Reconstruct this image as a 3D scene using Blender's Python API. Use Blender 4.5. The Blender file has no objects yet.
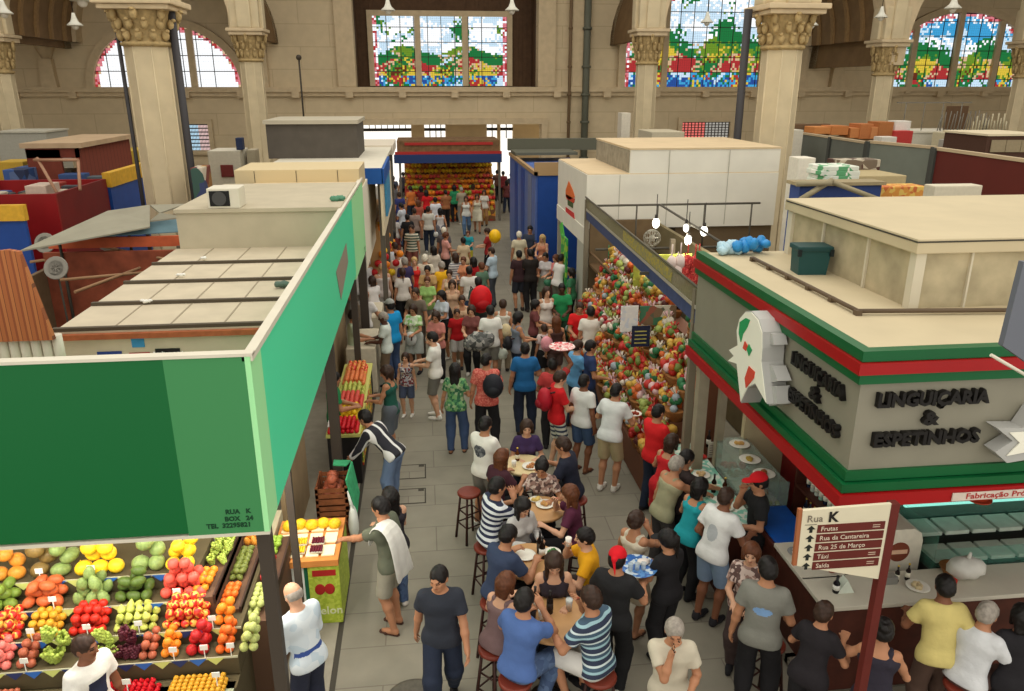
import bpy, bmesh, math, random
import numpy as np
from mathutils import Vector, Matrix
random.seed(7)
SC = bpy.context.scene
COL = SC.collection

# ---------------------------------------------------------------- camera
CAM_H, FOC = 6.1, 775.0
PITCH, YAW = math.radians(18.6), math.radians(6.4)
cam_d = bpy.data.cameras.new('camera')
cam = bpy.data.objects.new('camera', cam_d); COL.objects.link(cam)
cam_d.sensor_width = 36.0; cam_d.sensor_fit = 'HORIZONTAL'
cam_d.lens = FOC * 36.0 / 1024.0
cam.location = (0, 0, CAM_H)
cam.rotation_euler = (math.pi / 2 - PITCH, 0, -YAW)
cam_d.clip_end = 300
SC.camera = cam

# ---------------------------------------------------------------- light
w = bpy.data.worlds.new('world'); SC.world = w; w.use_nodes = True
bgn = w.node_tree.nodes['Background']
bgn.inputs[0].default_value = (1.0, 0.95, 0.86, 1); bgn.inputs[1].default_value = 1.42
SC.view_settings.view_transform = 'Standard'; SC.view_settings.look = 'None'
SC.view_settings.gamma = 1.0; SC.view_settings.use_curve_mapping = False
SC.view_settings.exposure = -0.1

def lamp_area(name, loc, rot, sx, sy, power, color):
    d = bpy.data.lights.new(name, 'AREA'); d.shape = 'RECTANGLE'; d.size = sx; d.size_y = sy
    d.energy = power; d.color = color
    o = bpy.data.objects.new(name, d); COL.objects.link(o); o.location = loc; o.rotation_euler = rot
    return o
# daylight falling through the roof lantern of the hall
lamp_area('skylight', (3, 12, 20), (math.radians(-8), 0, 0), 14, 30, 1100, (1, .93, .8))

# ---------------------------------------------------------------- pixel -> place
_fw = Vector((math.sin(YAW) * math.cos(PITCH), math.cos(YAW) * math.cos(PITCH), -math.sin(PITCH)))
_rt = Vector((math.cos(YAW), -math.sin(YAW), 0)); _up = _rt.cross(_fw)
def ray(u, v): return _rt * ((u - 512) / FOC) + _up * ((345.5 - v) / FOC) + _fw
def atZ(u, v, z):
    d = ray(u, v); t = (z - CAM_H) / d.z; return Vector((d.x * t, d.y * t, z))
def atY(u, v, y):
    d = ray(u, v); t = y / d.y; return Vector((d.x * t, y, CAM_H + d.z * t))
def atX(u, v, x):
    d = ray(u, v); t = x / d.x; return Vector((x, d.y * t, CAM_H + d.z * t))

# ---------------------------------------------------------------- materials
_M = {}
def lin(c):
    return tuple((x / 12.92 if x <= .04045 else ((x + .055) / 1.055) ** 2.4) for x in [k / 255 for k in c])
def mat(name, rgb, rough=.6, noise=.0, scale=8.0, metal=0.0, alpha=None, emit=0, bump=0):
    """procedural principled material, rgb 0-255 sRGB, with optional colour mottling"""
    if name in _M: return _M[name]
    m = bpy.data.materials.new(name); m.use_nodes = True; nt = m.node_tree; b = nt.nodes['Principled BSDF']
    c = lin(rgb); b.inputs['Base Color'].default_value = (*c, 1)
    b.inputs['Roughness'].default_value = rough; b.inputs['Metallic'].default_value = metal
    b.inputs['Specular IOR Level'].default_value = .3
    if noise or bump:
        tc = nt.nodes.new('ShaderNodeTexCoord'); nz = nt.nodes.new('ShaderNodeTexNoise')
        nz.inputs['Scale'].default_value = scale; nz.inputs['Detail'].default_value = 5
        nt.links.new(tc.outputs['Object'], nz.inputs['Vector'])
        if noise:
            rp = nt.nodes.new('ShaderNodeValToRGB')
            rp.color_ramp.elements[0].position = .3; rp.color_ramp.elements[1].position = .7
            rp.color_ramp.elements[0].color = (*[x * (1 - noise) for x in c], 1)
            rp.color_ramp.elements[1].color = (*[min(1, x * (1 + noise)) for x in c], 1)
            nt.links.new(nz.outputs['Fac'], rp.inputs['Fac']); nt.links.new(rp.outputs['Color'], b.inputs['Base Color'])
        if bump:
            bp = nt.nodes.new('ShaderNodeBump'); bp.inputs['Strength'].default_value = bump; bp.inputs['Distance'].default_value = .02
            nt.links.new(nz.outputs['Fac'], bp.inputs['Height']); nt.links.new(bp.outputs['Normal'], b.inputs['Normal'])
    if emit:
        b.inputs['Emission Color'].default_value = (*c, 1); b.inputs['Emission Strength'].default_value = emit
    if alpha is not None:
        b.inputs['Alpha'].default_value = alpha
    _M[name] = m; return m
def cm(rgb, rough=.7, noise=.06, scale=14):
    """colour material named by its colour"""
    return mat('colour_%d_%d_%d_%d' % (*rgb, int(rough * 10)), rgb, rough, noise, scale)
def stripes(name, cols, period, axis=2, rough=.8, coord='Object'):
    """hard bands of several colours along an axis of the object"""
    if name in _M: return _M[name]
    m = bpy.data.materials.new(name); m.use_nodes = True; nt = m.node_tree; b = nt.nodes['Principled BSDF']
    b.inputs['Roughness'].default_value = rough
    tc = nt.nodes.new('ShaderNodeTexCoord'); sp = nt.nodes.new('ShaderNodeSeparateXYZ'); nt.links.new(tc.outputs[coord], sp.inputs[0])
    mu = nt.nodes.new('ShaderNodeMath'); mu.operation = 'MULTIPLY'; mu.inputs[1].default_value = 1 / period
    nt.links.new(sp.outputs[axis], mu.inputs[0])
    fr = nt.nodes.new('ShaderNodeMath'); fr.operation = 'FRACT'; nt.links.new(mu.outputs[0], fr.inputs[0])
    rp = nt.nodes.new('ShaderNodeValToRGB'); rp.color_ramp.interpolation = 'CONSTANT'
    tot = sum(wd for _, wd in cols); acc = 0
    for i, (c, wd) in enumerate(cols):
        e = rp.color_ramp.elements[i] if i < 2 else rp.color_ramp.elements.new(.99)
        e.position = acc / tot; e.color = (*lin(c), 1); acc += wd
    nt.links.new(fr.outputs[0], rp.inputs['Fac']); nt.links.new(rp.outputs['Color'], b.inputs['Base Color'])
    _M[name] = m; return m
def blotch(name, cols, scale, rough=.8):
    """voronoi cells coloured at random from a few colours"""
    if name in _M: return _M[name]
    m = bpy.data.materials.new(name); m.use_nodes = True; nt = m.node_tree; b = nt.nodes['Principled BSDF']
    b.inputs['Roughness'].default_value = rough
    tc = nt.nodes.new('ShaderNodeTexCoord'); vo = nt.nodes.new('ShaderNodeTexVoronoi'); vo.inputs['Scale'].default_value = scale
    nt.links.new(tc.outputs['Object'], vo.inputs['Vector'])
    sp = nt.nodes.new('ShaderNodeSeparateColor'); nt.links.new(vo.outputs['Color'], sp.inputs[0])
    rp = nt.nodes.new('ShaderNodeValToRGB'); rp.color_ramp.interpolation = 'CONSTANT'
    for i, c in enumerate(cols):
        e = rp.color_ramp.elements[i] if i < 2 else rp.color_ramp.elements.new(.99)
        e.position = i / len(cols); e.color = (*lin(c), 1)
    nt.links.new(sp.outputs[0], rp.inputs['Fac']); nt.links.new(rp.outputs['Color'], b.inputs['Base Color'])
    _M[name] = m; return m

# ---------------------------------------------------------------- object helpers
def link(name, me, m=None, parent=None, loc=None):
    o = bpy.data.objects.new(name, me); COL.objects.link(o)
    if m is not None:
        for x in (m if isinstance(m, (list, tuple)) else [m]): me.materials.append(x)
    if parent is not None: o.parent = parent
    if loc is not None: o.location = loc
    return o
def tag(o, label, cat, group=None, kind=None):
    o['label'] = label
    o['category'] = cat
    if group: o['group'] = group
    if kind: o['kind'] = kind
    return o
def thing(name, label, cat, loc=(0, 0, 0), rz=0.0, group=None):
    o = bpy.data.objects.new(name, None); COL.objects.link(o); o.empty_display_size = .1
    o.location = loc; o.rotation_euler = (0, 0, rz)
    return tag(o, label, cat, group)
def struct(o):
    o['kind'] = 'structure'; return o
class MB:
    """collects shapes, each with a material index, into one mesh"""
    def __init__(s): s.bm = bmesh.new(); s.smooth = False
    def _mi(s, fs, mi, smooth=False):
        for f in fs:
            f.material_index = mi
            if smooth: f.smooth = True
    def box(s, x0, x1, y0, y1, z0, z1, mi=0, bevel=0, M=None):
        r = bmesh.ops.create_cube(s.bm, size=1)
        vs = r['verts']
        for v in vs:
            v.co = Vector(((x0 + x1) / 2 + v.co.x * (x1 - x0), (y0 + y1) / 2 + v.co.y * (y1 - y0), (z0 + z1) / 2 + v.co.z * (z1 - z0)))
        fs = set(f for v in vs for f in v.link_faces)
        s._mi(fs, mi)
        if bevel:
            es = set(e for v in vs for e in v.link_edges)
            rr = bmesh.ops.bevel(s.bm, geom=list(es), offset=bevel, segments=2, affect='EDGES', profile=.6)
            s._mi(rr['faces'], mi); vs = list(set(v for f in rr['faces'] for v in f.verts))
            if M:
                allv = set(vs)
                for f in list(fs):
                    if f.is_valid: allv |= set(f.verts)
                for v in allv: v.co = M @ v.co
            return s
        if M:
            for v in vs: v.co = M @ v.co
        return s
    def quad(s, pts, mi=0):
        f = s.bm.faces.new([s.bm.verts.new(p) for p in pts]); f.material_index = mi; return s
    def prism(s, pts, vec, mi=0):
        """polygon pts (3-D) extruded by vec"""
        a = [s.bm.verts.new(p) for p in pts]; v = Vector(vec); c = [s.bm.verts.new(Vector(p) + v) for p in pts]
        n = len(pts); fs = [s.bm.faces.new(a[::-1]), s.bm.faces.new(c)]
        for i in range(n): fs.append(s.bm.faces.new((a[i], a[(i + 1) % n], c[(i + 1) % n], c[i])))
        s._mi(fs, mi); return s
    def tube(s, p, q, r, r2=None, n=10, mi=0, caps=True, smooth=True):
        p = Vector(p); q = Vector(q); d = q - p
        if d.length < 1e-6: return s
        r2 = r if r2 is None else r2
        R = d.to_track_quat('Z', 'Y').to_matrix()
        ra = [s.bm.verts.new(p + R @ Vector((math.cos(t) * r, math.sin(t) * r, 0))) for t in [2 * math.pi * i / n for i in range(n)]]
        rb = [s.bm.verts.new(q + R @ Vector((math.cos(t) * r2, math.sin(t) * r2, 0))) for t in [2 * math.pi * i / n for i in range(n)]]
        for i in range(n):
            f = s.bm.faces.new((ra[i], ra[(i + 1) % n], rb[(i + 1) % n], rb[i])); f.material_index = mi; f.smooth = smooth
        if caps:
            for l in (ra[::-1], rb):
                f = s.bm.faces.new(l); f.material_index = mi
        return s
    def path(s, pts, r, n=8, mi=0):
        for a, b in zip(pts, pts[1:]): s.tube(a, b, r, n=n, mi=mi)
        for a in pts[1:-1]: s.ball(a, (r, r, r), 8, 5, mi)
        return s
    def lathe(s, prof, c=(0, 0, 0), n=20, mi=0, smooth=True, sq=1.0, rot=0):
        """profile [(r,z)] turned about z at c"""
        rings = []
        for r, z in prof:
            rings.append([s.bm.verts.new((c[0] + math.cos(rot + 2 * math.pi * i / n) * max(r, 1e-4), c[1] + sq * math.sin(rot + 2 * math.pi * i / n) * max(r, 1e-4), c[2] + z)) for i in range(n)])
        for a, b in zip(rings, rings[1:]):
            for i in range(n):
                f = s.bm.faces.new((a[i], a[(i + 1) % n], b[(i + 1) % n], b[i])); f.material_index = mi; f.smooth = smooth
        for l in (rings[0][::-1], rings[-1]):
            f = s.bm.faces.new(l); f.material_index = mi
        return s
    def ball(s, c, r, u=12, v=8, mi=0, jit=0):
        res = bmesh.ops.create_uvsphere(s.bm, u_segments=u, v_segments=v, radius=1)
        if not isinstance(r, (tuple, list)): r = (r, r, r)
        for x in res['verts']:
            k = 1 + random.uniform(-jit, jit)
            x.co = Vector((c[0] + x.co.x * r[0] * k, c[1] + x.co.y * r[1] * k, c[2] + x.co.z * r[2] * k))
        s._mi(set(f for x in res['verts'] for f in x.link_faces), mi, True)
        return s
    def mesh(s, name='mesh'):
        me = bpy.data.meshes.new(name); bmesh.ops.recalc_face_normals(s.bm, faces=s.bm.faces) if getattr(s, 'recalc', True) else None
        s.bm.to_mesh(me); s.bm.free(); return me
    def build(s, name, m, parent=None, loc=None):
        return link(name, s.mesh(name), m, parent, loc)
def copy_tree(o, parent=None, **kw):
    c = o.copy(); COL.objects.link(c)
    if parent is not None: c.parent = parent
    for k, v in kw.items(): c[k] = v
    for ch in o.children: copy_tree(ch, c)
    return c
def dup(o, loc, rz=None, scale=None, label=None, mats=None):
    c = copy_tree(o); c.location = loc
    if rz is not None: c.rotation_euler = (0, 0, rz) if not isinstance(rz, tuple) else rz
    if scale: c.scale = (scale,) * 3 if not isinstance(scale, tuple) else scale
    if label: c['label'] = label
    return c
def textmesh(body, size, depth, bold=0.0, align='CENTER'):
    cu = bpy.data.curves.new('txt', 'FONT'); cu.body = body; cu.size = size; cu.extrude = depth; cu.offset = bold
    cu.align_x = align; cu.align_y = 'CENTER'; cu.resolution_u = 2
    o = bpy.data.objects.new('txt', cu); COL.objects.link(o)
    dg = bpy.context.evaluated_depsgraph_get(); me = bpy.data.meshes.new_from_object(o.evaluated_get(dg))
    bpy.data.objects.remove(o); bpy.data.curves.remove(cu); me.materials.clear(); return me
def text(name, body, size, depth, m, loc, rot, parent=None, bold=0.0, align='CENTER', sx=1.0):
    me = textmesh(body, size, depth, bold, align)
    o = link(name, me, m, parent); o.location = loc; o.rotation_euler = rot; o.scale = (sx, 1, 1); return o
# ================================================================ people: smooth bodies grown from a distance field
def _smin(a, b, k):
    if k <= 0: return np.minimum(a, b)
    h = np.maximum(k - np.abs(a - b), 0) / k
    return np.minimum(a, b) - h * h * k * .25
def _v(x): return np.array(x, dtype=np.float64)
class SDF:
    def __init__(s): s.pr = []; s.wob = 0
    def cap(s, a, b, ra, rb=None, k=.03, frame=None, sq=1.0, cut=None, sub=False):
        rb = ra if rb is None else rb
        s.pr.append(('c', _v(a), _v(b), ra, rb, k, frame, sq, cut or [], sub)); return s
    def ell(s, c, r, frame=None, k=.02, cut=None, sub=False):
        s.pr.append(('e', _v(c), _v(r), 0, 0, k, frame, 1, cut or [], sub)); return s
    def mesh(s, name, vox, off=0.0):
        lo = np.full(3, 9.); hi = np.full(3, -9.); bbs = []
        for p in s.pr:
            if p[0] == 'c':
                R = max(p[3], p[4]) + off + .02 + p[5] * .5
                l = np.minimum(p[1], p[2]) - R; h = np.maximum(p[1], p[2]) + R
            else:
                R = p[2].max() + off + .02 + p[5] * .5; l = p[1] - R; h = p[1] + R
            bbs.append((l, h))
            if not p[9]: lo = np.minimum(lo, l); hi = np.maximum(hi, h)
        lo -= vox * 2; n = (np.ceil((hi - lo) / vox) + 3).astype(int)
        F = np.full(n, .1, dtype=np.float32)
        ax = [lo[i] + np.arange(n[i]) * vox for i in range(3)]
        for p, (l, h) in zip(s.pr, bbs):
            i0 = np.clip(np.floor((l - lo) / vox).astype(int), 0, n); i1 = np.clip(np.ceil((h - lo) / vox).astype(int) + 1, 0, n)
            if (i1 <= i0).any(): continue
            sl = tuple(slice(i0[i], i1[i]) for i in range(3))
            X, Y, Z = np.meshgrid(ax[0][sl[0]], ax[1][sl[1]], ax[2][sl[2]], indexing='ij')
            P = np.stack([X, Y, Z], -1)
            kind, a, b, ra, rb, k, fr, sq, cut, sub = p
            if kind == 'c':
                if fr is not None:
                    S = np.array([1, 1 / sq, 1]); A = (P - a) @ fr.T * S; B = (fr @ (b - a)) * S
                else: A = P - a; B = b - a
                L = (B @ B) + 1e-9; t = np.clip(A @ B / L, 0, 1)
                d = np.linalg.norm(A - t[..., None] * B, axis=-1) - (ra + (rb - ra) * t)
                if fr is not None: d = d * (.5 + .5 * sq)
            else:
                A = P - a
                if fr is not None: A = A @ fr.T
                q = np.linalg.norm(A / b, axis=-1); d = (q - 1) * b.min() * (.4 + .6 * b.max() / b.min()) if False else (q - 1) * b.min()
            d = d - (0 if sub else off)
            if s.wob and not sub: d = d + s.wob * np.sin(X * 95 + 2 * np.sin(Z * 40)) * np.sin(Y * 88 + Z * 50)
            for cp, cn in cut:
                d = np.maximum(d, (P - _v(cp)) @ _v(cn))
            if sub: F[sl] = np.maximum(F[sl], -d)
            else: F[sl] = _smin(F[sl], d.astype(np.float32), k)
        return _nets(name, F, lo, vox)
def _nets(name, F, lo, vox):
    S = F < 0; n = F.shape
    c = np.zeros((n[0] - 1, n[1] - 1, n[2] - 1), dtype=np.int8)
    for i in (0, 1):
        for j in (0, 1):
            for k in (0, 1): c += S[i:n[0] - 1 + i, j:n[1] - 1 + j, k:n[2] - 1 + k]
    I = np.argwhere((c > 0) & (c < 8)); N = len(I)
    idx = np.full(c.shape, -1, dtype=np.int32); idx[tuple(I.T)] = np.arange(N)
    pos = np.zeros((N, 3)); cnt = np.zeros(N)
    for axs in range(3):
        o1, o2 = [x for x in range(3) if x != axs]
        for p in (0, 1):
            for q in (0, 1):
                a = I.copy(); a[:, o1] += p; a[:, o2] += q; b = a.copy(); b[:, axs] += 1
                f0 = F[tuple(a.T)]; f1 = F[tuple(b.T)]; m = (f0 < 0) != (f1 < 0)
                t = np.where(m, f0 / np.where(f0 == f1, 1, f0 - f1), 0)
                pt = a.astype(float); pt[:, axs] += t; pos[m] += pt[m]; cnt[m] += 1
    pos = pos / cnt[:, None] * vox + lo
    quads = []
    for axs in range(3):
        o1, o2 = [(1, 2), (2, 0), (0, 1)][axs]
        sl0 = [slice(None)] * 3; sl1 = [slice(None)] * 3; sl0[axs] = slice(0, -1); sl1[axs] = slice(1, None)
        A = S[tuple(sl0)]; B = S[tuple(sl1)]; E = np.argwhere(A != B)
        E = E[(E[:, o1] > 0) & (E[:, o2] > 0) & (E[:, o1] < n[o1] - 1) & (E[:, o2] < n[o2] - 1)]
        if not len(E): continue
        ins = A[tuple(E.T)]
        def ci(d1, d2):
            e = E.copy(); e[:, o1] += d1; e[:, o2] += d2; return idx[tuple(e.T)]
        q = np.stack([ci(-1, -1), ci(0, -1), ci(0, 0), ci(-1, 0)], 1)
        q[~ins] = q[~ins][:, ::-1]; quads.append(q)
    Q = np.concatenate(quads); Q = Q[(Q >= 0).all(1)]
    me = bpy.data.meshes.new(name); me.vertices.add(N); me.vertices.foreach_set('co', pos.astype(np.float32).ravel())
    me.loops.add(len(Q) * 4); me.loops.foreach_set('vertex_index', Q.astype(np.int32).ravel())
    me.polygons.add(len(Q)); me.polygons.foreach_set('loop_start', np.arange(0, len(Q) * 4, 4, dtype=np.int32))
    me.polygons.foreach_set('use_smooth', np.ones(len(Q), dtype=bool))
    me.update(calc_edges=True); me.validate()
    return me

def _nrm(x): return x / (np.linalg.norm(x) + 1e-9)
def _ik(S, T, l1, l2, pole):
    d = T - S; L = np.linalg.norm(d); mx = (l1 + l2) * .995
    if L > mx: T = S + d / L * mx; d = T - S; L = mx
    u = d / L; a = (l1 * l1 - l2 * l2 + L * L) / (2 * L); h = math.sqrt(max(l1 * l1 - a * a, 0))
    p = pole - (pole @ u) * u; return S + u * a + _nrm(p) * h, T
def _rot(axis, ang):
    return np.array(Matrix.Rotation(ang, 3, Vector(axis)))
POSES = {
 'stand': dict(lh=(-.25, .03, .80), rh=(.25, .03, .80)),
 'relax': dict(lh=(-.27, .06, .82), rh=(.16, .28, 1.05), rf=(.14, .06, .0)),
 'walk': dict(lh=(-.25, .20, .86), rh=(.26, -.14, .84), lf=(-.09, -.22, .03), rf=(.09, .26, 0), pz=.93),
 'walk2': dict(lh=(-.25, -.12, .84), rh=(.25, .22, .88), lf=(-.09, .24, 0), rf=(.09, -.22, .03), pz=.93),
 'hold': dict(lh=(-.09, .33, 1.08), rh=(.10, .34, 1.10), hp=-20),
 'reach': dict(lh=(-.24, .04, .84), rh=(.14, .60, 1.12), lean=12, hp=-18),
 'reachl': dict(rh=(.24, .04, .84), lh=(-.14, .60, 1.12), lean=12, hp=-18),
 'counter': dict(lh=(-.20, .38, 1.10), rh=(.20, .40, 1.10), lean=14, hp=-15),
 'bend': dict(lh=(-.15, .55, .80), rh=(.15, .58, .82), lean=48, hp=-10, px=-.08),
 'mouth': dict(lh=(-.14, .26, 1.08), rh=(.04, .20, 1.46), hp=-8),
 'tray': dict(lh=(-.16, .30, 1.16), rh=(.20, .34, 1.16), hp=-18),
 'overhead': dict(lh=(-.16, .26, 1.10), rh=(.20, .16, 1.80)),
 'back': dict(lh=(-.10, .30, 1.02), rh=(.34, .30, 1.30), lean=4),
 'sit': dict(pz=.84, lh=(-.17, .40, 1.10), rh=(.17, .42, 1.10), lf=(-.12, .30, .30), rf=(.12, .30, .30), lean=14, hp=-22),
 'sitd': dict(pz=.84, lh=(-.20, .40, 1.10), rh=(.06, .30, 1.33), lf=(-.12, .30, .30), rf=(.12, .28, .30), lean=10, hp=-10),
 'sitr': dict(pz=.84, lh=(-.14, .36, 1.10), rh=(.20, .58, 1.12), lf=(-.14, .26, .30), rf=(.14, .32, .30), lean=20, hp=-20),
 'situp': dict(pz=.84, lh=(-.12, .28, 1.06), rh=(.12, .30, 1.06), lf=(-.12, .30, .30), rf=(.12, .30, .30), lean=5, hp=-12),
}
class Skel:
    def __init__(s, pose, sex):
        p = dict(POSES[pose]) if isinstance(pose, str) else dict(POSES[pose[0]], **pose[1])
        s.sit = 'pz' in p and p['pz'] < .9
        s.sex = sex; pz = p.get('pz', .945); ln = math.radians(p.get('lean', 2)); sd = math.radians(p.get('side', 0)); tw = math.radians(p.get('twist', 0))
        s.P = _v((0, p.get('px', 0), pz)); s.u = _nrm(_v((math.sin(sd), math.sin(ln), math.cos(ln))))
        s.R = _v((math.cos(tw), math.sin(tw), 0)); s.R = _nrm(s.R - (s.R @ s.u) * s.u)
        s.Fw = np.cross(s.u, s.R); s.frame = np.stack([s.R, s.Fw, s.u])
        s.sw = .160 if sex == 'm' else .143; s.hw = .09
        s.ch = s.P + s.u * .34; s.sh = [s.P + s.u * .437 - s.R * s.sw, s.P + s.u * .437 + s.R * s.sw]
        s.nb = s.P + s.u * .50
        nu = _nrm(s.u + _v((0, 0, .8)) if ln < .5 else s.u + _v((0, 0, .2))); s.nu = nu
        hy = math.radians(p.get('hy', 0)); hp = math.radians(p.get('hp', -5))
        fw0 = _nrm(_v((0, 1, 0)) * .999 + 0); body = _rot((0, 0, 1), tw + hy) @ fw0
        side = _nrm(np.cross(body, _v((0, 0, 1)))); hf = _rot(tuple(side), hp) @ body; hu = np.cross(side, hf)
        hu = _nrm(hu * .8 + nu * .2); hf = _nrm(hf - (hf @ hu) * hu); side = np.cross(hf, hu)
        s.hc = s.nb + nu * .097 + hu * .062 + hf * .012; s.hf = hf; s.hu = hu; s.hs = side
        s.hframe = np.stack([side, hf, hu])
        s.top = s.hc + hu * .118
        # legs
        s.hip = [s.P - s.R * s.hw - s.u * .02, s.P + s.R * s.hw - s.u * .02]
        s.ft = [_v(p.get('lf', (-.10, -.02, 0))), _v(p.get('rf', (.10, .04, 0)))]
        s.kn, s.an = [], []
        for i in (0, 1):
            an = s.ft[i] + _v((0, -.03, .075)); k, a = _ik(s.hip[i], an, .44, .43, _v(((-.15, .15)[i], 1, 0.1))); s.kn.append(k); s.an.append(a)
            s.ft[i] = a - _v((0, -.03, .075))
        s.el, s.wr = [], []
        for i in (0, 1):
            h = _v(p['lh'] if i == 0 else p['rh'])
            pole = _v(((-.6, .6)[i], -.8, -.6)) if h[2] > 1.0 else _v(((-.3, .3)[i], -1, 0))
            if h[2] > 1.6: pole = _v(((-1, 1)[i], .2, -.2))
            e, q = _ik(s.sh[i], h, .285, .25, pole); s.el.append(e); s.wr.append(q)
        s.curl = p.get('curl', (.5, .5))
    def arm(s, f, i, off=0, upto=None): pass
def _hand(f, s, i, rad):
    w = s.wr[i]; d = _nrm(w - s.el[i]); sg = (-1, 1)[i]
    inward = _nrm(_v((-sg, 0.15, 0)) if abs(d[2]) > .6 else _v((0, 0, -1)))          # palm normal
    n = _nrm(inward - (inward @ d) * d); ac = np.cross(n, d) * 1.0                    # across the palm
    fr = np.stack([ac, n, d]); 
    a = w + d * .01; b = w + d * .075
    f.cap(w - d * .02, a + d * .01, .024, .026, k=.02)
    f.cap(a + ac * .014, b + ac * .018, .026, .027, k=.015, frame=fr, sq=.55)
    f.cap(a - ac * .014, b - ac * .018, .026, .027, k=.015, frame=fr, sq=.55)
    cu = s.curl[i]
    ln = (.062, .074, .078, .066)
    for q in range(4):
        o = (q - 1.5) * .0225; base = b + ac * o * 1.0 - d * .006
        d1 = _nrm(d + n * cu * .7 + ac * (q - 1.5) * .07); d2 = _nrm(d1 + n * (cu * 1.5))
        m = base + d1 * ln[q] * .55; f.cap(base, m, rad, rad * .95, k=.004); f.cap(m, m + d2 * ln[q] * .5, rad * .95, rad * .8, k=.004)
    # the thumb leaves the side of the palm near its base, towards the body's front
    th = ac if (ac[1] + .3 * ac[2]) > 0 else -ac
    t0 = a + th * .022 + d * .008; t1 = t0 + _nrm(th * .8 + d * .7 + n * .3) * .036; t2 = t1 + _nrm(th * .35 + d * .9 + n * .4) * .030
    f.cap(t0, t1, rad * 1.25, rad * 1.05, k=.008); f.cap(t1, t2, rad * 1.05, rad * .9, k=.004)
def _torso(f, s, k=.05, cuts=None):
    fm = s.sex == 'f'; c = cuts or []; fr = s.frame; P, u, R, Fw = s.P, s.u, s.R, s.Fw
    f.cap(P - R * .05 - u * .01, P + R * .05 - u * .01, .118 if fm else .112, k=k, frame=fr, sq=.86, cut=c)
    f.cap(P + u * .02, P + u * .17, .148 if fm else .140, .112 if fm else .130, k=k, frame=fr, sq=.72, cut=c)
    f.cap(P + u * .17, P + u * .35, .112 if fm else .130, .135 if fm else .155, k=k, frame=fr, sq=.70, cut=c)
    f.cap(P + u * .375 - R * .09, P + u * .375 + R * .09, .083 if fm else .098, k=k, frame=fr, sq=.85, cut=c)
    f.cap(P + u * .425 - R * (s.sw - .03), P + u * .425 + R * (s.sw - .03), .046 if fm else .054, k=.04, frame=fr, sq=1, cut=c)
    for q in (-1, 1): f.cap(P + u * .475 + R * .03 * q, P + u * .435 + R * (s.sw - .05) * q, .042, .036, k=.03, cut=c)
    f.cap(P + u * .44, P + u * .50, .066, .056, k=.04, cut=c)
    if fm:
        for q in (-1, 1): f.ell(P + u * .31 + R * .065 * q + Fw * .075, (.062, .055, .06), k=.03, cut=c)
def body_mesh(s, vox, rad):
    f = SDF(); _torso(f, s)
    m = s.sex == 'm'; kx = 1.0 if m else .88
    f.cap(s.nb - s.u * .02, s.hc - s.hu * .06, .056 * (1 if m else .86), .052 * (1 if m else .86), k=.03)
    for i in (0, 1):
        S, E_, W = s.sh[i], s.el[i], s.wr[i]
        f.ell(S, (.056 * kx,) * 3, k=.03)
        f.cap(S, S + (E_ - S) * .55, .050 * kx, .047 * kx, k=.03); f.cap(S + (E_ - S) * .5, E_, .046 * kx, .038 * kx, k=.03)
        f.cap(E_, E_ + (W - E_) * .35, .039 * kx, .041 * kx, k=.02); f.cap(E_ + (W - E_) * .35, W, .040 * kx, .026 * kx, k=.02)
        _hand(f, s, i, rad)
        H, K, A = s.hip[i], s.kn[i], s.an[i]
        f.cap(H, H + (K - H) * .5, .088, .074, k=.04); f.cap(H + (K - H) * .5, K, .074, .054, k=.03)
        d = _nrm(A - K); bk = _nrm(_v((0, -1, 0)) - (_v((0, -1, 0)) @ d) * d)
        f.cap(K, K + (A - K) * .3 + bk * .012, .054, .057, k=.03); f.cap(K + (A - K) * .3 + bk * .012, A, .056, .036, k=.03)
        f.cap(A - _v((0, .02, .03)), A + _v((0, .10, -.045)), .036, .030, k=.03); f.cap(A + _v((0, .08, -.045)), A + _v((0, .15, -.05)), .032, .022, k=.02)
    c, fr = s.hc, s.hframe
    def h(x, y, z): return c + s.hs * x + s.hf * y + s.hu * z
    f.ell(h(0, -.012, .025), (.076, .095, .090), frame=fr, k=.02)
    f.ell(h(0, .012, -.035), (.062, .076, .080), frame=fr, k=.03)
    f.ell(h(0, .058, -.088), (.030, .024, .022), frame=fr, k=.03)      # chin
    f.cap(h(0, .090, .008), h(0, .106, -.028), .009, .015, k=.012)      # nose
    f.cap(h(-.030, .082, .022), h(.030, .082, .022), .010, k=.02)       # brow
    f.cap(h(-.016, .084, -.058), h(.016, .084, -.058), .008, k=.008)    # lips
    for q in (-1, 1):
        f.ell(h(.078 * q, -.012, -.012), (.012, .022, .032), frame=fr, k=.01)
        f.ell(h(.034 * q, .070, -.025), (.02, .015, .015), frame=fr, k=.02)
    me = f.mesh('body', vox)
    n = len(me.polygons); ce = np.zeros(n * 3, dtype=np.float32); me.polygons.foreach_get('center', ce); ce = ce.reshape(-1, 3) - c
    L = ce @ fr.T; mi = np.zeros(n, dtype=np.int32)
    eye = (np.abs(np.abs(L[:, 0]) - .031) < .0145) & (np.abs(L[:, 2] - .004) < .0075) & (L[:, 1] > .05)
    brow = (np.abs(np.abs(L[:, 0]) - .031) < .018) & (np.abs(L[:, 2] - .027) < .0042) & (L[:, 1] > .05)
    lip = (np.abs(L[:, 0]) < .022) & (np.abs(L[:, 2] + .058) < .0075) & (L[:, 1] > .05)
    mi[eye | brow] = 1; mi[lip] = 2; me.polygons.foreach_set('material_index', mi)
    for q in range(3): me.materials.append(None)
    return me
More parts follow.
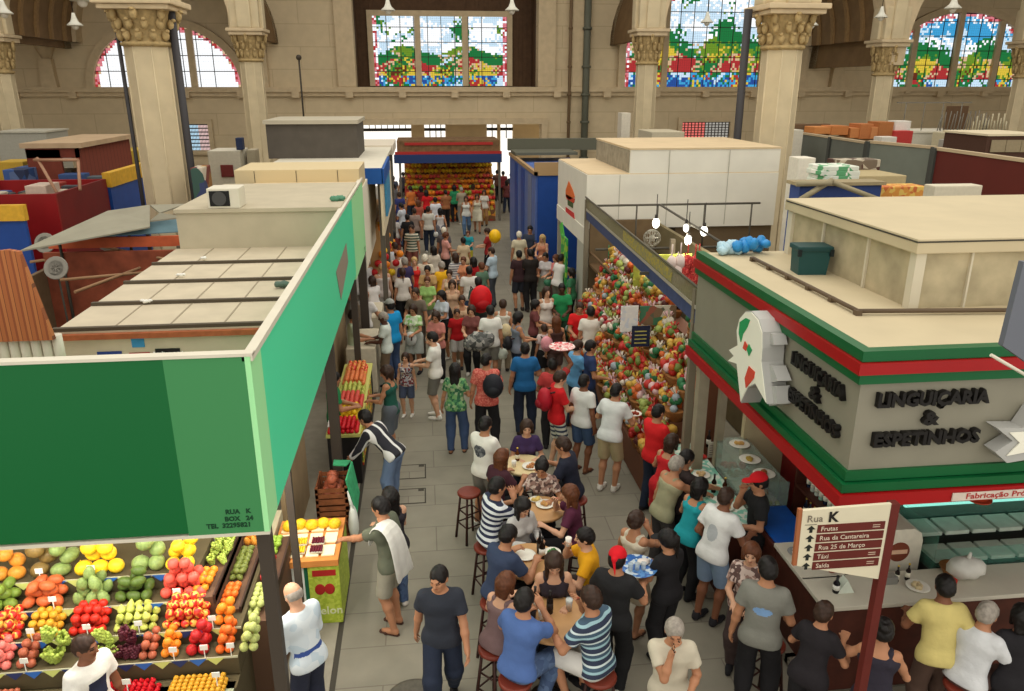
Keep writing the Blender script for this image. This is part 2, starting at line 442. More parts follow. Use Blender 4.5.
def hair_mesh(s, kind, vox):
    f = SDF(); c, fr = s.hc, s.hframe
    def h(x, y, z): return c + s.hs * x + s.hf * y + s.hu * z
    if kind == 'bald':          # a fringe round the back and sides
        f.ell(h(0, -.016, .0), (.086, .100, .075), frame=fr, k=.01)
        f.ell(h(0, .01, .075), (.11, .12, .055), frame=fr, sub=True); f.ell(h(0, .12, -.01), (.12, .12, .2), frame=fr, sub=True)
        f.ell(h(0, .0, -.10), (.12, .12, .06), frame=fr, sub=True)
        return f.mesh('hair', vox)
    th = .012 if kind in ('short', 'crop') else .02
    if kind == 'crop': th = .006
    f.ell(h(0, -.014, .026), (.076 + th, .095 + th, .090 + th * .9), frame=fr, k=.01)
    f.ell(h(0, -.045, -.02), (.070 + th * .7, .065 + th, .075), frame=fr, k=.03)
    if kind in ('long', 'mid'):
        e = .30 if kind == 'long' else .14
        for q in (-1, 0, 1):
            f.cap(h(.045 * q, -.055, .0), h(.05 * q, -.075, 0) - _v((0, 0, 1)) * e - s.hf * .02 - s.Fw * .0, .052, .030, k=.03)
        for q in (-1, 1):
            f.cap(h(.078 * q, -.012, .03), h(.082 * q, -.005, 0) - _v((0, 0, 1)) * e * .62, .028, .022, k=.02)
    if kind == 'bun': f.ell(h(0, -.115, .06), (.045, .04, .042), frame=fr, k=.015)
    if kind == 'tail':
        f.ell(h(0, -.115, .03), (.03, .03, .03), k=.02); f.cap(h(0, -.125, .02), h(0, -.13, 0) - _v((0, 0, .26)), .028, .012, k=.02)
    if kind == 'afro': f.ell(h(0, -.02, .04), (.12, .125, .115), frame=fr, k=.02)
    # the face stays free
    f.ell(h(0, .105, -.035), (.072, .075, .095), frame=fr, sub=True)
    f.ell(h(0, .06, -.12), (.2, .06, .05), frame=fr, sub=True) if kind in ('short', 'crop', 'bun', 'tail') else None
    f.wob = .0035
    if kind in ('short', 'crop'): f.ell(h(0, -.02, -.14), (.2, .2, .055), frame=fr, sub=True)
    return f.mesh('hair', vox)
def hat_mesh(s, kind, vox):
    f = SDF(); c, fr = s.hc, s.hframe
    def h(x, y, z): return c + s.hs * x + s.hf * y + s.hu * z
    f.ell(h(0, -.012, .035), (.092, .110, .098), frame=fr, k=.01, cut=[(h(0, 0, .035), -s.hu)])
    if kind == 'cap': f.ell(h(0, .115, .042), (.07, .075, .014), frame=fr, k=.01)
    else:
        f.ell(h(0, -.115, .02), (.03, .03, .03), k=.02); f.cap(h(0, -.12, .0), h(.03, -.135, -.12), .018, .008, k=.01)
    return f.mesh('cap', vox)
def top_mesh(s, kind, vox, patch=None):
    f = SDF(); o = .014; P, u = s.P, s.u
    hem = P - u * (.09 if not s.sit else .055); neck = P + u * (.475 if kind != 'tank' else .37)
    cut = [(hem, -u), (P + u * (.485 if kind != 'tank' else .44), u)]
    f.wob = .0
    _torso(f, s, k=.05, cuts=[(hem, -u), (neck + u * .02, u)] if kind == 'tank' else cut)
    f.cap(P - s.R * .06 - u * .06, P + s.R * .06 - u * .06, .124, k=.05, frame=s.frame, sq=.86, cut=cut)
    m = 1.0 if s.sex == 'm' else .88
    for i in (0, 1):
        S, E_, W = s.sh[i], s.el[i], s.wr[i]; d = _nrm(E_ - S)
        if kind == 'tank':
            x = (-.088, .088)[i]; f.cap(P + u * .36 + s.R * x + s.Fw * .075, P + u * .462 + s.R * x + s.Fw * .01, .022, .020, k=.02)
            f.cap(P + u * .36 + s.R * x - s.Fw * .075, P + u * .462 + s.R * x - s.Fw * .01, .022, .020, k=.02)
            f.cap(P + u * .464 + s.R * x * .98 - s.Fw * .04, P + u * .464 + s.R * x * .98 + s.Fw * .04, .016, k=.02)
            continue
        if kind == 'long':
            f.cap(S, E_, .060 * m, .050 * m, k=.03); d2 = _nrm(W - E_); f.cap(E_, W, .050 * m, .036 * m, k=.02, cut=[(W - d2 * .0, d2)])
        else:
            t = .62 if kind == 'tee' else .45
            q = S + (E_ - S) * t; f.cap(S - d * .01, S + (E_ - S) * .8, .052 * m, .060 * m, k=.03, cut=[(q, d)])
    me = f.mesh('top', vox, off=o)
    me.materials.append(None)
    if patch:
        me.materials.append(None); n = len(me.polygons); ce = np.zeros(n * 3, dtype=np.float32); me.polygons.foreach_get('center', ce)
        L = (ce.reshape(-1, 3) - s.P) @ s.frame.T; sd, z, hw, hh, rnd = patch
        if rnd: m_ = ((L[:, 0] / hw) ** 2 + ((L[:, 2] - z) / hh) ** 2 < 1) & (L[:, 1] * sd > .02)
        else: m_ = (np.abs(L[:, 0]) < hw) & (np.abs(L[:, 2] - z) < hh) & (L[:, 1] * sd > .02)
        me.polygons.foreach_set('material_index', m_.astype(np.int32))
    return me
def bottom_mesh(s, kind, vox):
    f = SDF(); P, u = s.P, s.u; o = .010
    w = [(P + u * .07, u)]
    f.cap(P - s.R * .05 - u * .01, P + s.R * .05 - u * .01, .113, k=.05, frame=s.frame, sq=.86, cut=w)
    f.cap(P - u * .0, P + u * .07, .128, .118, k=.05, frame=s.frame, sq=.72, cut=w)
    if kind == 'skirt':
        m = (s.kn[0] + s.kn[1]) / 2; d = _nrm(m - P); q = P + d * .42
        for i in (0, 1): f.cap(s.hip[i], s.kn[i] + d * .05, .105, .125, k=.09, cut=[(q, d)])
        return f.mesh('skirt', vox, off=o)
    for i in (0, 1):
        H, K, A = s.hip[i], s.kn[i], s.an[i]; d = _nrm(K - H); d2 = _nrm(A - K)
        if kind == 'shorts':
            q = H + (K - H) * .92; f.cap(H, K + d * .05, .092, .084, k=.03, cut=[(q, d)])
        else:
            f.cap(H, K, .088, .080, k=.03); f.cap(K, K + (A - K) * .4, .080, .072, k=.03); f.cap(K, A - d2 * .0, .076, .052, k=.03, cut=[(A + d2 * .02, d2)])
    return f.mesh('trousers', vox, off=o)
def shoe_mesh(s, i, kind):
    f = SDF(); a = s.an[i]; z = a[2] - .075; p = _v((a[0], a[1], z)); cut = [(p + _v((0, 0, .002)), (0, 0, -1))]
    if kind == 'sandal':
        f.cap(p + _v((0, -.03, .008)), p + _v((0, .16, .008)), .036, .042, k=.01, frame=np.eye(3), sq=1, cut=cut + [(p + _v((0, 0, .016)), (0, 0, 1))])
        f.cap(p + _v((-.045, .10, .02)), p + _v((.045, .10, .02)), .016, k=.02, cut=cut); return f.mesh('shoe', .011)
    f.cap(p + _v((0, -.03, .035)), p + _v((0, .09, .03)), .042, .040, k=.02, cut=cut); f.cap(p + _v((0, .08, .03)), p + _v((0, .17, .024)), .042, .032, k=.02, cut=cut)
    f.cap(p + _v((0, -.02, .04)), p + _v((0, -.015, .09)), .042, .044, k=.02, cut=cut + [(p + _v((0, 0, .10)), (0, 0, 1))])
    return f.mesh('shoe', .012)
_SK, _PC = {}, {}
def _key(p): return p if isinstance(p, str) else (p[0],) + tuple(sorted((k, tuple(v) if isinstance(v, (list, tuple)) else v) for k, v in p[1].items()))
def part_mesh(pose, sex, what, kind, near, patch=None):
    k = (_key(pose), sex, what, kind, near, patch)
    if k in _PC: return _PC[k]
    sk = (_key(pose), sex)
    if sk not in _SK: _SK[sk] = Skel(pose, sex)
    s = _SK[sk]; v1, v2 = (.0088, .0125) if near else (.0165, .02)
    if what == 'body': me = body_mesh(s, v1, .0092 if near else .0115)
    elif what == 'hair': me = hair_mesh(s, kind, v1 * 1.1 if near else .014)
    elif what == 'cap': me = hat_mesh(s, kind, v1 * 1.1 if near else .014)
    elif what == 'top': me = top_mesh(s, kind, v2, patch)
    elif what == 'bottom': me = bottom_mesh(s, kind, v2)
    elif what == 'shoe': me = shoe_mesh(s, kind[0], kind[1])
    if not me.materials: me.materials.append(None)
    _PC[k] = me; return me
SKIN = {'l': (205, 158, 128), 'm': (178, 126, 94), 'd': (128, 82, 58), 'k': (82, 52, 38)}
HAIRC = {'k': (22, 18, 17), 'b': (52, 34, 24), 'r': (92, 52, 30), 'g': (150, 142, 132), 'w': (215, 208, 190), 'y': (190, 160, 105)}
def omat(o, i, m):
    o.material_slots[i].link = 'OBJECT'; o.material_slots[i].material = m
def colmat(c):
    if isinstance(c, str): return _M[c]
    return mat('cloth_%d_%d_%d' % tuple(c), tuple(c), .85, .07, 7, bump=.9)
PEOPLE = []
def person(u, v, face, pose, sex, skin, hair, top, bottom, shoe, label, h=None, near=True, hat=None, group=None, zfloor=0.0, at=None, patch=None):
    """hair=(kind,colour) top=(kind,colour) bottom=(kind,colour); u,v the crown of the head in the photograph"""
    h = h or (1.74 if sex == 'm' else 1.64); sc = h / 1.72
    me = part_mesh(pose, sex, 'body', None, near); s = _SK[(_key(pose), sex)]
    rz = math.radians(face); t = Vector(s.top) * sc; t2 = Matrix.Rotation(rz, 3, 'Z') @ t
    if at is None:
        q = atZ(u, v, t.z + zfloor); loc = Vector((q.x - t2.x, q.y - t2.y, zfloor))
    else: loc = Vector((at[0], at[1], zfloor))
    r = thing('person', label, 'person', loc, rz, group); r.scale = (sc, sc, sc)
    b = link('body', me, None, r); omat(b, 0, mat('skin_' + skin, SKIN[skin], .55, .05, 5)); omat(b, 1, mat('dark_brow', (38, 26, 22), .6)); omat(b, 2, mat('lips_' + skin, tuple(int(c * f) for c, f in zip(SKIN[skin], (.88, .66, .66))), .5))
    if hair:
        o = link('hair', part_mesh(pose, sex, 'hair', hair[0], near), None, r); omat(o, 0, mat('hair_' + hair[1], HAIRC[hair[1]], .5, .25, 30))
    if hat:
        o = link('cap', part_mesh(pose, sex, 'cap', hat[0], near), None, r); omat(o, 0, colmat(hat[1]))
    names = {'tee': 'shirt', 'tank': 'tank_top', 'long': 'long_sleeved_top', 'cap': 'shirt'}
    o = link(names[top[0]], part_mesh(pose, sex, 'top', top[0], near, patch[:5] if patch else None), None, r); omat(o, 0, colmat(top[1]))
    if patch: omat(o, 1, colmat(patch[5]))
    bn = {'pants': 'trousers', 'shorts': 'shorts', 'skirt': 'skirt'}[bottom[0]]
    o = link(bn, part_mesh(pose, sex, 'bottom', bottom[0], near), None, r); omat(o, 0, colmat(bottom[1]))
    if shoe:
        kd = shoe[0]
        for i in (0, 1):
            o = link('shoe' if kd == 'shoe' else 'sandal', part_mesh(pose, sex, 'shoe', (i, kd), near), None, r); omat(o, 0, colmat(shoe[1]))
    PEOPLE.append((r, s, sc)); return r, s, sc
def hand_at(pr, i=1, fwd=.09):
    r, s, sc = pr; d = _nrm(s.wr[i] - s.el[i]); p = (s.wr[i] + d * fwd) * sc
    return Matrix.Translation(r.location) @ Matrix.Rotation(r.rotation_euler.z, 4, 'Z') @ Vector(p)
# ================================================================ the hall
WALLC = mat('stone_wash', (212, 192, 158), .9, .07, 1.2)
TRIMC = mat('stone_trim', (206, 186, 152), .9, .08, 3)
STONE = mat('column_stone', (206, 190, 156), .85, .08, 2)
CARVED = mat('carved_stone', (178, 154, 108), .9, .25, 9, bump=.4)
DARKW = mat('brown_panelling', (92, 68, 48), .8, .15, 4)
def mortar(name, c1, c2, bw, bh, off=.5, msize=.012, rough=.9, noise=.1, rotx=True, scale=1.0):
    m = bpy.data.materials.new(name); m.use_nodes = True; nt = m.node_tree; b = nt.nodes['Principled BSDF']; b.inputs['Roughness'].default_value = rough
    b.inputs['Specular IOR Level'].default_value = .25
    tc = nt.nodes.new('ShaderNodeTexCoord'); mp = nt.nodes.new('ShaderNodeMapping')
    if rotx: mp.inputs['Rotation'].default_value = (math.pi / 2, 0, 0)
    nt.links.new(tc.outputs['Object'], mp.inputs['Vector'])
    br = nt.nodes.new('ShaderNodeTexBrick'); br.offset = off; br.inputs['Scale'].default_value = 1
    br.inputs['Brick Width'].default_value = bw; br.inputs['Row Height'].default_value = bh; br.inputs['Mortar Size'].default_value = msize
    l1, l2 = lin(c1), lin(c2)
    br.inputs['Color1'].default_value = (*l1, 1); br.inputs['Color2'].default_value = (*[x * (1 - noise) for x in l1], 1); br.inputs['Mortar'].default_value = (*l2, 1)
    nt.links.new(mp.outputs[0], br.inputs['Vector'])
    nz = nt.nodes.new('ShaderNodeTexNoise'); nz.inputs['Scale'].default_value = 2.2; nz.inputs['Detail'].default_value = 8; nt.links.new(tc.outputs['Object'], nz.inputs['Vector'])
    rp = nt.nodes.new('ShaderNodeValToRGB'); rp.color_ramp.elements[0].position = .3; rp.color_ramp.elements[1].position = .75
    rp.color_ramp.elements[0].color = (1 - noise * 1.6,) * 3 + (1,); rp.color_ramp.elements[1].color = (1 + noise * .4,) * 3 + (1,)
    nt.links.new(nz.outputs['Fac'], rp.inputs['Fac'])
    mx = nt.nodes.new('ShaderNodeMix'); mx.data_type = 'RGBA'; mx.blend_type = 'MULTIPLY'; mx.inputs[0].default_value = 1
    nt.links.new(br.outputs['Color'], mx.inputs[6]); nt.links.new(rp.outputs['Color'], mx.inputs[7]); nt.links.new(mx.outputs[2], b.inputs['Base Color'])
    _M[name] = m; return m
FLOORM = mortar('floor_slabs', (140, 135, 120), (116, 110, 97), 1.25, .62, .5, .008, .6, .10, rotx=False)
ASHLAR = mortar('wall_ashlar', (216, 197, 162), (196, 176, 142), 3.2, 1.15, .5, .02, .9, .05)
struct(MB().box(-34, 44, -4, 50.5, -.2, 0).build('floor', FLOORM))
# back wall with a tall recess for the middle window and the street entrance below
b = MB()
for x0, x1, z0, z1 in ((-32, -4.2, 0, 16), (-4.2, -3.5, 3.95, 16), (-3.5, 6.6, 3.95, 5.98), (6.6, 6.85, 3.95, 16), (6.85, 42, 0, 16)):
    b.box(x0, x1, 46, 46.7, z0, z1)
struct(b.build('wall_back', ASHLAR))
b = MB(); b.box(-3.5, 6.6, 48.4, 48.7, 5.9, 14, 0); b.box(-3.75, -3.5, 46.7, 48.7, 5.9, 14, 0); b.box(6.6, 6.85, 46.7, 48.7, 5.9, 14, 0)
b.box(-3.5, 6.6, 46.0, 48.4, 5.85, 5.98, 1)
for x in (-3.5 + .25 * i for i in range(0, 41)): b.box(x, x + .04, 48.36, 48.4, 6, 14, 0)
struct(b.build('wall_recess', [DARKW, TRIMC]))
struct(MB().box(-32.5, -32, -4, 46.5, 0, 16).build('wall_left', ASHLAR))
struct(MB().box(42, 42.5, -4, 46.5, 0, 16).build('wall_right', ASHLAR))
b = MB(); b.box(-32, 42, 40, 50, 15.5, 16); b.box(-32, -22, -4, 40, 15.5, 16); b.box(30, 42, -4, 40, 15.5, 16)
struct(b.build('ceiling', mat('roof_boards', (96, 74, 52), .9, .2, 3)))
# entrance wall behind the opening
b = MB()
def ux(u, y, v=150): return atY(u, v, y).x
for u0, u1, z0, z1 in ((340, 356, 0, 6), (412, 425, 0, 6), (446, 487, 0, 6), (497.5, 500.5, 0, 6), (513, 560, 0, 6), (425, 446, 0, 2.9)):
    b.box(ux(u0, 50), ux(u1, 50), 50, 50.4, z0, z1, 0)
for u0, u1 in ((356, 412), (425, 446), (487, 513)): b.box(ux(u0, 50), ux(u1, 50), 50.05, 50.2, 3.38, 3.55, 1)
for u in range(358, 412, 6): b.box(ux(u, 50), ux(u, 50) + .05, 50.1, 50.15, 3.5, 5, 1)
for u in (430, 436, 441, 492, 506): b.box(ux(u, 50), ux(u, 50) + .06, 50.1, 50.15, 2.9, 5, 1)
struct(b.build('wall_entrance', [WALLC, mat('dark_iron', (52, 50, 50), .6)]))
# cornice, brackets, pilasters and door surround
b = MB(); b.box(-32, 42, 45.62, 46, 5.72, 5.98); b.box(-32, 42, 45.78, 46, 5.5, 5.72)
for i in range(25): b.box(-30 + i * 2.9 - .2, -30 + i * 2.9 + .2, 45.55, 46, 5.42, 5.74)
struct(b.build('trim_1', TRIMC))
b = MB(); b.box(-4.55, 7.2, 45.8, 46, 3.95, 4.3); b.box(-4.55, -4.2, 45.8, 46, 0, 3.95); b.box(6.85, 7.2, 45.8, 46, 0, 3.95)
struct(b.build('trim_2', TRIMC))
for n, (x0, x1) in enumerate(((-4.5, -3.5), (6.6, 7.6), (-9.0, -8.2), (8.5, 9.3))):
    struct(MB().box(x0, x1, 45.72, 46, 5.98, 15, bevel=.05).build('trim_%d' % (n + 3), TRIMC))

# ---- arched and square stained-glass windows
def glow(name, rgb, s=1.0):
    if name in _M: return _M[name]
    m = bpy.data.materials.new(name); m.use_nodes = True; nt = m.node_tree; nt.nodes.clear()
    e = nt.nodes.new('ShaderNodeEmission'); e.inputs[0].default_value = (*lin(rgb), 1); e.inputs[1].default_value = s
    o = nt.nodes.new('ShaderNodeOutputMaterial'); nt.links.new(e.outputs[0], o.inputs[0]); _M[name] = m; return m
GL = [glow('glass_white', (248, 250, 252), 1.25), glow('glass_pale', (206, 232, 250), 1.1), glow('glass_sky', (70, 170, 225)), glow('glass_green', (40, 130, 70), .9),
      glow('glass_leaf', (120, 160, 50), .9), glow('glass_yellow', (230, 200, 70)), glow('glass_red', (190, 60, 60), .9), glow('glass_rose', (228, 130, 140)), glow('glass_brown', (120, 60, 40), .8),
      glow('glass_blue', (50, 90, 170), .9), glow('glass_dark', (30, 50, 40), .7), glow('glass_sand', (225, 190, 150))]
LEAD = mat('lead_bars', (60, 56, 50), .6)
def inside_arch(x, z, xc, z0, zs, hw, rise):
    if abs(x - xc) > hw or z < z0: return False
    if z <= zs: return True
    return ((x - xc) / hw) ** 2 + ((z - zs) / max(rise, .01)) ** 2 < 1
def stained(n, xc, z0, zs, hw, rise, y, mull, scene, cell=.13, seed=1):
    """window_n: glass cells set in lead bars, stone mullions, stone surround"""
    rnd = random.Random(seed); b = MB(); nx = int(2 * hw / cell); nz = int((zs + rise - z0) / cell)
    trees = []
    for _ in range(5):
        tx, tz = rnd.uniform(-.9, .9), rnd.uniform(.25, .62)
        trees += [(tx + rnd.uniform(-.14, .14), tz + rnd.uniform(-.08, .1), rnd.uniform(.05, .13)) for _ in range(5)]
    def fld(i, j, q): return math.sin(i * .31 + q * 1.7 + seed) + math.sin(j * .43 + q * 2.9 + seed * 1.3) + math.sin((i + j) * .19 + q) + math.sin((i - j) * .27 + q * 5 + seed)
    for i in range(nx):
        for j in range(nz):
            x = xc - hw + (i + .5) * cell; z = z0 + (j + .5) * cell
            if not inside_arch(x, z, xc, z0, zs, hw, rise): continue
            edge = not inside_arch(x - .24, z, xc, z0, zs, hw, rise) or not inside_arch(x + .24, z, xc, z0, zs, hw, rise) or (rise > .1 and not inside_arch(x, z + .24, xc, z0, zs, hw, rise))
            t = (z - z0) / (zs + rise - z0); f1 = fld(i, j, 1) + rnd.uniform(-1.3, 1.3); f2 = fld(i, j, 2) + rnd.uniform(-1.8, 1.8); hz = .52 + .07 * math.sin(i * .2 + seed)
            if scene == 'plain': k = (rnd.choice((6, 7, 7, 11)) if edge else 0)
            elif edge: k = rnd.choice((7, 6, 0, 7))
            elif t > hz + .12: k = (3 if f1 > 2.3 else 4 if f1 > 2.0 else (1 if f2 > 0 else 0)) if scene != 'blue' else (2 if f2 > -.3 else 0 if f1 > 0 else 1)
            elif t > hz: k = 3 if f1 > 1.3 else 0 if f2 > -.5 else 1
            elif t > hz - .16: k = 3 if f1 > -.2 else 4 if f2 > .3 else 11 if f2 > -1 else 1
            elif t > .16: k = (6 if f1 > 1.2 else 11 if f1 > .2 else 5 if f2 > .6 else 4 if f2 > -.6 else 8 if f1 < -1.8 else 3)
            else: k = (1 if f1 > 1.2 else 9 if f2 > 1.3 else 2 if f2 > .2 else 3 if f1 > -.6 else 5 if f2 > -1.2 else 6)
            g = .0025
            b.quad([(x - cell / 2 + g, y, z - cell / 2 + g), (x + cell / 2 - g, y, z - cell / 2 + g), (x + cell / 2 - g, y, z + cell / 2 - g), (x - cell / 2 + g, y, z + cell / 2 - g)], k)
    gl = b.build('window_%d' % n, GL); struct(gl)
    fr = MB(); fr.box(xc - hw - .02, xc + hw + .02, y + .01, y + .04, z0 - .02, zs, 0)
    pts = [(xc + hw * math.cos(a), y + .012, zs + rise * math.sin(a)) for a in [math.pi * i / 24 for i in range(25)]]
    if rise > .05: fr.prism(pts, (0, .02, 0), 0)
    for i in range(1, int(2 * hw / .78)):
        x = xc - hw + i * .78; top = zs + rise * math.sqrt(max(0, 1 - ((x - xc) / hw) ** 2)); fr.box(x - .02, x + .02, y - .03, y, z0, top, 0)
    for j in range(1, int((zs + rise - z0) / .8) + 1):
        z = z0 + j * .8; w_ = hw if z <= zs else hw * math.sqrt(max(0, 1 - ((z - zs) / max(rise, .01)) ** 2))
        if z < zs + rise: fr.box(xc - w_, xc + w_, y - .03, y, z - .02, z + .02, 0)
    fo = fr.build('glazing_bars', LEAD, gl)
    mu = MB()
    for x in mull:
        top = zs + rise * math.sqrt(max(0, 1 - ((x - xc) / hw) ** 2)); mu.box(x - .17, x + .17, y - .22, y + .02, z0, top, 0, bevel=.03)
    mu.build('window_mullion', TRIMC, gl)
    su = MB(); N = 24; path = [(xc - hw, z0)] + [(xc + hw * math.cos(math.pi - math.pi * i / N), zs + rise * math.sin(math.pi * i / N)) for i in range(N + 1)] + [(xc + hw, z0)]
    if rise < .1:
        su.box(xc - hw - .3, xc + hw + .3, y - .12, y + .02, zs, zs + .3); su.box(xc - hw - .3, xc - hw, y - .12, y + .02, z0, zs); su.box(xc + hw, xc + hw + .3, y - .12, y + .02, z0, zs); path = []
    for (xa, za), (xb, zb) in zip(path, path[1:]):
        ca = Vector((xa - xc, 0, za - zs if za > zs else 0)); cb = Vector((xb - xc, 0, zb - zs if zb > zs else 0)); ca.normalize(); cb.normalize(); ca *= .4; cb *= .4
        su.prism([(xa, y - .25, za), (xb, y - .25, zb), (xb + cb.x, y - .25, zb + cb.z), (xa + ca.x, y - .25, za + ca.z)], (0, .27, 0), 0)
    su.build('window_frame', TRIMC, gl)
    return gl
stained(1, -13.45, 5.98, 6.0, 3.8, 3.1, 45.9, (-14.7, -12.1), 'plain', seed=3)
a0 = atY(375.5, 86, 48.3); a1 = atY(507, 17, 48.3)
stained(2, (a0.x + a1.x) / 2, a0.z, a1.z, (a1.x - a0.x) / 2, .02, 48.3, (atY(418, 50, 48.3).x, atY(465, 50, 48.3).x), 'sky', cell=.115, seed=5)
stained(3, 16.8, 5.98, 8.0, 5.2, 3.2, 45.9, (13.9, 19.7), 'sky', seed=11)
stained(4, 31.9, 5.6, 7.2, 4.4, 2.9, 45.9, (28.9, 34.2, 31.6 + .0), 'blue', seed=17)
# small grilled windows low in the back wall
def small_window(n, u0, u1, v0, v1, c1, c2):
    p = atY(u0, v0, 45.95); q = atY(u1, v1, 45.95); b = MB(); k = 0; N = 14; L = 7
    for i in range(N):
        for j in range(L):
            x0 = p.x + (q.x - p.x) * i / N; x1 = p.x + (q.x - p.x) * (i + .7) / N; z0 = q.z + (p.z - q.z) * j / L; z1 = q.z + (p.z - q.z) * (j + .7) / L
            b.quad([(x0, 45.94, z0), (x1, 45.94, z0), (x1, 45.94, z1), (x0, 45.94, z1)], (0 if i < N / 2 else 1))
    g = b.build('window_%d' % n, [c1, c2]); struct(g)
    f = MB(); f.box(p.x - .25, q.x + .25, 45.8, 45.93, q.z - .25, q.z); f.box(p.x - .25, q.x + .25, 45.8, 45.93, p.z, p.z + .25); f.box(p.x - .25, p.x, 45.8, 45.93, q.z, p.z); f.box(q.x, q.x + .25, 45.8, 45.93, q.z, p.z)
    f.box(p.x, q.x, 45.945, 45.99, q.z, p.z, 1); f.build('window_frame', [TRIMC, LEAD], g)
small_window(5, 188, 211, 124, 150, glow('glass_street', (190, 225, 245), 1.1), glow('glass_street_red', (240, 205, 200), 1.0))
small_window(6, 682, 728, 122, 140, glow('glass_red_grid', (240, 120, 110), 1.0), glow('glass_grey_grid', (190, 185, 175), .8))

# ---- columns
def column(u, y, zsh, zcap, wd, label, pipe=None, base=0.0):
    x = atY(u, 100, y).x; c = thing('stone_column', label, 'column', (x, y, 0), 0)
    b = MB(); b.lathe([(wd * .56, base), (wd * .56, base + .4), (wd * .5, base + .5), (wd * .5, 2), (wd * .485, zsh)], n=8, smooth=False, rot=math.pi / 8)
    for i in range(8):
        a = math.pi / 8 + i * math.pi / 4; b.tube((math.cos(a) * wd * .5, math.sin(a) * wd * .5, 1), (math.cos(a) * wd * .485, math.sin(a) * wd * .485, zsh), wd * .02, n=6)
    b.build('shaft', STONE, c)
    b = MB(); H = zcap - zsh; b.lathe([(wd * .49, zsh), (wd * .56, zsh + .04), (wd * .56, zsh + .1), (wd * .47, zsh + .14), (wd * .5, zsh + H * .5), (wd * .62, zsh + H * .86), (wd * .62, zsh + H * .88)], n=20)
    for ring, (zz, rr, k) in enumerate(((.28, .54, 12), (.55, .60, 12), (.78, .70, 8))):
        for i in range(k):
            a = 2 * math.pi * (i + .5 * (ring % 2)) / k; b.ball((math.cos(a) * wd * rr, math.sin(a) * wd * rr, zsh + H * zz), (wd * .085, wd * .085, H * .15), 8, 6); b.ball((math.cos(a) * wd * (rr + .06), math.sin(a) * wd * (rr + .06), zsh + H * (zz + .10)), (wd * .06, wd * .06, H * .05), 7, 5)
    b.build('capital', CARVED, c)
    b = MB(); b.box(-wd * .72, wd * .72, -wd * .72, wd * .72, zcap - .12 * H, zcap, bevel=.03); b.box(-wd * .8, wd * .8, -wd * .8, wd * .8, zcap, zcap + .14, bevel=.03)
    b.build('abacus', TRIMC, c)
    b = MB(); b.box(-wd * .62, wd * .62, -wd * .62, wd * .62, zcap + .14, zcap + 1.6, bevel=.06); b.box(-wd * .3, wd * .3, -wd * .75, wd * .75, zcap + .14, zcap + 3, bevel=.06); b.box(-wd * .75, wd * .75, -wd * .3, wd * .3, zcap + .14, zcap + 3, bevel=.06)
    b.build('springer', STONE, c)
    if pipe:
        b = MB()
        for px, py, r in pipe: b.tube((px * wd, py * wd, 0), (px * wd, py * wd, zcap + .05), r, n=12)
        b.build('drainpipe', mat('pipe_dark', (58, 56, 58), .5), c)
    return x
column(156, 22, 7.0, 7.95, 1.16, 'nearer left stone column with a dark drainpipe on its right side', pipe=((.60, -.12, .10), (-.56, -.15, .05)))
column(777, 22, 7.0, 8.0, 1.08, 'nearer right stone column beside the white panelled stall', pipe=((-.95, .1, .11),))
CX = []
for u, zs_, zc, lab in ((6, 6.55, 8.0, 'far stone column at the left edge above the red kiosk'), (255, 7.06, 8.3, 'far stone column right of the white arched window'), (645, 6.98, 8.4, 'far stone column behind the stall with the burger emblem'), (880, 6.5, 8.0, 'far stone column behind the orange cartons'), (1020, 6.4, 8.0, 'far stone column at the right edge beside the blue sky window')):
    CX.append(column(u, 38, zs_, zc, 1.0, lab))
# vaults that spring from the far columns to the back wall
def vault(x0, x1, zs, n):
    b = MB(); r = (x1 - x0) / 2 - .35; xc = (x0 + x1) / 2; N = 28
    for (ya, yb, ro, ri, mi) in [(37.6, 46, r + .3, r, 0)] + [(37.4, 38.4, r + .45, r - .22, 1), (45.2, 46, r + .3, r - .2, 1)] + [(39.6 + 1.5 * k, 39.85 + 1.5 * k, r + .1, r - .12, 2) for k in range(4)]:
        for i in range(N):
            a, c = math.pi * i / N, math.pi * (i + 1) / N
            b.prism([(xc + ri * math.cos(a), ya, zs + ri * math.sin(a)), (xc + ro * math.cos(a), ya, zs + ro * math.sin(a)), (xc + ro * math.cos(c), ya, zs + ro * math.sin(c)), (xc + ri * math.cos(c), ya, zs + ri * math.sin(c))], (0, yb - ya, 0), mi)
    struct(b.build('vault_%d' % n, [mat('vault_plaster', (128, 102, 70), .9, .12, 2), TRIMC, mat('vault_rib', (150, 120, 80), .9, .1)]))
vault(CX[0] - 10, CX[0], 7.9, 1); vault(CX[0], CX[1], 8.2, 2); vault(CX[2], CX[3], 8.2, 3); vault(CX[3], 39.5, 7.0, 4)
# brackets (small half columns) on the back wall
for n, u in enumerate((45, 840)):
    x = atY(u, 60, 45.7).x; b = MB(); b.lathe([(.05, 7.0), (.45, 7.9), (.6, 8.2), (.6, 8.5)], (x, 45.9, 0), n=10); b.prism([(x - .4, 45.6, 5.98), (x + .4, 45.6, 5.98), (x + .3, 45.6, 7.4), (x - .3, 45.6, 7.4)], (0, .4, 0)); b.prism([(x - .5, 45.5, 8.4), (x + .5, 45.5, 8.4), (x + 1.6, 44, 11.5), (x - 1.6, 44, 11.5)], (0, .5, 0))
    struct(b.build('trim_%d' % (20 + n), TRIMC))
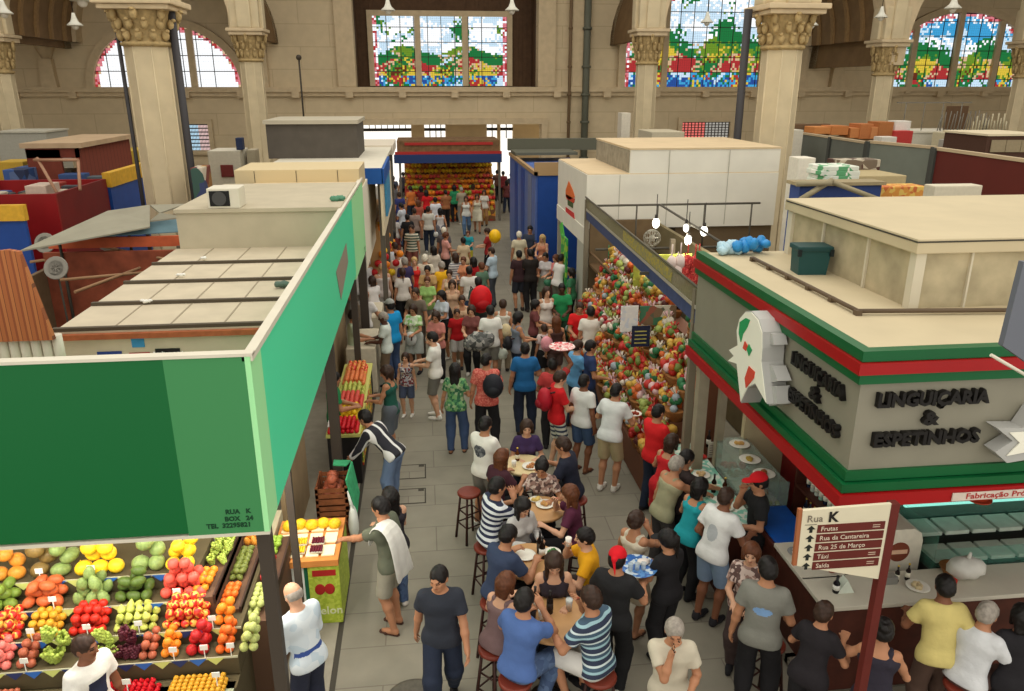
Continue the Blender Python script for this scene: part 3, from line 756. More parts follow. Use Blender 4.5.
# pipes on the back wall
for u, r, lab, c in ((570, .09, 'thin brown pipe running up the back wall', (120, 98, 72)), (586.5, .2, 'thick grey-green downpipe on the back wall', (104, 106, 92))):
    x = atY(u, 60, 45.6).x; b = MB(); b.tube((x, 45.6, 0), (x, 45.6, 14), r, n=12)
    for z in (2, 4, 5.5, 7, 9): b.tube((x, 45.6, z), (x, 45.6, z + .12), r * 1.35, n=12)
    tag(b.build('wall_pipe', mat('pipe_%d' % u, c, .6)), lab, 'pipe')
p = atY(299, 60, 36); q = atY(302, 130, 36); b = MB(); b.tube((p.x, 36, q.z - .5), (p.x, 36, p.z), .04); b.ball((p.x, 36, p.z + .1), .12)
tag(b.build('ceiling_rod', mat('rod_dark', (64, 56, 46))), 'thin dark rod standing above the grey rooftop box', 'rod')

# hanging bell lamps
LAMPW = mat('lamp_enamel', (214, 212, 198), .4)
def bell(u, v, y, lab, big=1.0):
    p = atY(u, v, y); t = thing('pendant_lamp', lab, 'lamp', p, 0, 'white bell lamps hanging from the ceiling')
    MB().lathe([(.05 * big, .42 * big), (.09 * big, .25 * big), (.14 * big, .12 * big), (.28 * big, .0), (.27 * big, -.03), (.1, -.02)], n=18).build('lamp_shade', LAMPW, t)
    MB().tube((0, 0, .4 * big), (0, 0, max(.5, 13 - p.z)), .015, n=6).build('cable', mat('cable_dark', (40, 36, 34)), t)
    MB().ball((0, 0, -.05 * big), .12 * big, 10, 8).build('lamp_bulb', mat('bulb_milk', (225, 220, 205), .3), t)
bell(4, 13, 30, 'white bell lamp at the top left corner of the hall'); bell(75, 25, 33, 'white bell lamp hanging left of the white arched window')
bell(388, 10, 33, 'white bell lamp hanging over the middle stained glass window'); bell(512, 10, 33, 'white bell lamp right of the middle stained glass window')
bell(707, 22, 36, 'white bell lamp in front of the arched window with green garden glass'); bell(812, 25, 36, 'white bell lamp right of the nearer right column')
bell(881, 17, 34, 'white bell lamp above the orange cartons'); bell(953, 8, 30, 'large white bell lamp above the blue sky window', 1.1)
bell(82, 0, 28, 'greenish white bell lamp cut by the top edge, left', 1.3)

# floor details
IRON = mat('cast_iron', (88, 84, 74), .6, .2, 20); JOINT = mat('joint_dark', (66, 62, 54), .8)
def cover(u0, u1, v0, v1, lab):
    a = atZ((u0 + u1) / 2, v1, 0); c = atZ((u0 + u1) / 2, v0, 0); x0 = atZ(u0, (v0 + v1) / 2, 0).x; x1 = atZ(u1, (v0 + v1) / 2, 0).x
    t = thing('access_cover', lab, 'floor cover', ((x0 + x1) / 2, (a.y + c.y) / 2, 0)); w_, d = (x1 - x0) / 2, (c.y - a.y) / 2
    b = MB(); 
    for q in ((-w_, w_, -d, -d + .02), (-w_, w_, d - .02, d), (-w_, -w_ + .02, -d, d), (w_ - .02, w_, -d, d)): b.box(*q, 0, .006)
    b.build('cover_frame', JOINT, t); MB().box(-w_ + .02, w_ - .02, -d + .02, d - .02, 0, .004).build('cover_plate', FLOORM, t)
    MB().box(w_ - .12, w_ - .03, d - .09, d - .03, .004, .009).build('lift_handle', JOINT, t)
cover(393, 426, 465, 479, 'rectangular cover plate in the aisle floor, farther of two')
cover(391, 426, 489, 504, 'rectangular cover plate in the aisle floor, nearer of two')
p = atZ(414, 700, 0); b = MB(); b.lathe([(.30, 0), (.30, .008), (.27, .010), (.01, .010)], (p.x, p.y, 0), n=36); 
for i in range(4): b.lathe([(.06 * i + .02, .008), (.06 * i + .02, .013), (.06 * i + .04, .013), (.06 * i + .04, .008)][:3], (p.x, p.y, 0), n=30) if False else b.box(p.x - .2, p.x + .2, p.y - .14 + .08 * i, p.y - .12 + .08 * i, .008, .013)
tag(b.build('manhole_cover', IRON), 'round cast iron manhole cover at the feet of the man in the navy polo', 'manhole cover')
b = MB(); b.box(-1.19, -1.13, -2, 36, 0, .004, 0); b.box(-3.6, -1.19, -2, 36, 0, .02, 1)
tag(b.build('gutter_channel', [JOINT, mat('kerb_stone', (150, 144, 128), .8, .1, 5)]), 'dark drain channel and pale kerb along the left stalls', 'gutter', kind='structure')
# ================================================================ left stalls
def boxat(name, lab, cat, x0, x1, y0, y1, z0, z1, m, bevel=.01, group=None):
    c = ((x0 + x1) / 2, (y0 + y1) / 2, z0)
    b = MB(); b.box(x0 - c[0], x1 - c[0], y0 - c[1], y1 - c[1], 0, z1 - z0, bevel=bevel)
    return tag(b.build(name, m, None, c), lab, cat, group)
WHITEP = mat('white_panel', (214, 208, 190), .6, .04, 3); CREAM = mat('cream_board', (222, 208, 176), .7, .06, 2)
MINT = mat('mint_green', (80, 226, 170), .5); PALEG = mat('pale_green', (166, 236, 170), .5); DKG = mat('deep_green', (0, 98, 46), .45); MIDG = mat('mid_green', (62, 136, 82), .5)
t = thing('fruit_stall', 'large fruit stall with a green fascia and white roof on the left', 'market stall', (-3, 9, 0))
def sp(name, mb, m, par=t): 
    me = mb.mesh(name); me.transform(Matrix.Translation((3, -9, 0))); return link(name, me, m, par)
FX, FY = -1.33, 5.61
fx = lambda u: atY(u, 450, FY).x
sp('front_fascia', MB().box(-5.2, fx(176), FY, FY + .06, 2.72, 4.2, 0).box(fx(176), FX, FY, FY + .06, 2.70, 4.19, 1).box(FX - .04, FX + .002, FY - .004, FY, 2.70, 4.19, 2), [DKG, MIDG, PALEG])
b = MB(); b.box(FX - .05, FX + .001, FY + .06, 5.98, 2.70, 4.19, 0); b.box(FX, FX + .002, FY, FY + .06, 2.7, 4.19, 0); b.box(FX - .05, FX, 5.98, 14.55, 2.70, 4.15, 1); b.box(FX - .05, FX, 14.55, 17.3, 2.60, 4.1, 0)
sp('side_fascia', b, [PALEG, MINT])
for body, u, v, s_ in (('RUA   K', 238, 511.5, .055), ('BOX   24', 239, 518.5, .055), ('TEL  32295821', 229, 525.5, .055)):
    q = atY(u, v, FY); me = textmesh(body, .056, .001, .002); me.transform(Matrix.Translation((q.x + 3, FY - .003 - 9, q.z)) @ Matrix.Rotation(math.pi / 2, 4, 'X')); link('fascia_lettering', me, mat('lettering_green', (10, 62, 36), .5), t)
tri = [atX(u, v, FX + .003) for u, v in ((341, 300), (336, 272), (346, 243), (348, 262), (341, 300))][:4]
sp('grey_opening', MB().prism(tri, (.004, 0, 0)), mat('grey_tan', (150, 140, 124)))
sp('cap_strip', MB().box(-5.2, FX + .02, FY - .01, FY + .08, 4.19, 4.215).box(FX - .06, FX + .02, FY, 17.3, 4.15, 4.20), WHITEP)
sp('bottom_strip', MB().box(-5.2, FX, FY, FY + .05, 2.67, 2.70), WHITEP)
sp('end_panel', MB().box(FX - .06, FX, 17.3, 22.0, 2.15, 3.98), mat('end_white', (232, 226, 206), .6))
# roof deck
b = MB(); b.box(-4.02, -1.45, 8.5, 13.0, 3.45, 3.58, 0); b.box(-4.02, -1.45, 8.42, 8.5, 2.9, 3.58, 0)
sp('roof_deck', b, mat('roof_board', (196, 184, 160), .75, .08, 3))
b = MB()
for v in (326, 301.5, 281, 263, 247): y = atZ(200, v, 3.6).y; b.box(-4.02, -1.45, y, y + .06, 3.58, 3.62)
sp('roof_batten', b, mat('batten', (84, 74, 60), .7))
b = MB()
for i in range(1, 5): b.box(-4.02 + i * .58, -4.0 + i * .58, 8.5, 13.0, 3.58, 3.584)
sp('roof_joint', b, mat('joint_tan', (150, 138, 116)))
sp('front_rail', MB().box(-4.05, -1.45, 8.36, 8.42, 3.5, 3.56), mat('rust_rail', (164, 92, 56), .7, .2, 12))
def sticker(u0, u1, v0, v1, c, txt=None, tc=(235, 235, 235)):
    p, q = atY(u0, v0, 8.415), atY(u1, v1, 8.415); o = sp('sticker', MB().box(p.x, q.x, 8.41, 8.42, q.z, p.z), c)
    if txt:
        me = textmesh(txt, (p.z - q.z) * .62, .001, .002); me.transform(Matrix.Translation((3 + (p.x + q.x) / 2, 8.405 - 9, (p.z + q.z) / 2)) @ Matrix.Rotation(math.pi / 2, 4, 'X')); link('sticker_lettering', me, cm(tc), o)
sticker(130, 145, 333, 347, cm((60, 140, 190))); sticker(97, 123, 352, 360, cm((40, 62, 130))); sticker(129, 151, 353, 360, cm((170, 36, 40))); sticker(155, 181, 349, 357, cm((26, 24, 24)), 'Aceitou aqui')
# ridge box and upper roofs
b = MB(); b.box(-3.95, -1.38, 12.9, 16.2, 3.5, 4.2); b.box(-3.97, -1.36, 12.86, 16.25, 4.16, 4.22)
sp('ridge_box', b, mat('ridge_grey', (184, 174, 150), .7, .06, 3))
b = MB(); b.box(-3.9, -1.35, 16.9, 18.6, 3.5, 4.42, 0, bevel=.01)
for i in range(3): b.box(-3.5 + i * .85, -3.49 + i * .85, 16.89, 16.9, 3.6, 4.4, 1)
sp('upper_box', b, [mat('upper_cream', (206, 188, 148), .7), JOINT])
sp('roof_plate', MB().box(-3.5, -1.4, 16.25, 16.9, 4.1, 4.16), mat('plate_yellowish', (214, 192, 150), .7))
# structure below the fascia
for x, y, w_ in ((-1.42, 5.80, .055), (-1.50, 7.35, .035), (-1.42, 10.6, .07), (-1.42, 14.75, .06), (-1.42, 17.0, .09)): sp('stall_post', MB().box(x - w_, x + w_, y - w_, y + w_, .02, 2.75), mat('post_dark', (70, 62, 54), .6))

IW, IT = mat('inner_white', (226, 220, 200), .6), mat('inner_tan', (158, 136, 104), .8, .1, 3)
for q, m_ in (((-5.2, -2.45, 7.6, 7.66), IW), ((-2.52, -2.46, 7.66, 10.5), IW), ((-2.0, -1.94, 9.2, 11.0), IT), ((-1.95, -1.89, 14.8, 17.3), IT)): sp('inner_wall', MB().box(*q, .02, 2.75), m_)
sp('stall_ceiling', MB().box(-5.2, -1.45, 5.7, 8.4, 2.78, 2.84).box(-4.0, -1.45, 8.5, 13, 2.9, 2.95), WHITEP)
sp('fluorescent_tube', MB().box(-4.4, -1.8, 6.05, 6.12, 2.68, 2.74).box(-1.75, -1.70, 6.2, 8.2, 2.68, 2.74), glow('tube_light', (255, 248, 230), 6))
lamp_area('stall_light', (-3.1, 6.1, 2.66), (math.radians(28), 0, 0), 2.8, .12, 55, (1, .95, .85))
lamp_area('stall_light', (-1.7, 7.4, 2.66), (0, math.radians(10), 0), .12, 2.4, 45, (1, .95, .85))

# air conditioner, items on the roof
p = atZ(208, 209, 4.22); t2 = thing('air_conditioner', 'white air conditioner with a dark fan opening on the stall roof', 'air conditioner', (p.x + .25, p.y + .25, 4.22))
MB().box(-.25, .25, -.24, .24, 0, .32, bevel=.02).build('casing', WHITEP, t2); MB().box(-.21, .10, -.25, -.235, .04, .28).build('fan_opening', mat('black_hole', (20, 20, 22)), t2)
b = MB(); b.lathe([(.11, 0), (.11, .01)], (0, 0, 0), n=20); me = b.mesh(); me.transform(Matrix.Translation((-.06, -.251, .16)) @ Matrix.Rotation(math.pi / 2, 4, 'X')); link('fan_grille', me, mat('grille_grey', (70, 70, 70)), t2)
for u, v, z, s, c, lab in ((337, 201, 4.22, .10, (86, 140, 112), 'green cloth bundle on the ridge box of the left stall'), (285, 286, 3.6, .08, (92, 112, 100), 'grey-green rag on the left stall roof'), (146, 303, 3.6, .045, (236, 234, 226), 'crumpled white paper on the front roof panels'), (181, 276, 3.6, .04, (240, 238, 230), 'crumpled white paper on the third row of roof panels'), (204, 259, 3.6, .04, (235, 235, 228), 'crumpled white paper near the ridge box')):
    q = atZ(u, v, z); b = MB()
    for k in range(4): b.ball((random.uniform(-s, s), random.uniform(-s, s) * .6, s * .45), (s * .7, s * .5, s * .5), 8, 6, 0, .2)
    tag(b.build('crumpled_bundle', cm(c), None, q), lab, 'bundle')

# blue-trimmed stall beyond, with grey roof box
t3 = thing('blue_trimmed_stall', 'stall with a blue roof edge and hanging blue banner beyond the green one', 'market stall', (-2.4, 22, 0))
def sp3(name, mb, m): me = mb.mesh(name); me.transform(Matrix.Translation((2.4, -22, 0))); return link(name, me, m, t3)
BLUE = mat('signal_blue', (24, 84, 158), .5, .05, 4)
sp3('roof', MB().box(-3.85, -1.0, 19.05, 27, 4.12, 4.2), WHITEP); sp3('roof_edge', MB().box(-3.9, -.97, 19.0, 19.06, 3.85, 4.22).box(-.99, -.93, 19.0, 22.5, 3.85, 4.2), BLUE)
sp3('side_banner', MB().box(-.98, -.93, 19.8, 22.0, 2.95, 3.85), mat('banner_blue', (66, 140, 180), .6, .25, 25))
sp3('side_wall', MB().box(-1.05, -.99, 19.06, 24.5, 2.6, 3.9).box(-3.8, -3.7, 19.1, 27, 0, 4.1), CREAM)
sp3('roof_box', MB().box(-4.15, -1.75, 22.1, 24.6, 4.2, 5.1), mat('dark_box', (84, 78, 70), .8, .1, 3)); sp3('box_lid', MB().box(-4.2, -1.7, 22.0, 24.7, 5.1, 5.2), mat('lid_grey', (176, 168, 148), .8))
for y in (19.3, 21.5, 24, 26.5): sp3('stall_post', MB().box(-1.12, -1.0, y, y + .12, 0, 4.1), mat('post_grey', (100, 94, 84)))
sp3('rear_roof', MB().box(-2.2, -.95, 26, 29, 3.95, 4.25), mat('rear_pale', (214, 204, 186)))

# ---------------------------------------------------------------- fruit shelves
ROWS = [(5.98, .92), (6.20, 1.05), (6.42, 1.20), (6.66, 1.36), (6.90, 1.52)]
sh = thing('fruit_display', 'stepped fruit display facing the camera with zigzag paper edging', 'fruit display', (-3, 6.4, 0))
b = MB()
for k, (y, z) in enumerate(ROWS[1:]): b.box(-2.2, 1.12 if k < 2 else .62, y - 6.4 - .02, 1.15, z - .2, z)
b.box(-2.2, 1.12, -.40, 1.1, 0.02, .84)
b.build('stepped_shelf', mat('shelf_board', (84, 74, 50), .8, .1, 5), sh)  # board colour darkened so gaps between the fruit read as shadow
def zigzag(y, z, x0, x1, par, h=.07):
    b = MB(); n = int((x1 - x0) / .16)
    for i in range(n):
        a = x0 + i * .16; b.prism([(a, y - .012 - .001 * (i % 2), z), (a + .16, y - .012 - .001 * (i % 2), z), (a + .08, y - .02, z - h)], (0, .006, 0), (0 if i % 3 == 0 else 1 if i % 3 == 1 else 2))
    b.box(x0, x1, y - .012, y - .004, z - .012, z + .008, 3)
    b.build('zigzag_edging', [mat('paper_blue', (44, 96, 170), .5), mat('paper_lime', (190, 196, 110), .6), mat('paper_navy', (34, 48, 92), .5), mat('edge_grey', (190, 188, 160))], par)
for k, (y, z) in enumerate(ROWS[1:]): zigzag(y - 6.4 - .02, z, -2.2, 1.12 if k < 2 else .62, sh)
# fruit kinds: one mesh each
def fruit_mesh(kind):
    b = MB()
    if kind == 'round': b.lathe([(.0, -.9), (.5, -.92), (.85, -.6), (1, -.05), (.9, .5), (.55, .85), (.2, .93), (.05, .86)], n=12); b.tube((0, 0, .84), (.05, 0, 1.05), .05, n=5)
    elif kind == 'sphere': b.ball((0, 0, 0), 1, 12, 9)
    elif kind == 'oval': b.ball((0, 0, 0), (1.35, .95, .95), 12, 9); b.tube((1.3, 0, 0), (1.42, 0, .03), .08, n=5)
    elif kind == 'melon': b.ball((0, 0, 0), (1.15, 1, 1), 14, 10); b.tube((0, 0, .96), (.03, 0, 1.12), .07, n=5)
    elif kind == 'pear': b.lathe([(0, -.95), (.6, -.9), (.95, -.45), (.9, .1), (.55, .6), (.35, 1.0), (.12, 1.2)], n=12); b.tube((0, 0, 1.15), (.06, 0, 1.45), .05, n=5)
    elif kind == 'papaya': b.lathe([(.05, -1.5), (.55, -1.3), (.95, -.5), (.9, .3), (.6, 1.0), (.25, 1.4), (.05, 1.5)], n=12)
    elif kind == 'grapes':
        for i in range(46):
            z = 1 - 2.2 * (i / 46); r = .75 * (1 - .55 * (i / 46)); a = i * 2.4; b.ball((math.cos(a) * r, math.sin(a) * r * .7, z * .7), .26, 7, 5)
        b.tube((0, 0, .7), (0, 0, 1.1), .06, n=5)
    elif kind == 'pack':      # small white tray of berries
        b.box(-1, 1, -.8, .8, -.4, -.15, 1, bevel=.08)
        for i in range(5):
            for j in range(4): b.ball((-.78 + i * .39, -.58 + j * .39, .0 + .06 * ((i + j) % 2)), .22, 7, 5)
    me = b.mesh('fruit'); 
    return me
FM = {}
def fruit(name, kind, mk, r, loc, label, cat, group, rot=None):
    key = (kind, mk)
    if key not in FM:
        me = fruit_mesh(kind); me.materials.append(_M[mk]); 
        if kind == 'pack': me.materials.append(WHITEP)
        FM[key] = me
    o = bpy.data.objects.new(name, FM[key]); COL.objects.link(o); o.location = loc; o.scale = (r, r, r)
    o.rotation_euler = rot or (random.uniform(-.5, .5), random.uniform(-.4, .4), random.uniform(0, 6.28)); return tag(o, label, cat, group)
FC = dict(apple_red=(186, 34, 36), apple_rose=(214, 84, 70), tomato=(200, 44, 30), orange=(226, 132, 34), peach=(222, 126, 72), mango=(196, 96, 52), mango_green=(112, 136, 52), avocado=(78, 98, 40), papaya_yellow=(214, 140, 50),
          melon_yellow=(240, 196, 40), melon_green=(128, 148, 84), melon_brown=(128, 104, 56), pear_green=(190, 196, 96), grape_green=(160, 178, 78), grape_dark=(80, 26, 40), plum=(104, 28, 44), kiwi=(104, 112, 50), guava=(178, 186, 110), fig=(204, 150, 40), strawberry=(196, 22, 34), persimmon=(224, 104, 36), pine=(150, 118, 50), lime=(140, 170, 60), pink=(224, 120, 110), onion=(170, 92, 66))
for k, c in FC.items(): mat('fruit_' + k, c, .45, .22, 3.0)
_M['fruit_apple_stripe'] = blotch('fruit_apple_stripe', [(206, 40, 34), (226, 170, 70), (214, 70, 46)], 1.2, .4)
def pile(name, kind, mk, r, x0, x1, y, z, rows, layers, label, cat, group, ax='x', dense=1.0, k=1.0, slope=0.0):
    """stacked fruit: rows deep, layers high, on a shelf at height z"""
    n = 0; L = x1 - x0; stp = r * 2 * k * dense
    for l in range(layers):
        nn = max(1, int((L - l * r) / stp))
        for j in range(max(1, rows - l // 2)):
            for i in range(nn - (l % 2 if nn > 1 else 0)):
                a = x0 + (L - (nn - 1) * stp) / 2 + i * stp + (r * k if l % 2 else 0) + random.uniform(-.1, .1) * r; c = y + r + (j + .5 * (l % 2)) * r * 1.85 + random.uniform(-.1, .1) * r
                zz = z + r * .93 + l * r * 1.5 + j * r * slope
                loc = (a, c, zz) if ax == 'x' else (c, a, zz)
                fruit(name, kind, mk, r, loc, label, cat, group); n += 1
    return n
def seg(row, u0, u1, v, *a, **kw):
    y, z = ROWS[row]; x0 = max(-5.1, atY(u0, v, y + .1).x); x1 = atY(u1, v, y + .1).x; name, kind, mk, r, rows, layers, label, cat = a
    r *= (1.16 if r < .05 else 1.05); layers += (1 if (r < .06 and row) or r > .065 else 0); rows = max(1, int(.25 / (1.9 * r)))
    pile(name, kind, 'fruit_' + mk, r, x0, x1, y, z, rows, layers, label, cat, label, slope=.9 if row else 0, **kw)
T_ = ' on the top fruit shelf'; S4 = ' on the second shelf from the top'; S3 = ' on the third shelf from the top'; S2 = ' on the fourth shelf from the top'; S1 = ' in the low bins at the bottom edge'
seg(4, -10, 28, 565, 'papaya', 'melon', 'papaya_yellow', .066, 1, 2, 'orange papaya at the left end' + T_, 'papaya')
seg(4, 28, 52, 565, 'melon', 'melon', 'melon_brown', .072, 1, 2, 'brown netted melon beside orange papayas' + T_, 'melon')
seg(4, 50, 73, 565, 'melon', 'oval', 'melon_green', .07, 1, 2, 'dark green long melon left of the yellow melons' + T_, 'melon')
seg(4, 72, 130, 565, 'melon', 'melon', 'melon_yellow', .070, 2, 3, 'yellow melon in the pyramid' + T_, 'melon')
seg(4, 132, 168, 565, 'melon', 'melon', 'melon_green', .074, 2, 2, 'green melon right of the yellow pyramid' + T_, 'melon')
seg(4, 168, 196, 565, 'melon', 'melon', 'melon_yellow', .062, 1, 2, 'yellow melon right of the green melons' + T_, 'melon')
seg(3, -10, 22, 600, 'mango', 'oval', 'mango_green', .047, 2, 2, 'green mango at the left end' + S4, 'mango')
seg(3, 22, 70, 600, 'mango', 'oval', 'mango', .047, 2, 2, 'reddish mango' + S4, 'mango', k=1.15)
seg(3, 72, 116, 600, 'papaya', 'papaya', 'melon_green', .048, 2, 3, 'pale green papaya left of the avocados' + S4, 'papaya')
seg(3, 116, 158, 600, 'avocado', 'oval', 'avocado', .046, 2, 3, 'green avocado' + S4, 'avocado', k=1.12)
seg(3, 160, 214, 600, 'pomegranate', 'round', 'apple_rose', .047, 2, 4, 'rosy pomegranate in the tall pile right of the avocados', 'pomegranate')
seg(2, -10, 26, 625, 'apple', 'round', 'apple_stripe', .037, 2, 2, 'striped apple at the left end' + S3, 'apple')
seg(2, 26, 66, 625, 'fig', 'sphere', 'fig', .033, 2, 2, 'yellow brown fig' + S3, 'fig')
seg(2, 66, 114, 625, 'tomato', 'round', 'tomato', .037, 2, 2, 'bright red tomato' + S3, 'tomato')
seg(2, 115, 160, 625, 'pear', 'pear', 'pear_green', .034, 2, 2, 'pale green pear' + S3, 'pear')
seg(2, 160, 212, 612, 'apple', 'round', 'apple_stripe', .036, 2, 3, 'red and yellow apple below the pomegranates' + S3, 'apple')
seg(2, 213, 236, 612, 'orange', 'sphere', 'orange', .040, 2, 2, 'orange beside the striped apples' + S3, 'orange')
seg(1, -10, 16, 655, 'guava', 'round', 'pink', .036, 2, 2, 'pink guava at the left end' + S2, 'guava')
seg(1, 16, 40, 655, 'onion', 'round', 'onion', .036, 2, 2, 'brown onion left of the green grapes' + S2, 'onion')
seg(1, 40, 66, 650, 'grape_bunch', 'grapes', 'grape_green', .075, 1, 2, 'green grape bunch left of the man in white' + S2, 'grapes', dense=.5)
seg(1, 92, 116, 650, 'grape_bunch', 'grapes', 'grape_green', .065, 1, 2, 'green grape bunch right of the man in white' + S2, 'grapes', dense=.5)
seg(1, 116, 140, 650, 'grape_bunch', 'grapes', 'grape_dark', .065, 1, 2, 'dark red grape bunch' + S2, 'grapes', dense=.5)
seg(1, 140, 160, 650, 'fig', 'sphere', 'onion', .034, 2, 2, 'brown fig between dark grapes and oranges' + S2, 'fig')
seg(1, 160, 184, 650, 'orange', 'sphere', 'orange', .036, 2, 2, 'small orange' + S2, 'orange')
seg(1, 185, 214, 645, 'apple', 'round', 'apple_red', .045, 2, 3, 'deep red apple left of the persimmons' + S2, 'apple')
seg(1, 215, 238, 645, 'persimmon', 'round', 'persimmon', .036, 2, 3, 'orange persimmon' + S2, 'persimmon')
seg(1, 239, 262, 645, 'guava', 'round', 'guava', .037, 2, 3, 'pale green guava at the right end' + S2, 'guava')
# low bins in front
bb = thing('fruit_bin', 'low front bin of the fruit display holding berries and small figs', 'fruit bin', (-3, 5.95, 0))
MB().box(-2.2, 1.1, -.10, .14, .66, .84).build('bin_board', mat('bin_grey', (150, 156, 130), .6), bb)
MB().box(-2.2, 1.1, -.115, -.10, .66, .88).build('bin_lip', mat('lip_grey', (176, 182, 150), .5), bb)
for x0, x1, mk, nm, lab in ((-4.7, -4.15, 'plum', 'plum', 'dark plum' + S1), (-4.1, -3.75, 'onion', 'fig', 'brown fig' + S1), (-3.3, -2.55, 'strawberry', 'strawberry', 'red strawberry' + S1), (-2.5, -1.95, 'fig', 'fig', 'golden fig' + S1)):
    pile(nm, 'sphere' if nm != 'strawberry' else 'pear', 'fruit_' + mk, .026, x0, x1, 5.87, .84, 5, 2, lab, nm, lab)
# side display towards the aisle
sd = thing('side_display', 'stepped fruit display along the aisle behind the dark corner post', 'fruit display', (-2.05, 7.3, 0))
b = MB()
for i, (x, x2, z) in enumerate(((-.34, -.10, 1.42), (-.10, .13, 1.26), (.13, .36, 1.10))): b.box(x, x2, -.68, .85, .02, z - .02)
b.build('stepped_shelf', mat('side_board', (96, 70, 52), .8), sd)
b = MB()
for x, z in ((-.12, 1.38), (.11, 1.22), (.35, 1.08)): b.box(x, x + .02, -.69, .85, z - .05, z + .05)
b.build('divider_board', mat('divider_dark', (56, 38, 30), .7), sd)
G = ' in the side display behind the corner post'
for x, z, lst in ((-2.38, 1.42, (('apple', 'round', 'apple_rose', .036, 7.65, 8.1), ('grape_bunch', 'grapes', 'grape_green', .06, 7.1, 7.6), ('orange', 'sphere', 'orange', .04, 6.65, 7.05))),
                  (-2.14, 1.26, (('papaya', 'papaya', 'papaya_yellow', .042, 7.7, 8.1), ('kiwi', 'oval', 'kiwi', .034, 7.05, 7.65), ('persimmon', 'round', 'persimmon', .036, 6.65, 7.0))),
                  (-1.92, 1.10, (('lime', 'oval', 'lime', .034, 7.75, 8.1), ('plum', 'round', 'apple_red', .033, 7.25, 7.7), ('guava', 'round', 'guava', .038, 6.65, 7.2)))):
    for nm, kd, mk, r, y0, y1 in lst:
        lab = {'apple': 'rosy apple', 'grape_bunch': 'green grape bunch', 'orange': 'orange', 'papaya': 'yellow papaya', 'kiwi': 'brown green kiwi', 'persimmon': 'orange persimmon', 'lime': 'green lime', 'plum': 'red plum', 'guava': 'pale guava'}[nm] + G
        pile(nm, kd, 'fruit_' + mk, r, y0, y1, x, z - .02, 2, 2, lab, nm.split('_')[0], lab, ax='y')
# price cards
for i, (row, u, v) in enumerate(((4, 37, 555), (4, 90, 556), (3, 52, 590), (2, 29, 618), (2, 42, 612), (2, 85, 612), (1, 22, 645), (2, 137, 610), (1, 172, 638), (3, 178, 592), (1, 204, 642), (2, 212, 612), (1, 229, 630), (0, 126, 672), (0, 216, 668))):
    y, z = ROWS[row]; x = atY(u, v, y).x
    tag(MB().box(-.035, .035, -.003, .003, 0, .055).box(-.004, .004, -.002, .002, -.1, .0).build('price_card', cm((236, 234, 224)), None, (x, y - .03, z + .10)), 'white price card %s' % ['among the brown melons', 'before the yellow melon pyramid', 'before the reddish mangos', 'left of the pair among the yellow figs', 'right of the pair among the yellow figs', 'in front of the red tomatoes', 'between pink guavas and brown onions', 'in front of the pale green pears', 'on the small oranges', 'before the rosy pomegranates', 'on the deep red apples', 'right of the striped apple pile', 'on the persimmons', 'over the red strawberries in the low bins', 'over the golden figs in the low bins'][i], 'price card', 'price cards on the fruit display')

# box of melons: table with a striped cloth and printed lime box
t4 = thing('promotion_table', 'table wrapped in green striped cloth and a printed lime fruit box', 'display table', (-1.5, 8.35, 0))
b = MB(); b.box(-.42, .0, -.42, .45, .02, .82); b.build('striped_cloth', stripes('cloth_stripe', [((232, 236, 226), 1), ((24, 104, 72), 1)], .1, 0), t4)
b = MB(); b.box(0, .36, -.46, .45, .02, .86, 0, bevel=.01); b.build('lime_box', blotch('lime_print', [(176, 196, 60), (190, 206, 76), (164, 186, 52)], 30, .6), t4)
b = MB()
for q in (-1, 1): b.ball((.18 + .055 * q, -.462, .5), (.06, .006, .075), 12, 8)
b.box(.05, .32, -.464, -.459, .68, .76); b.build('red_print', mat('print_red', (176, 40, 36), .6), t4)
me = textmesh('melon', .15, .002, .002); me.transform(Matrix.Translation((.18, -.463, .2)) @ Matrix.Rotation(math.pi / 2, 4, 'X')); link('box_lettering', me, cm((226, 232, 190)), t4)
b = MB(); b.box(-.42, .36, -.48, .45, .82, .9, 0); b.build('tray_edge', mat('tray_orange', (214, 140, 70), .6), t4)
b = MB()
for i in range(4):
    for j in range(3): b.box(-.38 + i * .18, -.23 + i * .18, -.40 + j * .27, -.18 + j * .27, .90, .925, 0, bevel=.01)
b.build('paper_wrap', mat('wrap_cream', (250, 240, 200), .6), t4)
for i in range(3):
    for j in range(2):
        fruit('berry_pack', 'pack', 'fruit_strawberry' if i == 0 else 'fruit_plum' if i == 2 else 'fruit_melon_yellow', .075, (-1.80 + i * .2, 8.03 + j * .18 , .965), ('strawberry tray' if i == 0 else 'purple berry tray' if i == 2 else 'yellow berry tray') + ' on the promotion table', 'fruit tray', 'berry trays on the promotion table', (0, 0, 0))
for i in range(5):
    fruit('melon', 'melon', 'fruit_melon_yellow', .07, (-1.8 + i * .14, 8.55 + .03 * (i % 2), .97), 'pale yellow melon at the back of the promotion table', 'melon', 'melons on the promotion table')
# tray counter left of the table
boxat('tray_counter', 'low white tray counter with limes between stall post and striped cloth', 'counter', -2.35, -1.95, 8.2, 9.0, .02, .95, mat('counter_wh', (200, 190, 160)))
pile('lime', 'oval', 'fruit_lime', .045, -2.3, -1.98, 8.22, .95, 3, 2, 'green lime on the low white counter', 'lime', 'limes on the low white counter')
boxat('glass_bin', 'beige bin full of orange fruit under the fascia corner', 'bin', -2.4, -2.1, 8.2, 8.7, .02, 1.5, mat('bin_beige', (190, 170, 130)))
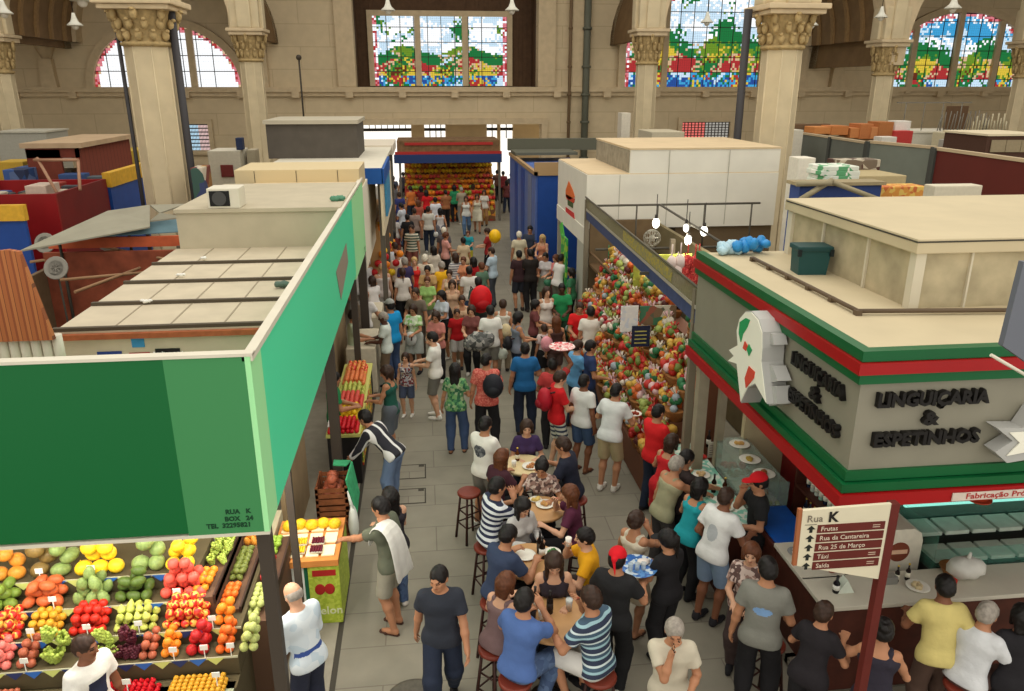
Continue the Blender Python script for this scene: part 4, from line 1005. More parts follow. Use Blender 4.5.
# stacked wooden crates with melons and a green cloth
cr = None
def crate(loc, lab, grp):
    t_ = thing('wooden_crate', lab, 'crate', loc, 0, grp); m = mat('crate_wood', (132, 78, 46), .8, .25, 10)
    b = MB()
    for k in range(3):
        z = .02 + k * .085
        b.box(-.22, .22, -.26, -.245, z, z + .06); b.box(-.22, .22, .245, .26, z, z + .06); b.box(-.22, -.205, -.26, .26, z, z + .06); b.box(.205, .22, -.26, .26, z, z + .06)
    b.build('slat', m, t_); MB().box(-.22, .22, -.26, .26, 0, .02).build('crate_floor', m, t_)
    b = MB(); [b.box(x * .2 - .02, x * .2 + .02, y * .24 - .02, y * .24 + .02, .02, .27) for x in (-1, 1) for y in (-1, 1)]; b.build('corner_post', m, t_)
for k in range(3): crate((-1.42, 9.95, .02 + k * .28), ['bottom wooden crate of the stack below the melons', 'middle wooden crate of the stack below the melons', 'top wooden crate of the stack holding brown melons'][k], 'stacked wooden crates')
pile('melon', 'sphere', 'fruit_onion', .072, -1.6, -1.24, 9.72, .64, 3, 3, 'brown melon heaped on the wooden crate stack', 'melon', 'melons on the crate stack')
b = MB(); b.prism([(-1.22, 9.7, .95), (-1.18, 10.2, .98), (-1.10, 10.15, .5), (-1.12, 9.75, .35)], (.02, 0, 0)); b.prism([(-1.42, 10.2, 1.0), (-1.18, 10.2, .98), (-1.22, 9.95, 1.03), (-1.4, 9.95, 1.05)], (0, 0, .02))
tag(b.build('green_cloth', mat('cloth_green', (64, 170, 116), .8, .2, 12)), 'green cloth hanging over the crate stack', 'cloth')
b = MB(); b.ball((-1.14, 9.62, .30), (.07, .1, .28), 12, 10, 0, .08); b.tube((-1.14, 9.62, .54), (-1.2, 9.70, .78), .03, .01)
tag(b.build('plastic_bag', mat('bag_white', (226, 230, 222), .4)), 'white plastic bag hanging beside the crate stack', 'bag')
# long fruit table with mixed fruit
lt = thing('fruit_table', 'long low fruit table in the aisle with a black skirt, below the mint fascia', 'display table', (-1.4, 12.9, 0))
MB().box(-.27, .27, -1.6, 1.7, .84, .90, bevel=.01).build('table_top', mat('table_lime', (196, 196, 110), .7), lt)
MB().box(-.25, .25, -1.58, 1.68, .02, .84).build('table_skirt', mat('skirt_black', (30, 28, 28), .8), lt)
MB().box(.255, .275, -1.4, 1.0, .25, .84).build('yellow_cloth', blotch('yellow_print', [(226, 200, 60), (190, 60, 40), (120, 150, 60)], 18), lt)
yy = 11.3
for nm, kd, mk, r, d, lab in (('cherry', 'sphere', 'strawberry', .035, .5, 'red cherry plum at the near end'), ('peach', 'sphere', 'melon_yellow', .045, .45, 'yellow peach behind the red ones'), ('apple', 'round', 'apple_rose', .04, .55, 'rosy apple in the middle'), ('pear', 'pear', 'pear_green', .04, .45, 'yellow green pear behind the apples'), ('peach', 'sphere', 'peach', .042, .5, 'orange peach'), ('apple', 'round', 'apple_stripe', .042, .5, 'striped apple at the far end')):
    pile(nm, kd, 'fruit_' + mk, r, -1.65, -1.15, yy, .90, int(d / (r * 1.9)), 2, lab + ' of the long fruit table', nm, lab + ' of the long fruit table'); yy += d + .03
tag(MB().box(-.07, .07, -.1, .1, 0, .02).box(-.06, .06, -.08, .08, .02, .07).build('paper_sheet', cm((240, 238, 232)), None, (-1.58, 11.55, .97)), 'white paper packet lying on the red fruit of the long table', 'paper')
# white counters farther on
for y0, y1, lab in ((15.2, 16.6, 'white counter where the bald men stand, behind the long fruit table'), (17.4, 18.8, 'white counter in the crowd under the white end panel')):
    boxat('service_counter', lab, 'counter', -1.7, -1.1, y0, y1, .02, 1.0, cm((206, 196, 172)), .02)
fa = thing('hanging_fruit_display', 'yellow and orange fruit hanging display under the blue banner', 'fruit display', (-1.25, 22.5, 0))
b = MB(); b.prism([(-.45, -1.5, .6), (.3, -1.5, .6), (-.05, -1.5, 2.6), (-.45, -1.5, 2.6)], (0, 4.5, 0)); b.build('sloping_rack', mat('rack_tan', (180, 140, 90)), fa)
for i in range(90):
    f_ = i / 46; z = .75 + 1.75 * random.random(); y = 21.1 + random.random() * 4.2
    fruit('citrus_bag', 'sphere', random.choice(['fruit_orange', 'fruit_melon_yellow', 'fruit_apple_red', 'fruit_papaya_yellow']), .10, (-.95 - .35 * (z - .6) / 2, y, z), 'coloured fruit bag on the sloping rack under the blue banner', 'fruit bag', 'fruit bags on the sloping rack')
for i in range(9):
    fruit('citrus_bag', 'sphere', random.choice(['fruit_orange', 'fruit_melon_yellow', 'fruit_apple_red']), .10, (-1.55 + .12 * i, 20.93, 1.0 + .25 * (i % 4)), 'coloured fruit bag on the near end of the sloping rack', 'fruit bag', 'fruit bags on the rack end')

# ---------------------------------------------------------------- far fruit stand across the aisle
fs = thing('far_fruit_stand', 'fruit stand at the end of the aisle with a blue band and red roof frieze', 'market stall', (1.2, 37, 0))
b = MB(); b.prism([(-2.1, -.6, .02), (2.1, -.6, .02), (2.1, -.6, .7), (2.1, 1.6, 2.7), (-2.1, 1.6, 2.7), (-2.1, -.6, .7)][:3] + [(2.1, -.6, .7), (-2.1, -.6, .7)], (0, 2.4, 0), 0)
b.prism([(-2.1, -.55, .7), (-2.1, 1.8, .7), (-2.1, 1.8, 2.6)], (4.2, 0, 0), 0); b.build('sloping_counter', blotch('stand_blotch', [(196, 120, 40), (150, 50, 34), (190, 160, 50), (110, 70, 40)], 6), fs)
MB().box(-2.5, 2.4, -.75, -.6, 2.72, 3.1).build('blue_band', mat('band_blue', (34, 56, 104), .6), fs)
MB().box(-2.35, 2.3, -.6, 1.9, 3.1, 3.7, 0).box(-2.45, 2.4, -.72, -.6, 3.1, 3.22, 1).box(-2.0, 2.0, -.65, -.6, 3.5, 3.62, 1).build('roof_frieze', [mat('frieze_tan', (120, 92, 62), .8, .3, 6), mat('frieze_red', (170, 44, 40))], fs)
for x in (-2.3, 2.25): MB().box(x, x + .1, -.6, -.5, .02, 3.1).build('stand_post', mat('post_grey', (100, 94, 84)), fs)
for row in range(9):
    for i in range(24):
        t_ = row / 8; z = .78 + 1.8 * t_; y = 36.45 + 2.2 * t_; x = -.75 + i * .17 + .08 * (row % 2)
        mk = ('fruit_apple_red', 'fruit_orange', 'fruit_melon_yellow', 'fruit_papaya_yellow', 'fruit_lime', 'fruit_apple_rose')[random.choice([(0, 1, 5), (0, 1, 4), (1, 3, 5), (2, 2, 3), (2, 2, 2)][min(4, row // 2)])]
        fruit('citrus_fruit', 'sphere', mk, .095, (x, y - .02, z + .06), {'fruit_apple_red': 'red', 'fruit_orange': 'orange', 'fruit_melon_yellow': 'yellow', 'fruit_papaya_yellow': 'golden', 'fruit_lime': 'green', 'fruit_apple_rose': 'rosy'}[mk] + ' fruit in the %s row of the far stand at the aisle end' % ('lowest', 'second lowest', 'third lowest', 'fourth lowest', 'middle', 'fourth highest', 'third highest', 'second highest', 'highest')[row], 'fruit', 'fruit on the far stand')
# ================================================================ right side: sausage stall with green, red and grey fascia
LX, LY = 3.5, 5.56
ls = thing('snack_bar_stall', 'corner food stall with grey fascia between green and red bands on the right', 'market stall', (5.5, 7.5, 0))
def lp(name, mb, m, par=None):
    me = mb.mesh(name)
    if par is None or par is ls: me.transform(Matrix.Translation((-5.5, -7.5, 0))); return link(name, me, m, ls)
    me.transform(Matrix.Translation((-5.5, -7.5, 0))); return link(name, me, m, par)
G1 = mat('band_green', (10, 92, 48), .35, .05, 4); R1 = mat('band_red', (160, 16, 20), .35, .05, 4); GREY = mat('fascia_grey', (138, 134, 118), .45, .07, 2)
XE, YE = 8.5, 9.5
def band(name, z0, z1, out, m):
    b = MB(); b.box(LX - out, LX + .05, LY - out, YE, z0, z1); b.box(LX + .05, XE, LY - out, LY + .05, z0, z1); return lp(name, b, m)
band('upper_green_band', 3.985, 4.075, .05, G1); band('upper_red_band', 3.88, 3.98, .08, R1); band('middle_green_band', 3.79, 3.875, .05, G1)
band('fascia_panel', 2.99, 3.79, .0, GREY); band('lower_green_band', 2.90, 2.99, .03, G1); band('lower_green_step', 2.81, 2.89, .07, G1); band('lower_red_band', 2.68, 2.80, .10, R1)
lp('roof_deck', MB().box(LX + .02, XE, LY + .02, YE, 3.95, 4.05), mat('roof_beige', (196, 182, 150), .75, .06, 1.5))
b = MB(); pts = [atZ(u, v, 4.09) for u, v in ((753, 258), (858, 311), (1024, 310))]; pts.append(Vector((XE - .2, pts[2].y, 4.09))); b.path(pts, .022)
for k in range(6): q = pts[0].lerp(pts[1], k / 5.0); b.box(q.x - .03, q.x + .03, q.y - .03, q.y + .03, 4.05, 4.10)
lp('roof_conduit', b, mat('conduit_brown', (96, 80, 62), .6))
# upper box
CONC = mat('raw_concrete', (176, 164, 134), .85, .22, 3.5); BOXW = mat('box_white', (204, 196, 174), .7, .05, 2)
bx0, by0, by1 = 4.58, 6.7, 9.4
b = MB(); b.box(bx0 + .04, XE, by0 + .04, by1 - .04, 4.05, 4.62, 0); lp('box_wall', b, CONC)
for q in ((bx0, bx0 + .1, by0, by0 + .1), (bx0, bx0 + .08, by1 - .12, by1)): lp('box_post', MB().box(*q, 4.05, 4.6), BOXW)
for q in ((bx0 + .015, bx0 + .04, 7.55, 7.58), (bx0 + .015, bx0 + .04, 8.5, 8.53), (5.15, 5.17, by0 + .01, by0 + .04), (5.95, 5.97, by0 + .01, by0 + .04), (6.8, 6.82, by0 + .01, by0 + .04)): lp('panel_joint', MB().box(*q, 4.05, 4.6), BOXW)
lp('box_lid', MB().box(bx0 - .04, XE, by0 - .04, by1 + .03, 4.60, 4.74, bevel=.01), mat('lid_beige', (194, 180, 148), .75, .05, 2)); lp('lid_edge', MB().box(bx0 - .045, XE, by0 - .045, by0 - .04, 4.705, 4.72).box(bx0 - .045, bx0 - .04, by0 - .04, by1, 4.705, 4.72), JOINT)
# raised black lettering
BLK = mat('letter_black', (20, 17, 16), .5)
def lettering(body, p0, p1, face):
    me = textmesh(body, .165, .025, .007); xs = [v.co.x for v in me.vertices]; wd = max(xs) - min(xs)
    if face == 'front': L = p1.x - p0.x; M_ = Matrix.Translation(((p0.x + p1.x) / 2 - 5.5, LY - .03 - 7.5, (p0.z + p1.z) / 2)) @ Matrix.Rotation(math.pi / 2, 4, 'X')
    else: L = abs(p0.y - p1.y); M_ = Matrix.Translation((LX - .03 - 5.5, (p0.y + p1.y) / 2 - 7.5, (p0.z + p1.z) / 2)) @ Matrix.Rotation(-math.pi / 2, 4, 'Z') @ Matrix.Rotation(math.pi / 2, 4, 'X')
    me.transform(M_ @ Matrix.Diagonal((L / wd, 1, 1, 1))); return link('lettering', me, BLK, ls)
F_ = LY - .03
lettering('LINGUIÇARIA', atY(876, 401, F_), atY(988, 396, F_), 'front'); lettering('&', atY(921, 420, F_), atY(938, 416, F_), 'front'); lettering('ESPETINHOS', atY(872, 441, F_), atY(978, 435, F_), 'front')
S_ = LX - .03
lettering('LINGUIÇARIA', atX(793, 358, S_), atX(844, 394, S_), 'side'); lettering('&', atX(810, 393, S_), atX(820, 395, S_), 'side'); lettering('ESPETINHOS', atX(790, 394, S_), atX(838, 433, S_), 'side')
# lower structure
WOODD = mat('dark_wood', (74, 36, 26), .5, .25, 6); REDW = mat('red_wall', (122, 30, 28), .6, .1, 3)
lp('inner_wall', MB().box(4.9, 5.0, 8.3, 9.5, .02, 3.95), REDW); lp('inner_wall', MB().box(5.0, XE, 7.55, 7.62, .02, 3.95), REDW); lp('inner_wall', MB().box(4.3, 4.9, 9.4, 9.5, .02, 3.95), mat('inner_cream', (190, 176, 140), .8, .1, 3))
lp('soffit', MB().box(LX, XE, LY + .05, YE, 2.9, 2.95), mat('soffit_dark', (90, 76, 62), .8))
for x, y, w_ in ((3.62, 9.35, .07), (3.95, 9.42, .05)): lp('corner_post', MB().box(x - w_, x + w_, y - w_, y + w_, .02, 3.9), mat('post_stone', (150, 140, 118), .7, .1, 5))
# counters
def counter(name, lab, x0, x1, y0, y1, z, mtop, mbody, ov=.04):
    t_ = thing(name, lab, 'counter', ((x0 + x1) / 2, (y0 + y1) / 2, 0)); cx, cy = t_.location.x, t_.location.y
    MB().box(x0 - cx, x1 - cx, y0 - cy, y1 - cy, .02, z - .05).build('counter_front', mbody, t_); MB().box(x0 - cx - ov, x1 - cx, y0 - cy - ov, y1 - cy, z - .05, z, bevel=.01).build('counter_top', mtop, t_)
    b_ = MB(); b_.box(x0 - cx - ov - .06, x0 - cx - .001, y0 - cy - .06, y1 - cy, .02, .12); b_.build('foot_rest', mat('foot_tile', (120, 112, 100), .5), t_); return t_
TOPW = mat('counter_white', (196, 190, 174), .3, .04, 5)
counter('bar_counter', 'white-topped dark wood counter along the front of the snack stall', 3.9, XE, 6.2, 6.68, 1.1, TOPW, WOODD)
counter('bar_counter', 'white-topped counter side running from the corner to the blue tray', 3.9, 4.36, 6.68, 7.35, 1.1, TOPW, WOODD)
counter('bar_counter', 'dark counter side below the blue serving board', 3.9, 4.36, 7.36, 8.1, 1.06, WOODD, WOODD)
counter('eating_counter', 'green and white patterned eating counter by the glass food case', 3.42, 3.88, 7.9, 10.1, 1.05, blotch('mint_pattern', [(120, 190, 168), (206, 222, 206), (150, 206, 186), (226, 228, 214)], 16, .4), WOODD)
tag(MB().box(-.24, .24, -.4, .4, 0, .03, bevel=.01).build('serving_board', mat('board_blue', (24, 84, 170), .35, .1, 6), None, (4.13, 7.74, 1.07)), 'large blue serving board lying on the counter behind the white-shirted man', 'board')
# glass food case
GLS = mat('case_glass', (170, 196, 184), .08, alpha=.28)
gc = thing('glass_food_case', 'glass case of cooked food beside the patterned eating counter', 'display case', (4.15, 9.0, 0))
MB().box(-.24, .24, -.85, .45, .02, 1.02).build('case_base', mat('case_steel', (120, 116, 104), .4), gc)
b = MB(); b.box(-.24, -.232, -.85, .45, 1.02, 1.42); b.box(-.24, .24, -.85, -.842, 1.02, 1.42); b.box(-.24, .2, -.85, .45, 1.42, 1.428); b.build('case_glass', GLS, gc)
for i in range(5): 
    o = MB().box(-.2, .2, -.82 + i * .25, -.60 + i * .25, 1.02, 1.06, bevel=.01).build('food_tray', cm((170, 165, 150), .3), gc)
    b = MB(); [b.ball((random.uniform(-.15, .15), -.71 + i * .25 + random.uniform(-.07, .07), 1.08), random.uniform(.025, .04), 7, 5, 0, .2) for _ in range(18)]
    b.build('cooked_food', cm([(150, 150, 60), (170, 110, 50), (190, 160, 80), (130, 90, 40), (170, 60, 40)][i], .6), o)
pz = thing('chilled_display_case', 'teal-lit glass chiller with white trays behind the front counter', 'display case', (6.15, 7.08, 0))
MB().box(-.75, 1.6, -.35, .4, .02, 1.02).build('case_base', mat('case_dark', (52, 46, 42), .5), pz)
b = MB(); b.box(-.75, 1.6, -.36, -.35, 1.02, 1.30); b.box(-.75, -.74, -.35, .4, 1.02, 1.5); b.box(-.75, 1.6, .0, .4, 1.5, 1.51); b.build('case_glass', mat('teal_glass', (110, 180, 160), .1, alpha=.16), pz); MB().box(-.75, 1.6, .38, .4, 1.02, 1.6).build('case_back', mat('case_teal_back', (60, 96, 86), .5), pz)
for i in range(7):
    for j in range(2): MB().box(-.70 + i * .33, -.41 + i * .33, -.32 + j * .34, -.02 + j * .34, 1.10 + j * .12, 1.15 + j * .12, bevel=.01).build('tray', mat('tray_pale', (178, 190, 176), .4, .1, 8), pz)
MB().box(-.7, 1.55, .33, .37, 1.42, 1.45).build('case_light', glow('case_teal_light', (150, 235, 215), 1.6), pz)
b = MB(); [b.ball((.1, .2, 1.56), (.10, .10, .03), 10, 6) for i in (2,)]; b.lathe([(.05, 1.515), (.13, 1.55), (.14, 1.57)], (.1, .2, 0), n=18)
b.build('red_sauce_bowl', cm((196, 70, 40), .4), pz)
# white cooler with a round brown emblem
dc = thing('drinks_cooler', 'white rounded cooler with a round brown emblem behind the counter', 'cooler', (5.08, 7.05, 0))
b = MB(); b.prism([(-.24, -.2, .02), (.24, -.2, .02), (.24, -.2, 1.35), (.21, -.2, 1.44), (.12, -.2, 1.50), (-.24, -.2, 1.50)], (0, .5, 0)); b.build('cooler_body', cm((214, 208, 190), .4), dc)
b = MB(); b.lathe([(.12, 0), (.12, .008)], n=24); me = b.mesh(); me.transform(Matrix.Translation((-.02, -.2, 1.22)) @ Matrix.Rotation(math.pi / 2, 4, 'X')); link('round_emblem', me, cm((120, 60, 40)), dc)
MB().box(-.11, .07, -.214, -.209, 1.20, 1.25).build('emblem_band', cm((220, 180, 150)), dc)
# posters and shelves inside
def wallitem(name, lab, cat, u0, v0, u1, v1, y, c, th=.02, extra=None):
    p, q = atY(u0, v0, y), atY(u1, v1, y); o = MB().box(0, q.x - p.x, -th, 0, 0, p.z - q.z).build(name, c, None, (p.x, y, q.z)); tag(o, lab, cat); return o
wallitem('price_board', 'white paper price board hanging left of the chilled case', 'board', 920, 504, 948, 523, 7.5, cm((206, 198, 190)))
for k in range(3): MB().box(.05, .35, -.026, -.02, .05 + .05 * k, .07 + .05 * k).build('printed_line', cm((190, 90, 70) if k == 2 else (120, 110, 104)), bpy.data.objects['price_board'])
wallitem('yellow_pillar', 'cream yellow pillar behind the counter next to the sign', 'pillar', 908, 500, 920, 540, 7.54, cm((176, 166, 116)), .03)
for i, u in enumerate((975, 992, 1010)): wallitem('price_card', 'small white card above the chilled case, %s' % ('left one', 'middle one', 'right one')[i], 'price card', u - 4, 517, u + 4, 522, 7.53, cm((206, 204, 190)), .01)
# bottles, plates, bags on the counters
def bottle(loc, c, lab, h=.26, r=.033, label_c=None, grp=None):
    t_ = thing('bottle', lab, 'bottle', loc, 0, grp)
    MB().lathe([(r * .9, 0), (r, .01), (r, h * .58), (r * .4, h * .74), (r * .36, h * .95)], n=14).build('bottle_body', mat('bottle_%d_%d_%d' % c, c, .12), t_)
    MB().lathe([(r * .45, h * .94), (r * .45, h)], n=10).build('bottle_cap', cm((200, 170, 60) if label_c is None else (40, 40, 40), .4), t_)
    MB().lathe([(r * 1.03, h * .2), (r * 1.03, h * .48)], n=14).build('bottle_label', cm(label_c or (226, 220, 200)), t_); return t_
def plate(loc, lab, food=None, r=.12, c=(232, 228, 216), grp=None):
    t_ = thing('plate', lab, 'plate', loc, 0, grp); MB().lathe([(r * .6, 0), (r * .62, .006), (r, .02), (r * .97, .024), (r * .6, .010)], n=24).build('plate_dish', cm(c, .25), t_)
    if food:
        b_ = MB(); [b_.ball((random.uniform(-.045, .045), random.uniform(-.045, .045), .028), random.uniform(.018, .03), 7, 5, 0, .15) for _ in range(9)]; b_.build('food', cm(food, .6), t_)
    return t_
def bagobj(loc, s, c, lab, cat='bag', name='plastic_bag', squash=(1, .7, 1)):
    b_ = MB(); b_.ball((0, 0, s), (s * squash[0], s * squash[1], s * squash[2]), 14, 10, 0, .10); b_.ball((s * .3, .02, s * .7), (s * .7, s * .55, s * .65), 10, 8, 0, .12)
    b_.tube((0, 0, s * 1.8), (s * .1, 0, s * 2.25), s * .16, s * .08, 8); return tag(b_.build(name, cm(c, .4), None, loc), lab, cat)
bottle((4.02, 9.95, 1.05), (34, 26, 22), 'dark bottle with white label at the far end of the patterned counter', label_c=(230, 226, 214))
bottle((3.62, 8.65, 1.05), (36, 26, 20), 'dark bottle on the patterned counter next to the reaching arm', label_c=(222, 200, 160)); bottle((3.74, 8.58, 1.05), (60, 30, 18), 'brown bottle beside the dark bottle on the patterned counter', .24)
plate((3.62, 8.25, 1.05), 'white plate with an omelette nearest on the patterned counter', (226, 190, 110)); plate((3.58, 9.55, 1.05), 'white plate of yellow food at the far end of the patterned counter', (220, 200, 150)); plate((3.62, 9.1, 1.05), 'white plate with bread in the middle of the patterned counter', (214, 180, 130))
plate((3.80, 9.62, 1.05), 'red bowl of sauce on the patterned counter', (180, 40, 30), .08, (180, 50, 44))
q = atZ(948, 598, 1.1); 
q = atZ(975, 590, 1.1); bagobj((q.x, 6.45, 1.1), .15, (206, 204, 196), 'large crumpled white bag on the front counter', squash=(1.35, .9, .8))
bottle((atZ(904, 590, 1.1).x, 6.5, 1.1), (28, 22, 20), 'dark sauce bottle on the front counter left of the yellow shirt', .2, .025); bottle((atZ(917, 590, 1.1).x, 6.52, 1.1), (30, 22, 20), 'dark sauce bottle on the front counter closer to the yellow shirt', .2, .025)
plate((atZ(925, 595, 1.1).x, 6.38, 1.1), 'white plate on the front counter by the yellow shirt elbow', (200, 180, 140)); plate((atZ(841, 583, 1.1).x, 6.75, 1.1), 'small reddish ashtray near the counter corner', None, .05, (150, 80, 60))
bottle((atZ(837, 600, 1.1).x + .05, 6.4, 1.1), (20, 18, 24), 'black bottle with white band below the street sign', .2, .035, (230, 228, 220))
tag(MB().prism([(-.09, -.05, 0), (.09, -.05, 0), (0, -.05, .16)], (0, .1, 0)).build('napkin_stand', cm((206, 214, 200))), 'pale folded napkin stand on the counter corner', 'napkin stand').location = (4.2, 6.42, 1.1)
plate((4.02, 7.12, 1.1), 'grey dish with a white cloth at the near end of the blue board', (220, 216, 206), .1, (150, 150, 150))
# shelf of bottles inside
hs = thing('bottle_shelf', 'dark shelf of green and clear bottles inside the snack stall', 'shelf', (4.65, 8.0, 0))
for z in (.9, 1.3, 1.7): MB().box(-.12, .12, -.75, .3, z, z + .03).build('shelf_board', WOODD, hs)
for q in (-.74, .27): MB().box(-.12, .12, q, q + .03, .02, 1.9).build('shelf_side', WOODD, hs)
for k in range(3):
    for i in range(9):
        c = random.choice([(40, 90, 60), (190, 200, 190), (110, 60, 30), (30, 40, 60), (150, 190, 170)]); bottle((4.65, 7.32 + i * .105, .93 + k * .4), c, 'bottle standing in the row on the dark shelf behind the red cap vendor', .24, .03, grp='bottles on the shelf inside the snack stall')
# banner on the lower red band
p, q = atY(954, 488, LY - .11), atY(1024, 482, LY - .11)
bn = MB().box(0, 2.2, 0, .01, 0, .075).build('banner', cm((210, 196, 184)), None, (p.x, LY - .115, 2.695)); tag(bn, 'narrow white banner with red letters on the lower red band', 'banner')
me = textmesh('Fabricação Própria', .075, .001, .001, 'LEFT'); me.transform(Matrix.Translation((.12, -.003, .04)) @ Matrix.Rotation(math.pi / 2, 4, 'X') @ Matrix.Diagonal((1.25, 1, 1, 1))); link('banner_lettering', me, cm((170, 40, 36)), bn)
# emblem boards
def poly_sign(name, lab, outline, x, depth, cface, cside, extra):
    """sign standing off the left face: outline pixels at plane x"""
    pts = [atX(u, v, x) for u, v in outline]; c = sum(pts, Vector()) / len(pts); t_ = thing(name, lab, 'sign', c)
    b_ = MB(); b_.prism([p - c for p in pts], (depth, 0, 0)); b_.build('sign_body', cside, t_)
    b_ = MB(); cc = Vector(); b_.prism([(p - c) * .97 + Vector((-.008, 0, 0)) for p in pts], (.008, 0, 0)); b_.build('sign_face', cface, t_)
    for nm, px, m in extra: b_ = MB(); b_.prism([atX(u, v, x) - c + Vector((-.016, 0, 0)) for u, v in px], (.008, 0, 0)); b_.build(nm, m, t_)
    return t_
SILV = mat('sign_silver', (176, 176, 172), .4); SFACE = mat('sign_white', (240, 238, 222), .5)
tomb = [(738, 345), (737, 330), (740, 318), (746, 311), (752, 311), (759, 319), (763, 332), (763, 345), (760, 355), (763, 362)]
body = [(738, 345), (729, 350), (734, 355), (728, 358), (737, 362), (741, 402), (748, 388), (757, 384), (766, 404), (763, 362)]
poly_sign('emblem_sign', 'white rounded emblem sign with green and red drawing on the stall side', [(738, 345), (737, 330), (740, 318), (746, 311), (752, 311), (759, 319), (763, 332), (763, 348), (762, 362), (767, 404), (756, 384), (748, 388), (741, 403), (737, 364), (728, 361), (734, 356), (729, 350)], 3.26, .22, SFACE, SILV,
          [('green_mark', [(741, 322), (747, 318), (751, 320), (748, 328), (744, 334), (742, 342), (740, 333)], mat('mark_green', (40, 150, 90))), ('red_mark', [(746, 341), (749, 346), (747, 351), (744, 348)], mat('mark_red', (208, 74, 54))),
           ('green_dot', [(750, 344), (753, 350), (750, 356), (748, 349)], mat('mark_green', (40, 150, 90))), ('red_mark', [(750, 366), (756, 372), (755, 378), (747, 388), (746, 378)], mat('mark_red', (208, 74, 54)))])
for px in (((764, 330), (772, 334), (774, 345), (765, 344)), ((765, 362), (772, 366), (778, 381), (768, 383)), ((766, 386), (776, 386), (777, 404), (769, 406))):
    pts = [atX(u, v, 3.33) for u, v in px]; b = MB(); b.prism(pts, (.14, 0, 0)); me = b.mesh(); par = bpy.data.objects['emblem_sign']; me.transform(Matrix.Translation(-par.location)); link('silver_ray', me, SILV, par)
pts = [(1030, 408), (1016, 428), (990, 428), (1006, 441), (988, 452), (1000, 463), (1030, 458)]
pts = [(u + 7, v) for u, v in pts]; ps = [atY(u, v, 5.40) for u, v in pts]; c = ps[0].copy(); t_ = thing('star_sign', 'silver star-shaped sign at the right end of the stall front', 'sign', c)
b = MB(); b.prism([p - c for p in ps], (0, .14, 0)); b.build('sign_body', SILV, t_)
b = MB(); b.prism([atY(u + 7, v, 5.385) - c for u, v in ((1030, 420), (1018, 432), (1003, 433), (1013, 443), (1000, 456), (1030, 450))], (0, .01, 0)); b.build('sign_face', SFACE, t_)
# grey hanging board with white rod at the right edge
p = [atY(u, v, 4.7) for u, v in ((1024, 262), (1036, 262), (1040, 372), (1003, 346))]; c = p[3].copy(); t_ = thing('hanging_board', 'blue-grey hanging board cut by the right edge with a white rod', 'sign', c)
b = MB(); b.prism([q - c for q in p], (.0, .05, 0)); b.build('board_panel', mat('board_bluegrey', (104, 108, 118), .5), t_)
b = MB(); b.tube(atY(991, 355, 4.66) - c, atY(1036, 381, 4.66) - c, .012, n=8); b.build('support_rod', WHITEP, t_)
# bin on the roof
p = atZ(813, 275, 4.05); t_ = thing('storage_bin', 'dark teal lidded bin on the snack stall roof', 'bin', (p.x, p.y + .12, 4.05), math.radians(-6)); TEAL = mat('bin_teal', (34, 78, 78), .5, .06, 4)
b = MB(); b.prism([(-.16, -.12, 0), (.16, -.12, 0), (.18, -.14, .27), (-.18, -.14, .27)], (0, .25, 0)); b.build('bin_body', TEAL, t_); MB().box(-.2, .2, -.16, .14, .27, .33, bevel=.015).build('bin_lid', mat('lid_teal', (28, 66, 66), .5), t_)
b = MB()
for x in (-.18, .18): b.box(x - .02, x + .02, -.17, -.14, .22, .30)
b.build('bin_latch', mat('latch_dark', (20, 30, 32)), t_)
for (u_, c_, lab_, s_) in ((742, (50, 140, 206), 'bright blue crumpled plastic heap on the far edge of the snack stall roof', .17), (719, (176, 208, 222), 'pale crumpled plastic heap left of the bright blue one', .14)):
    b = MB(); rr_ = random.Random(u_)
    for k in range(11): b.ball((rr_.uniform(-1.2, 1.2) * s_, rr_.uniform(-.5, .5) * s_, rr_.uniform(.35, .9) * s_), (s_ * rr_.uniform(.35, .6), s_ * .4, s_ * rr_.uniform(.3, .55)), 10, 7, 0, .16)
    q_ = atZ(u_, 250, 4.05); tag(b.build('plastic_heap', mat('plastic_%d' % u_, c_, .3, .12, 20), None, (q_.x, min(9.35, q_.y), 4.05)), lab_, 'plastic sheet')

# ---- street direction sign on a brown post
sg = thing('direction_sign', 'Rua K street direction sign with arrows on a brown post', 'sign', (3.50, 4.9, 0)); BROWN = mat('sign_brown', (96, 34, 28), .5, .1, 4)
MB().box(-.035, .035, -.035, .035, .0, 3.06).build('sign_post', BROWN, sg)
pts = [atY(u, v, 4.87) - Vector((3.5, 4.9, 0)) for u, v in ((803, 511), (892, 504), (883, 580), (797, 566))]
b = MB(); b.prism([pts[0], pts[1], pts[2], pts[3]], (0, .03, 0)); b.build('sign_board', mat('sign_cream', (214, 206, 180), .5, .05, 3), sg)
b = MB(); b.prism([pts[0] + Vector((-.03, .005, .01)), pts[0] + Vector((0, .005, .01)), pts[3] + Vector((0, .005, 0)), pts[3] + Vector((-.03, .005, 0))], (0, .03, 0)); b.build('sign_edge', mat('edge_tan', (160, 96, 60)), sg)
zt = pts[0].z; x0 = pts[0].x
rows = [('Frutas', 522, 511), ('Rua da Cantareira', 533, 523), ('Rua 25 de Março', 545, 534), ('Táxi', 555, 545), ('Saída', 566, 556)]
def txt(body, x, z, s, m, par, y=-.034, al='LEFT', bold=.0, sx=1.0):
    me_ = textmesh(body, s, .001, bold, al); me_.transform(Matrix.Translation((x, y, z)) @ Matrix.Rotation(math.pi / 2, 4, 'X') @ Matrix.Diagonal((sx, 1, 1, 1))); return link('sign_lettering', me_, m, par)
txt('Rua', x0 + .04, zt - .075, .085, cm((120, 112, 100)), sg); txt('K', x0 + .21, zt - .07, .12, cm((30, 26, 24)), sg, bold=.004)
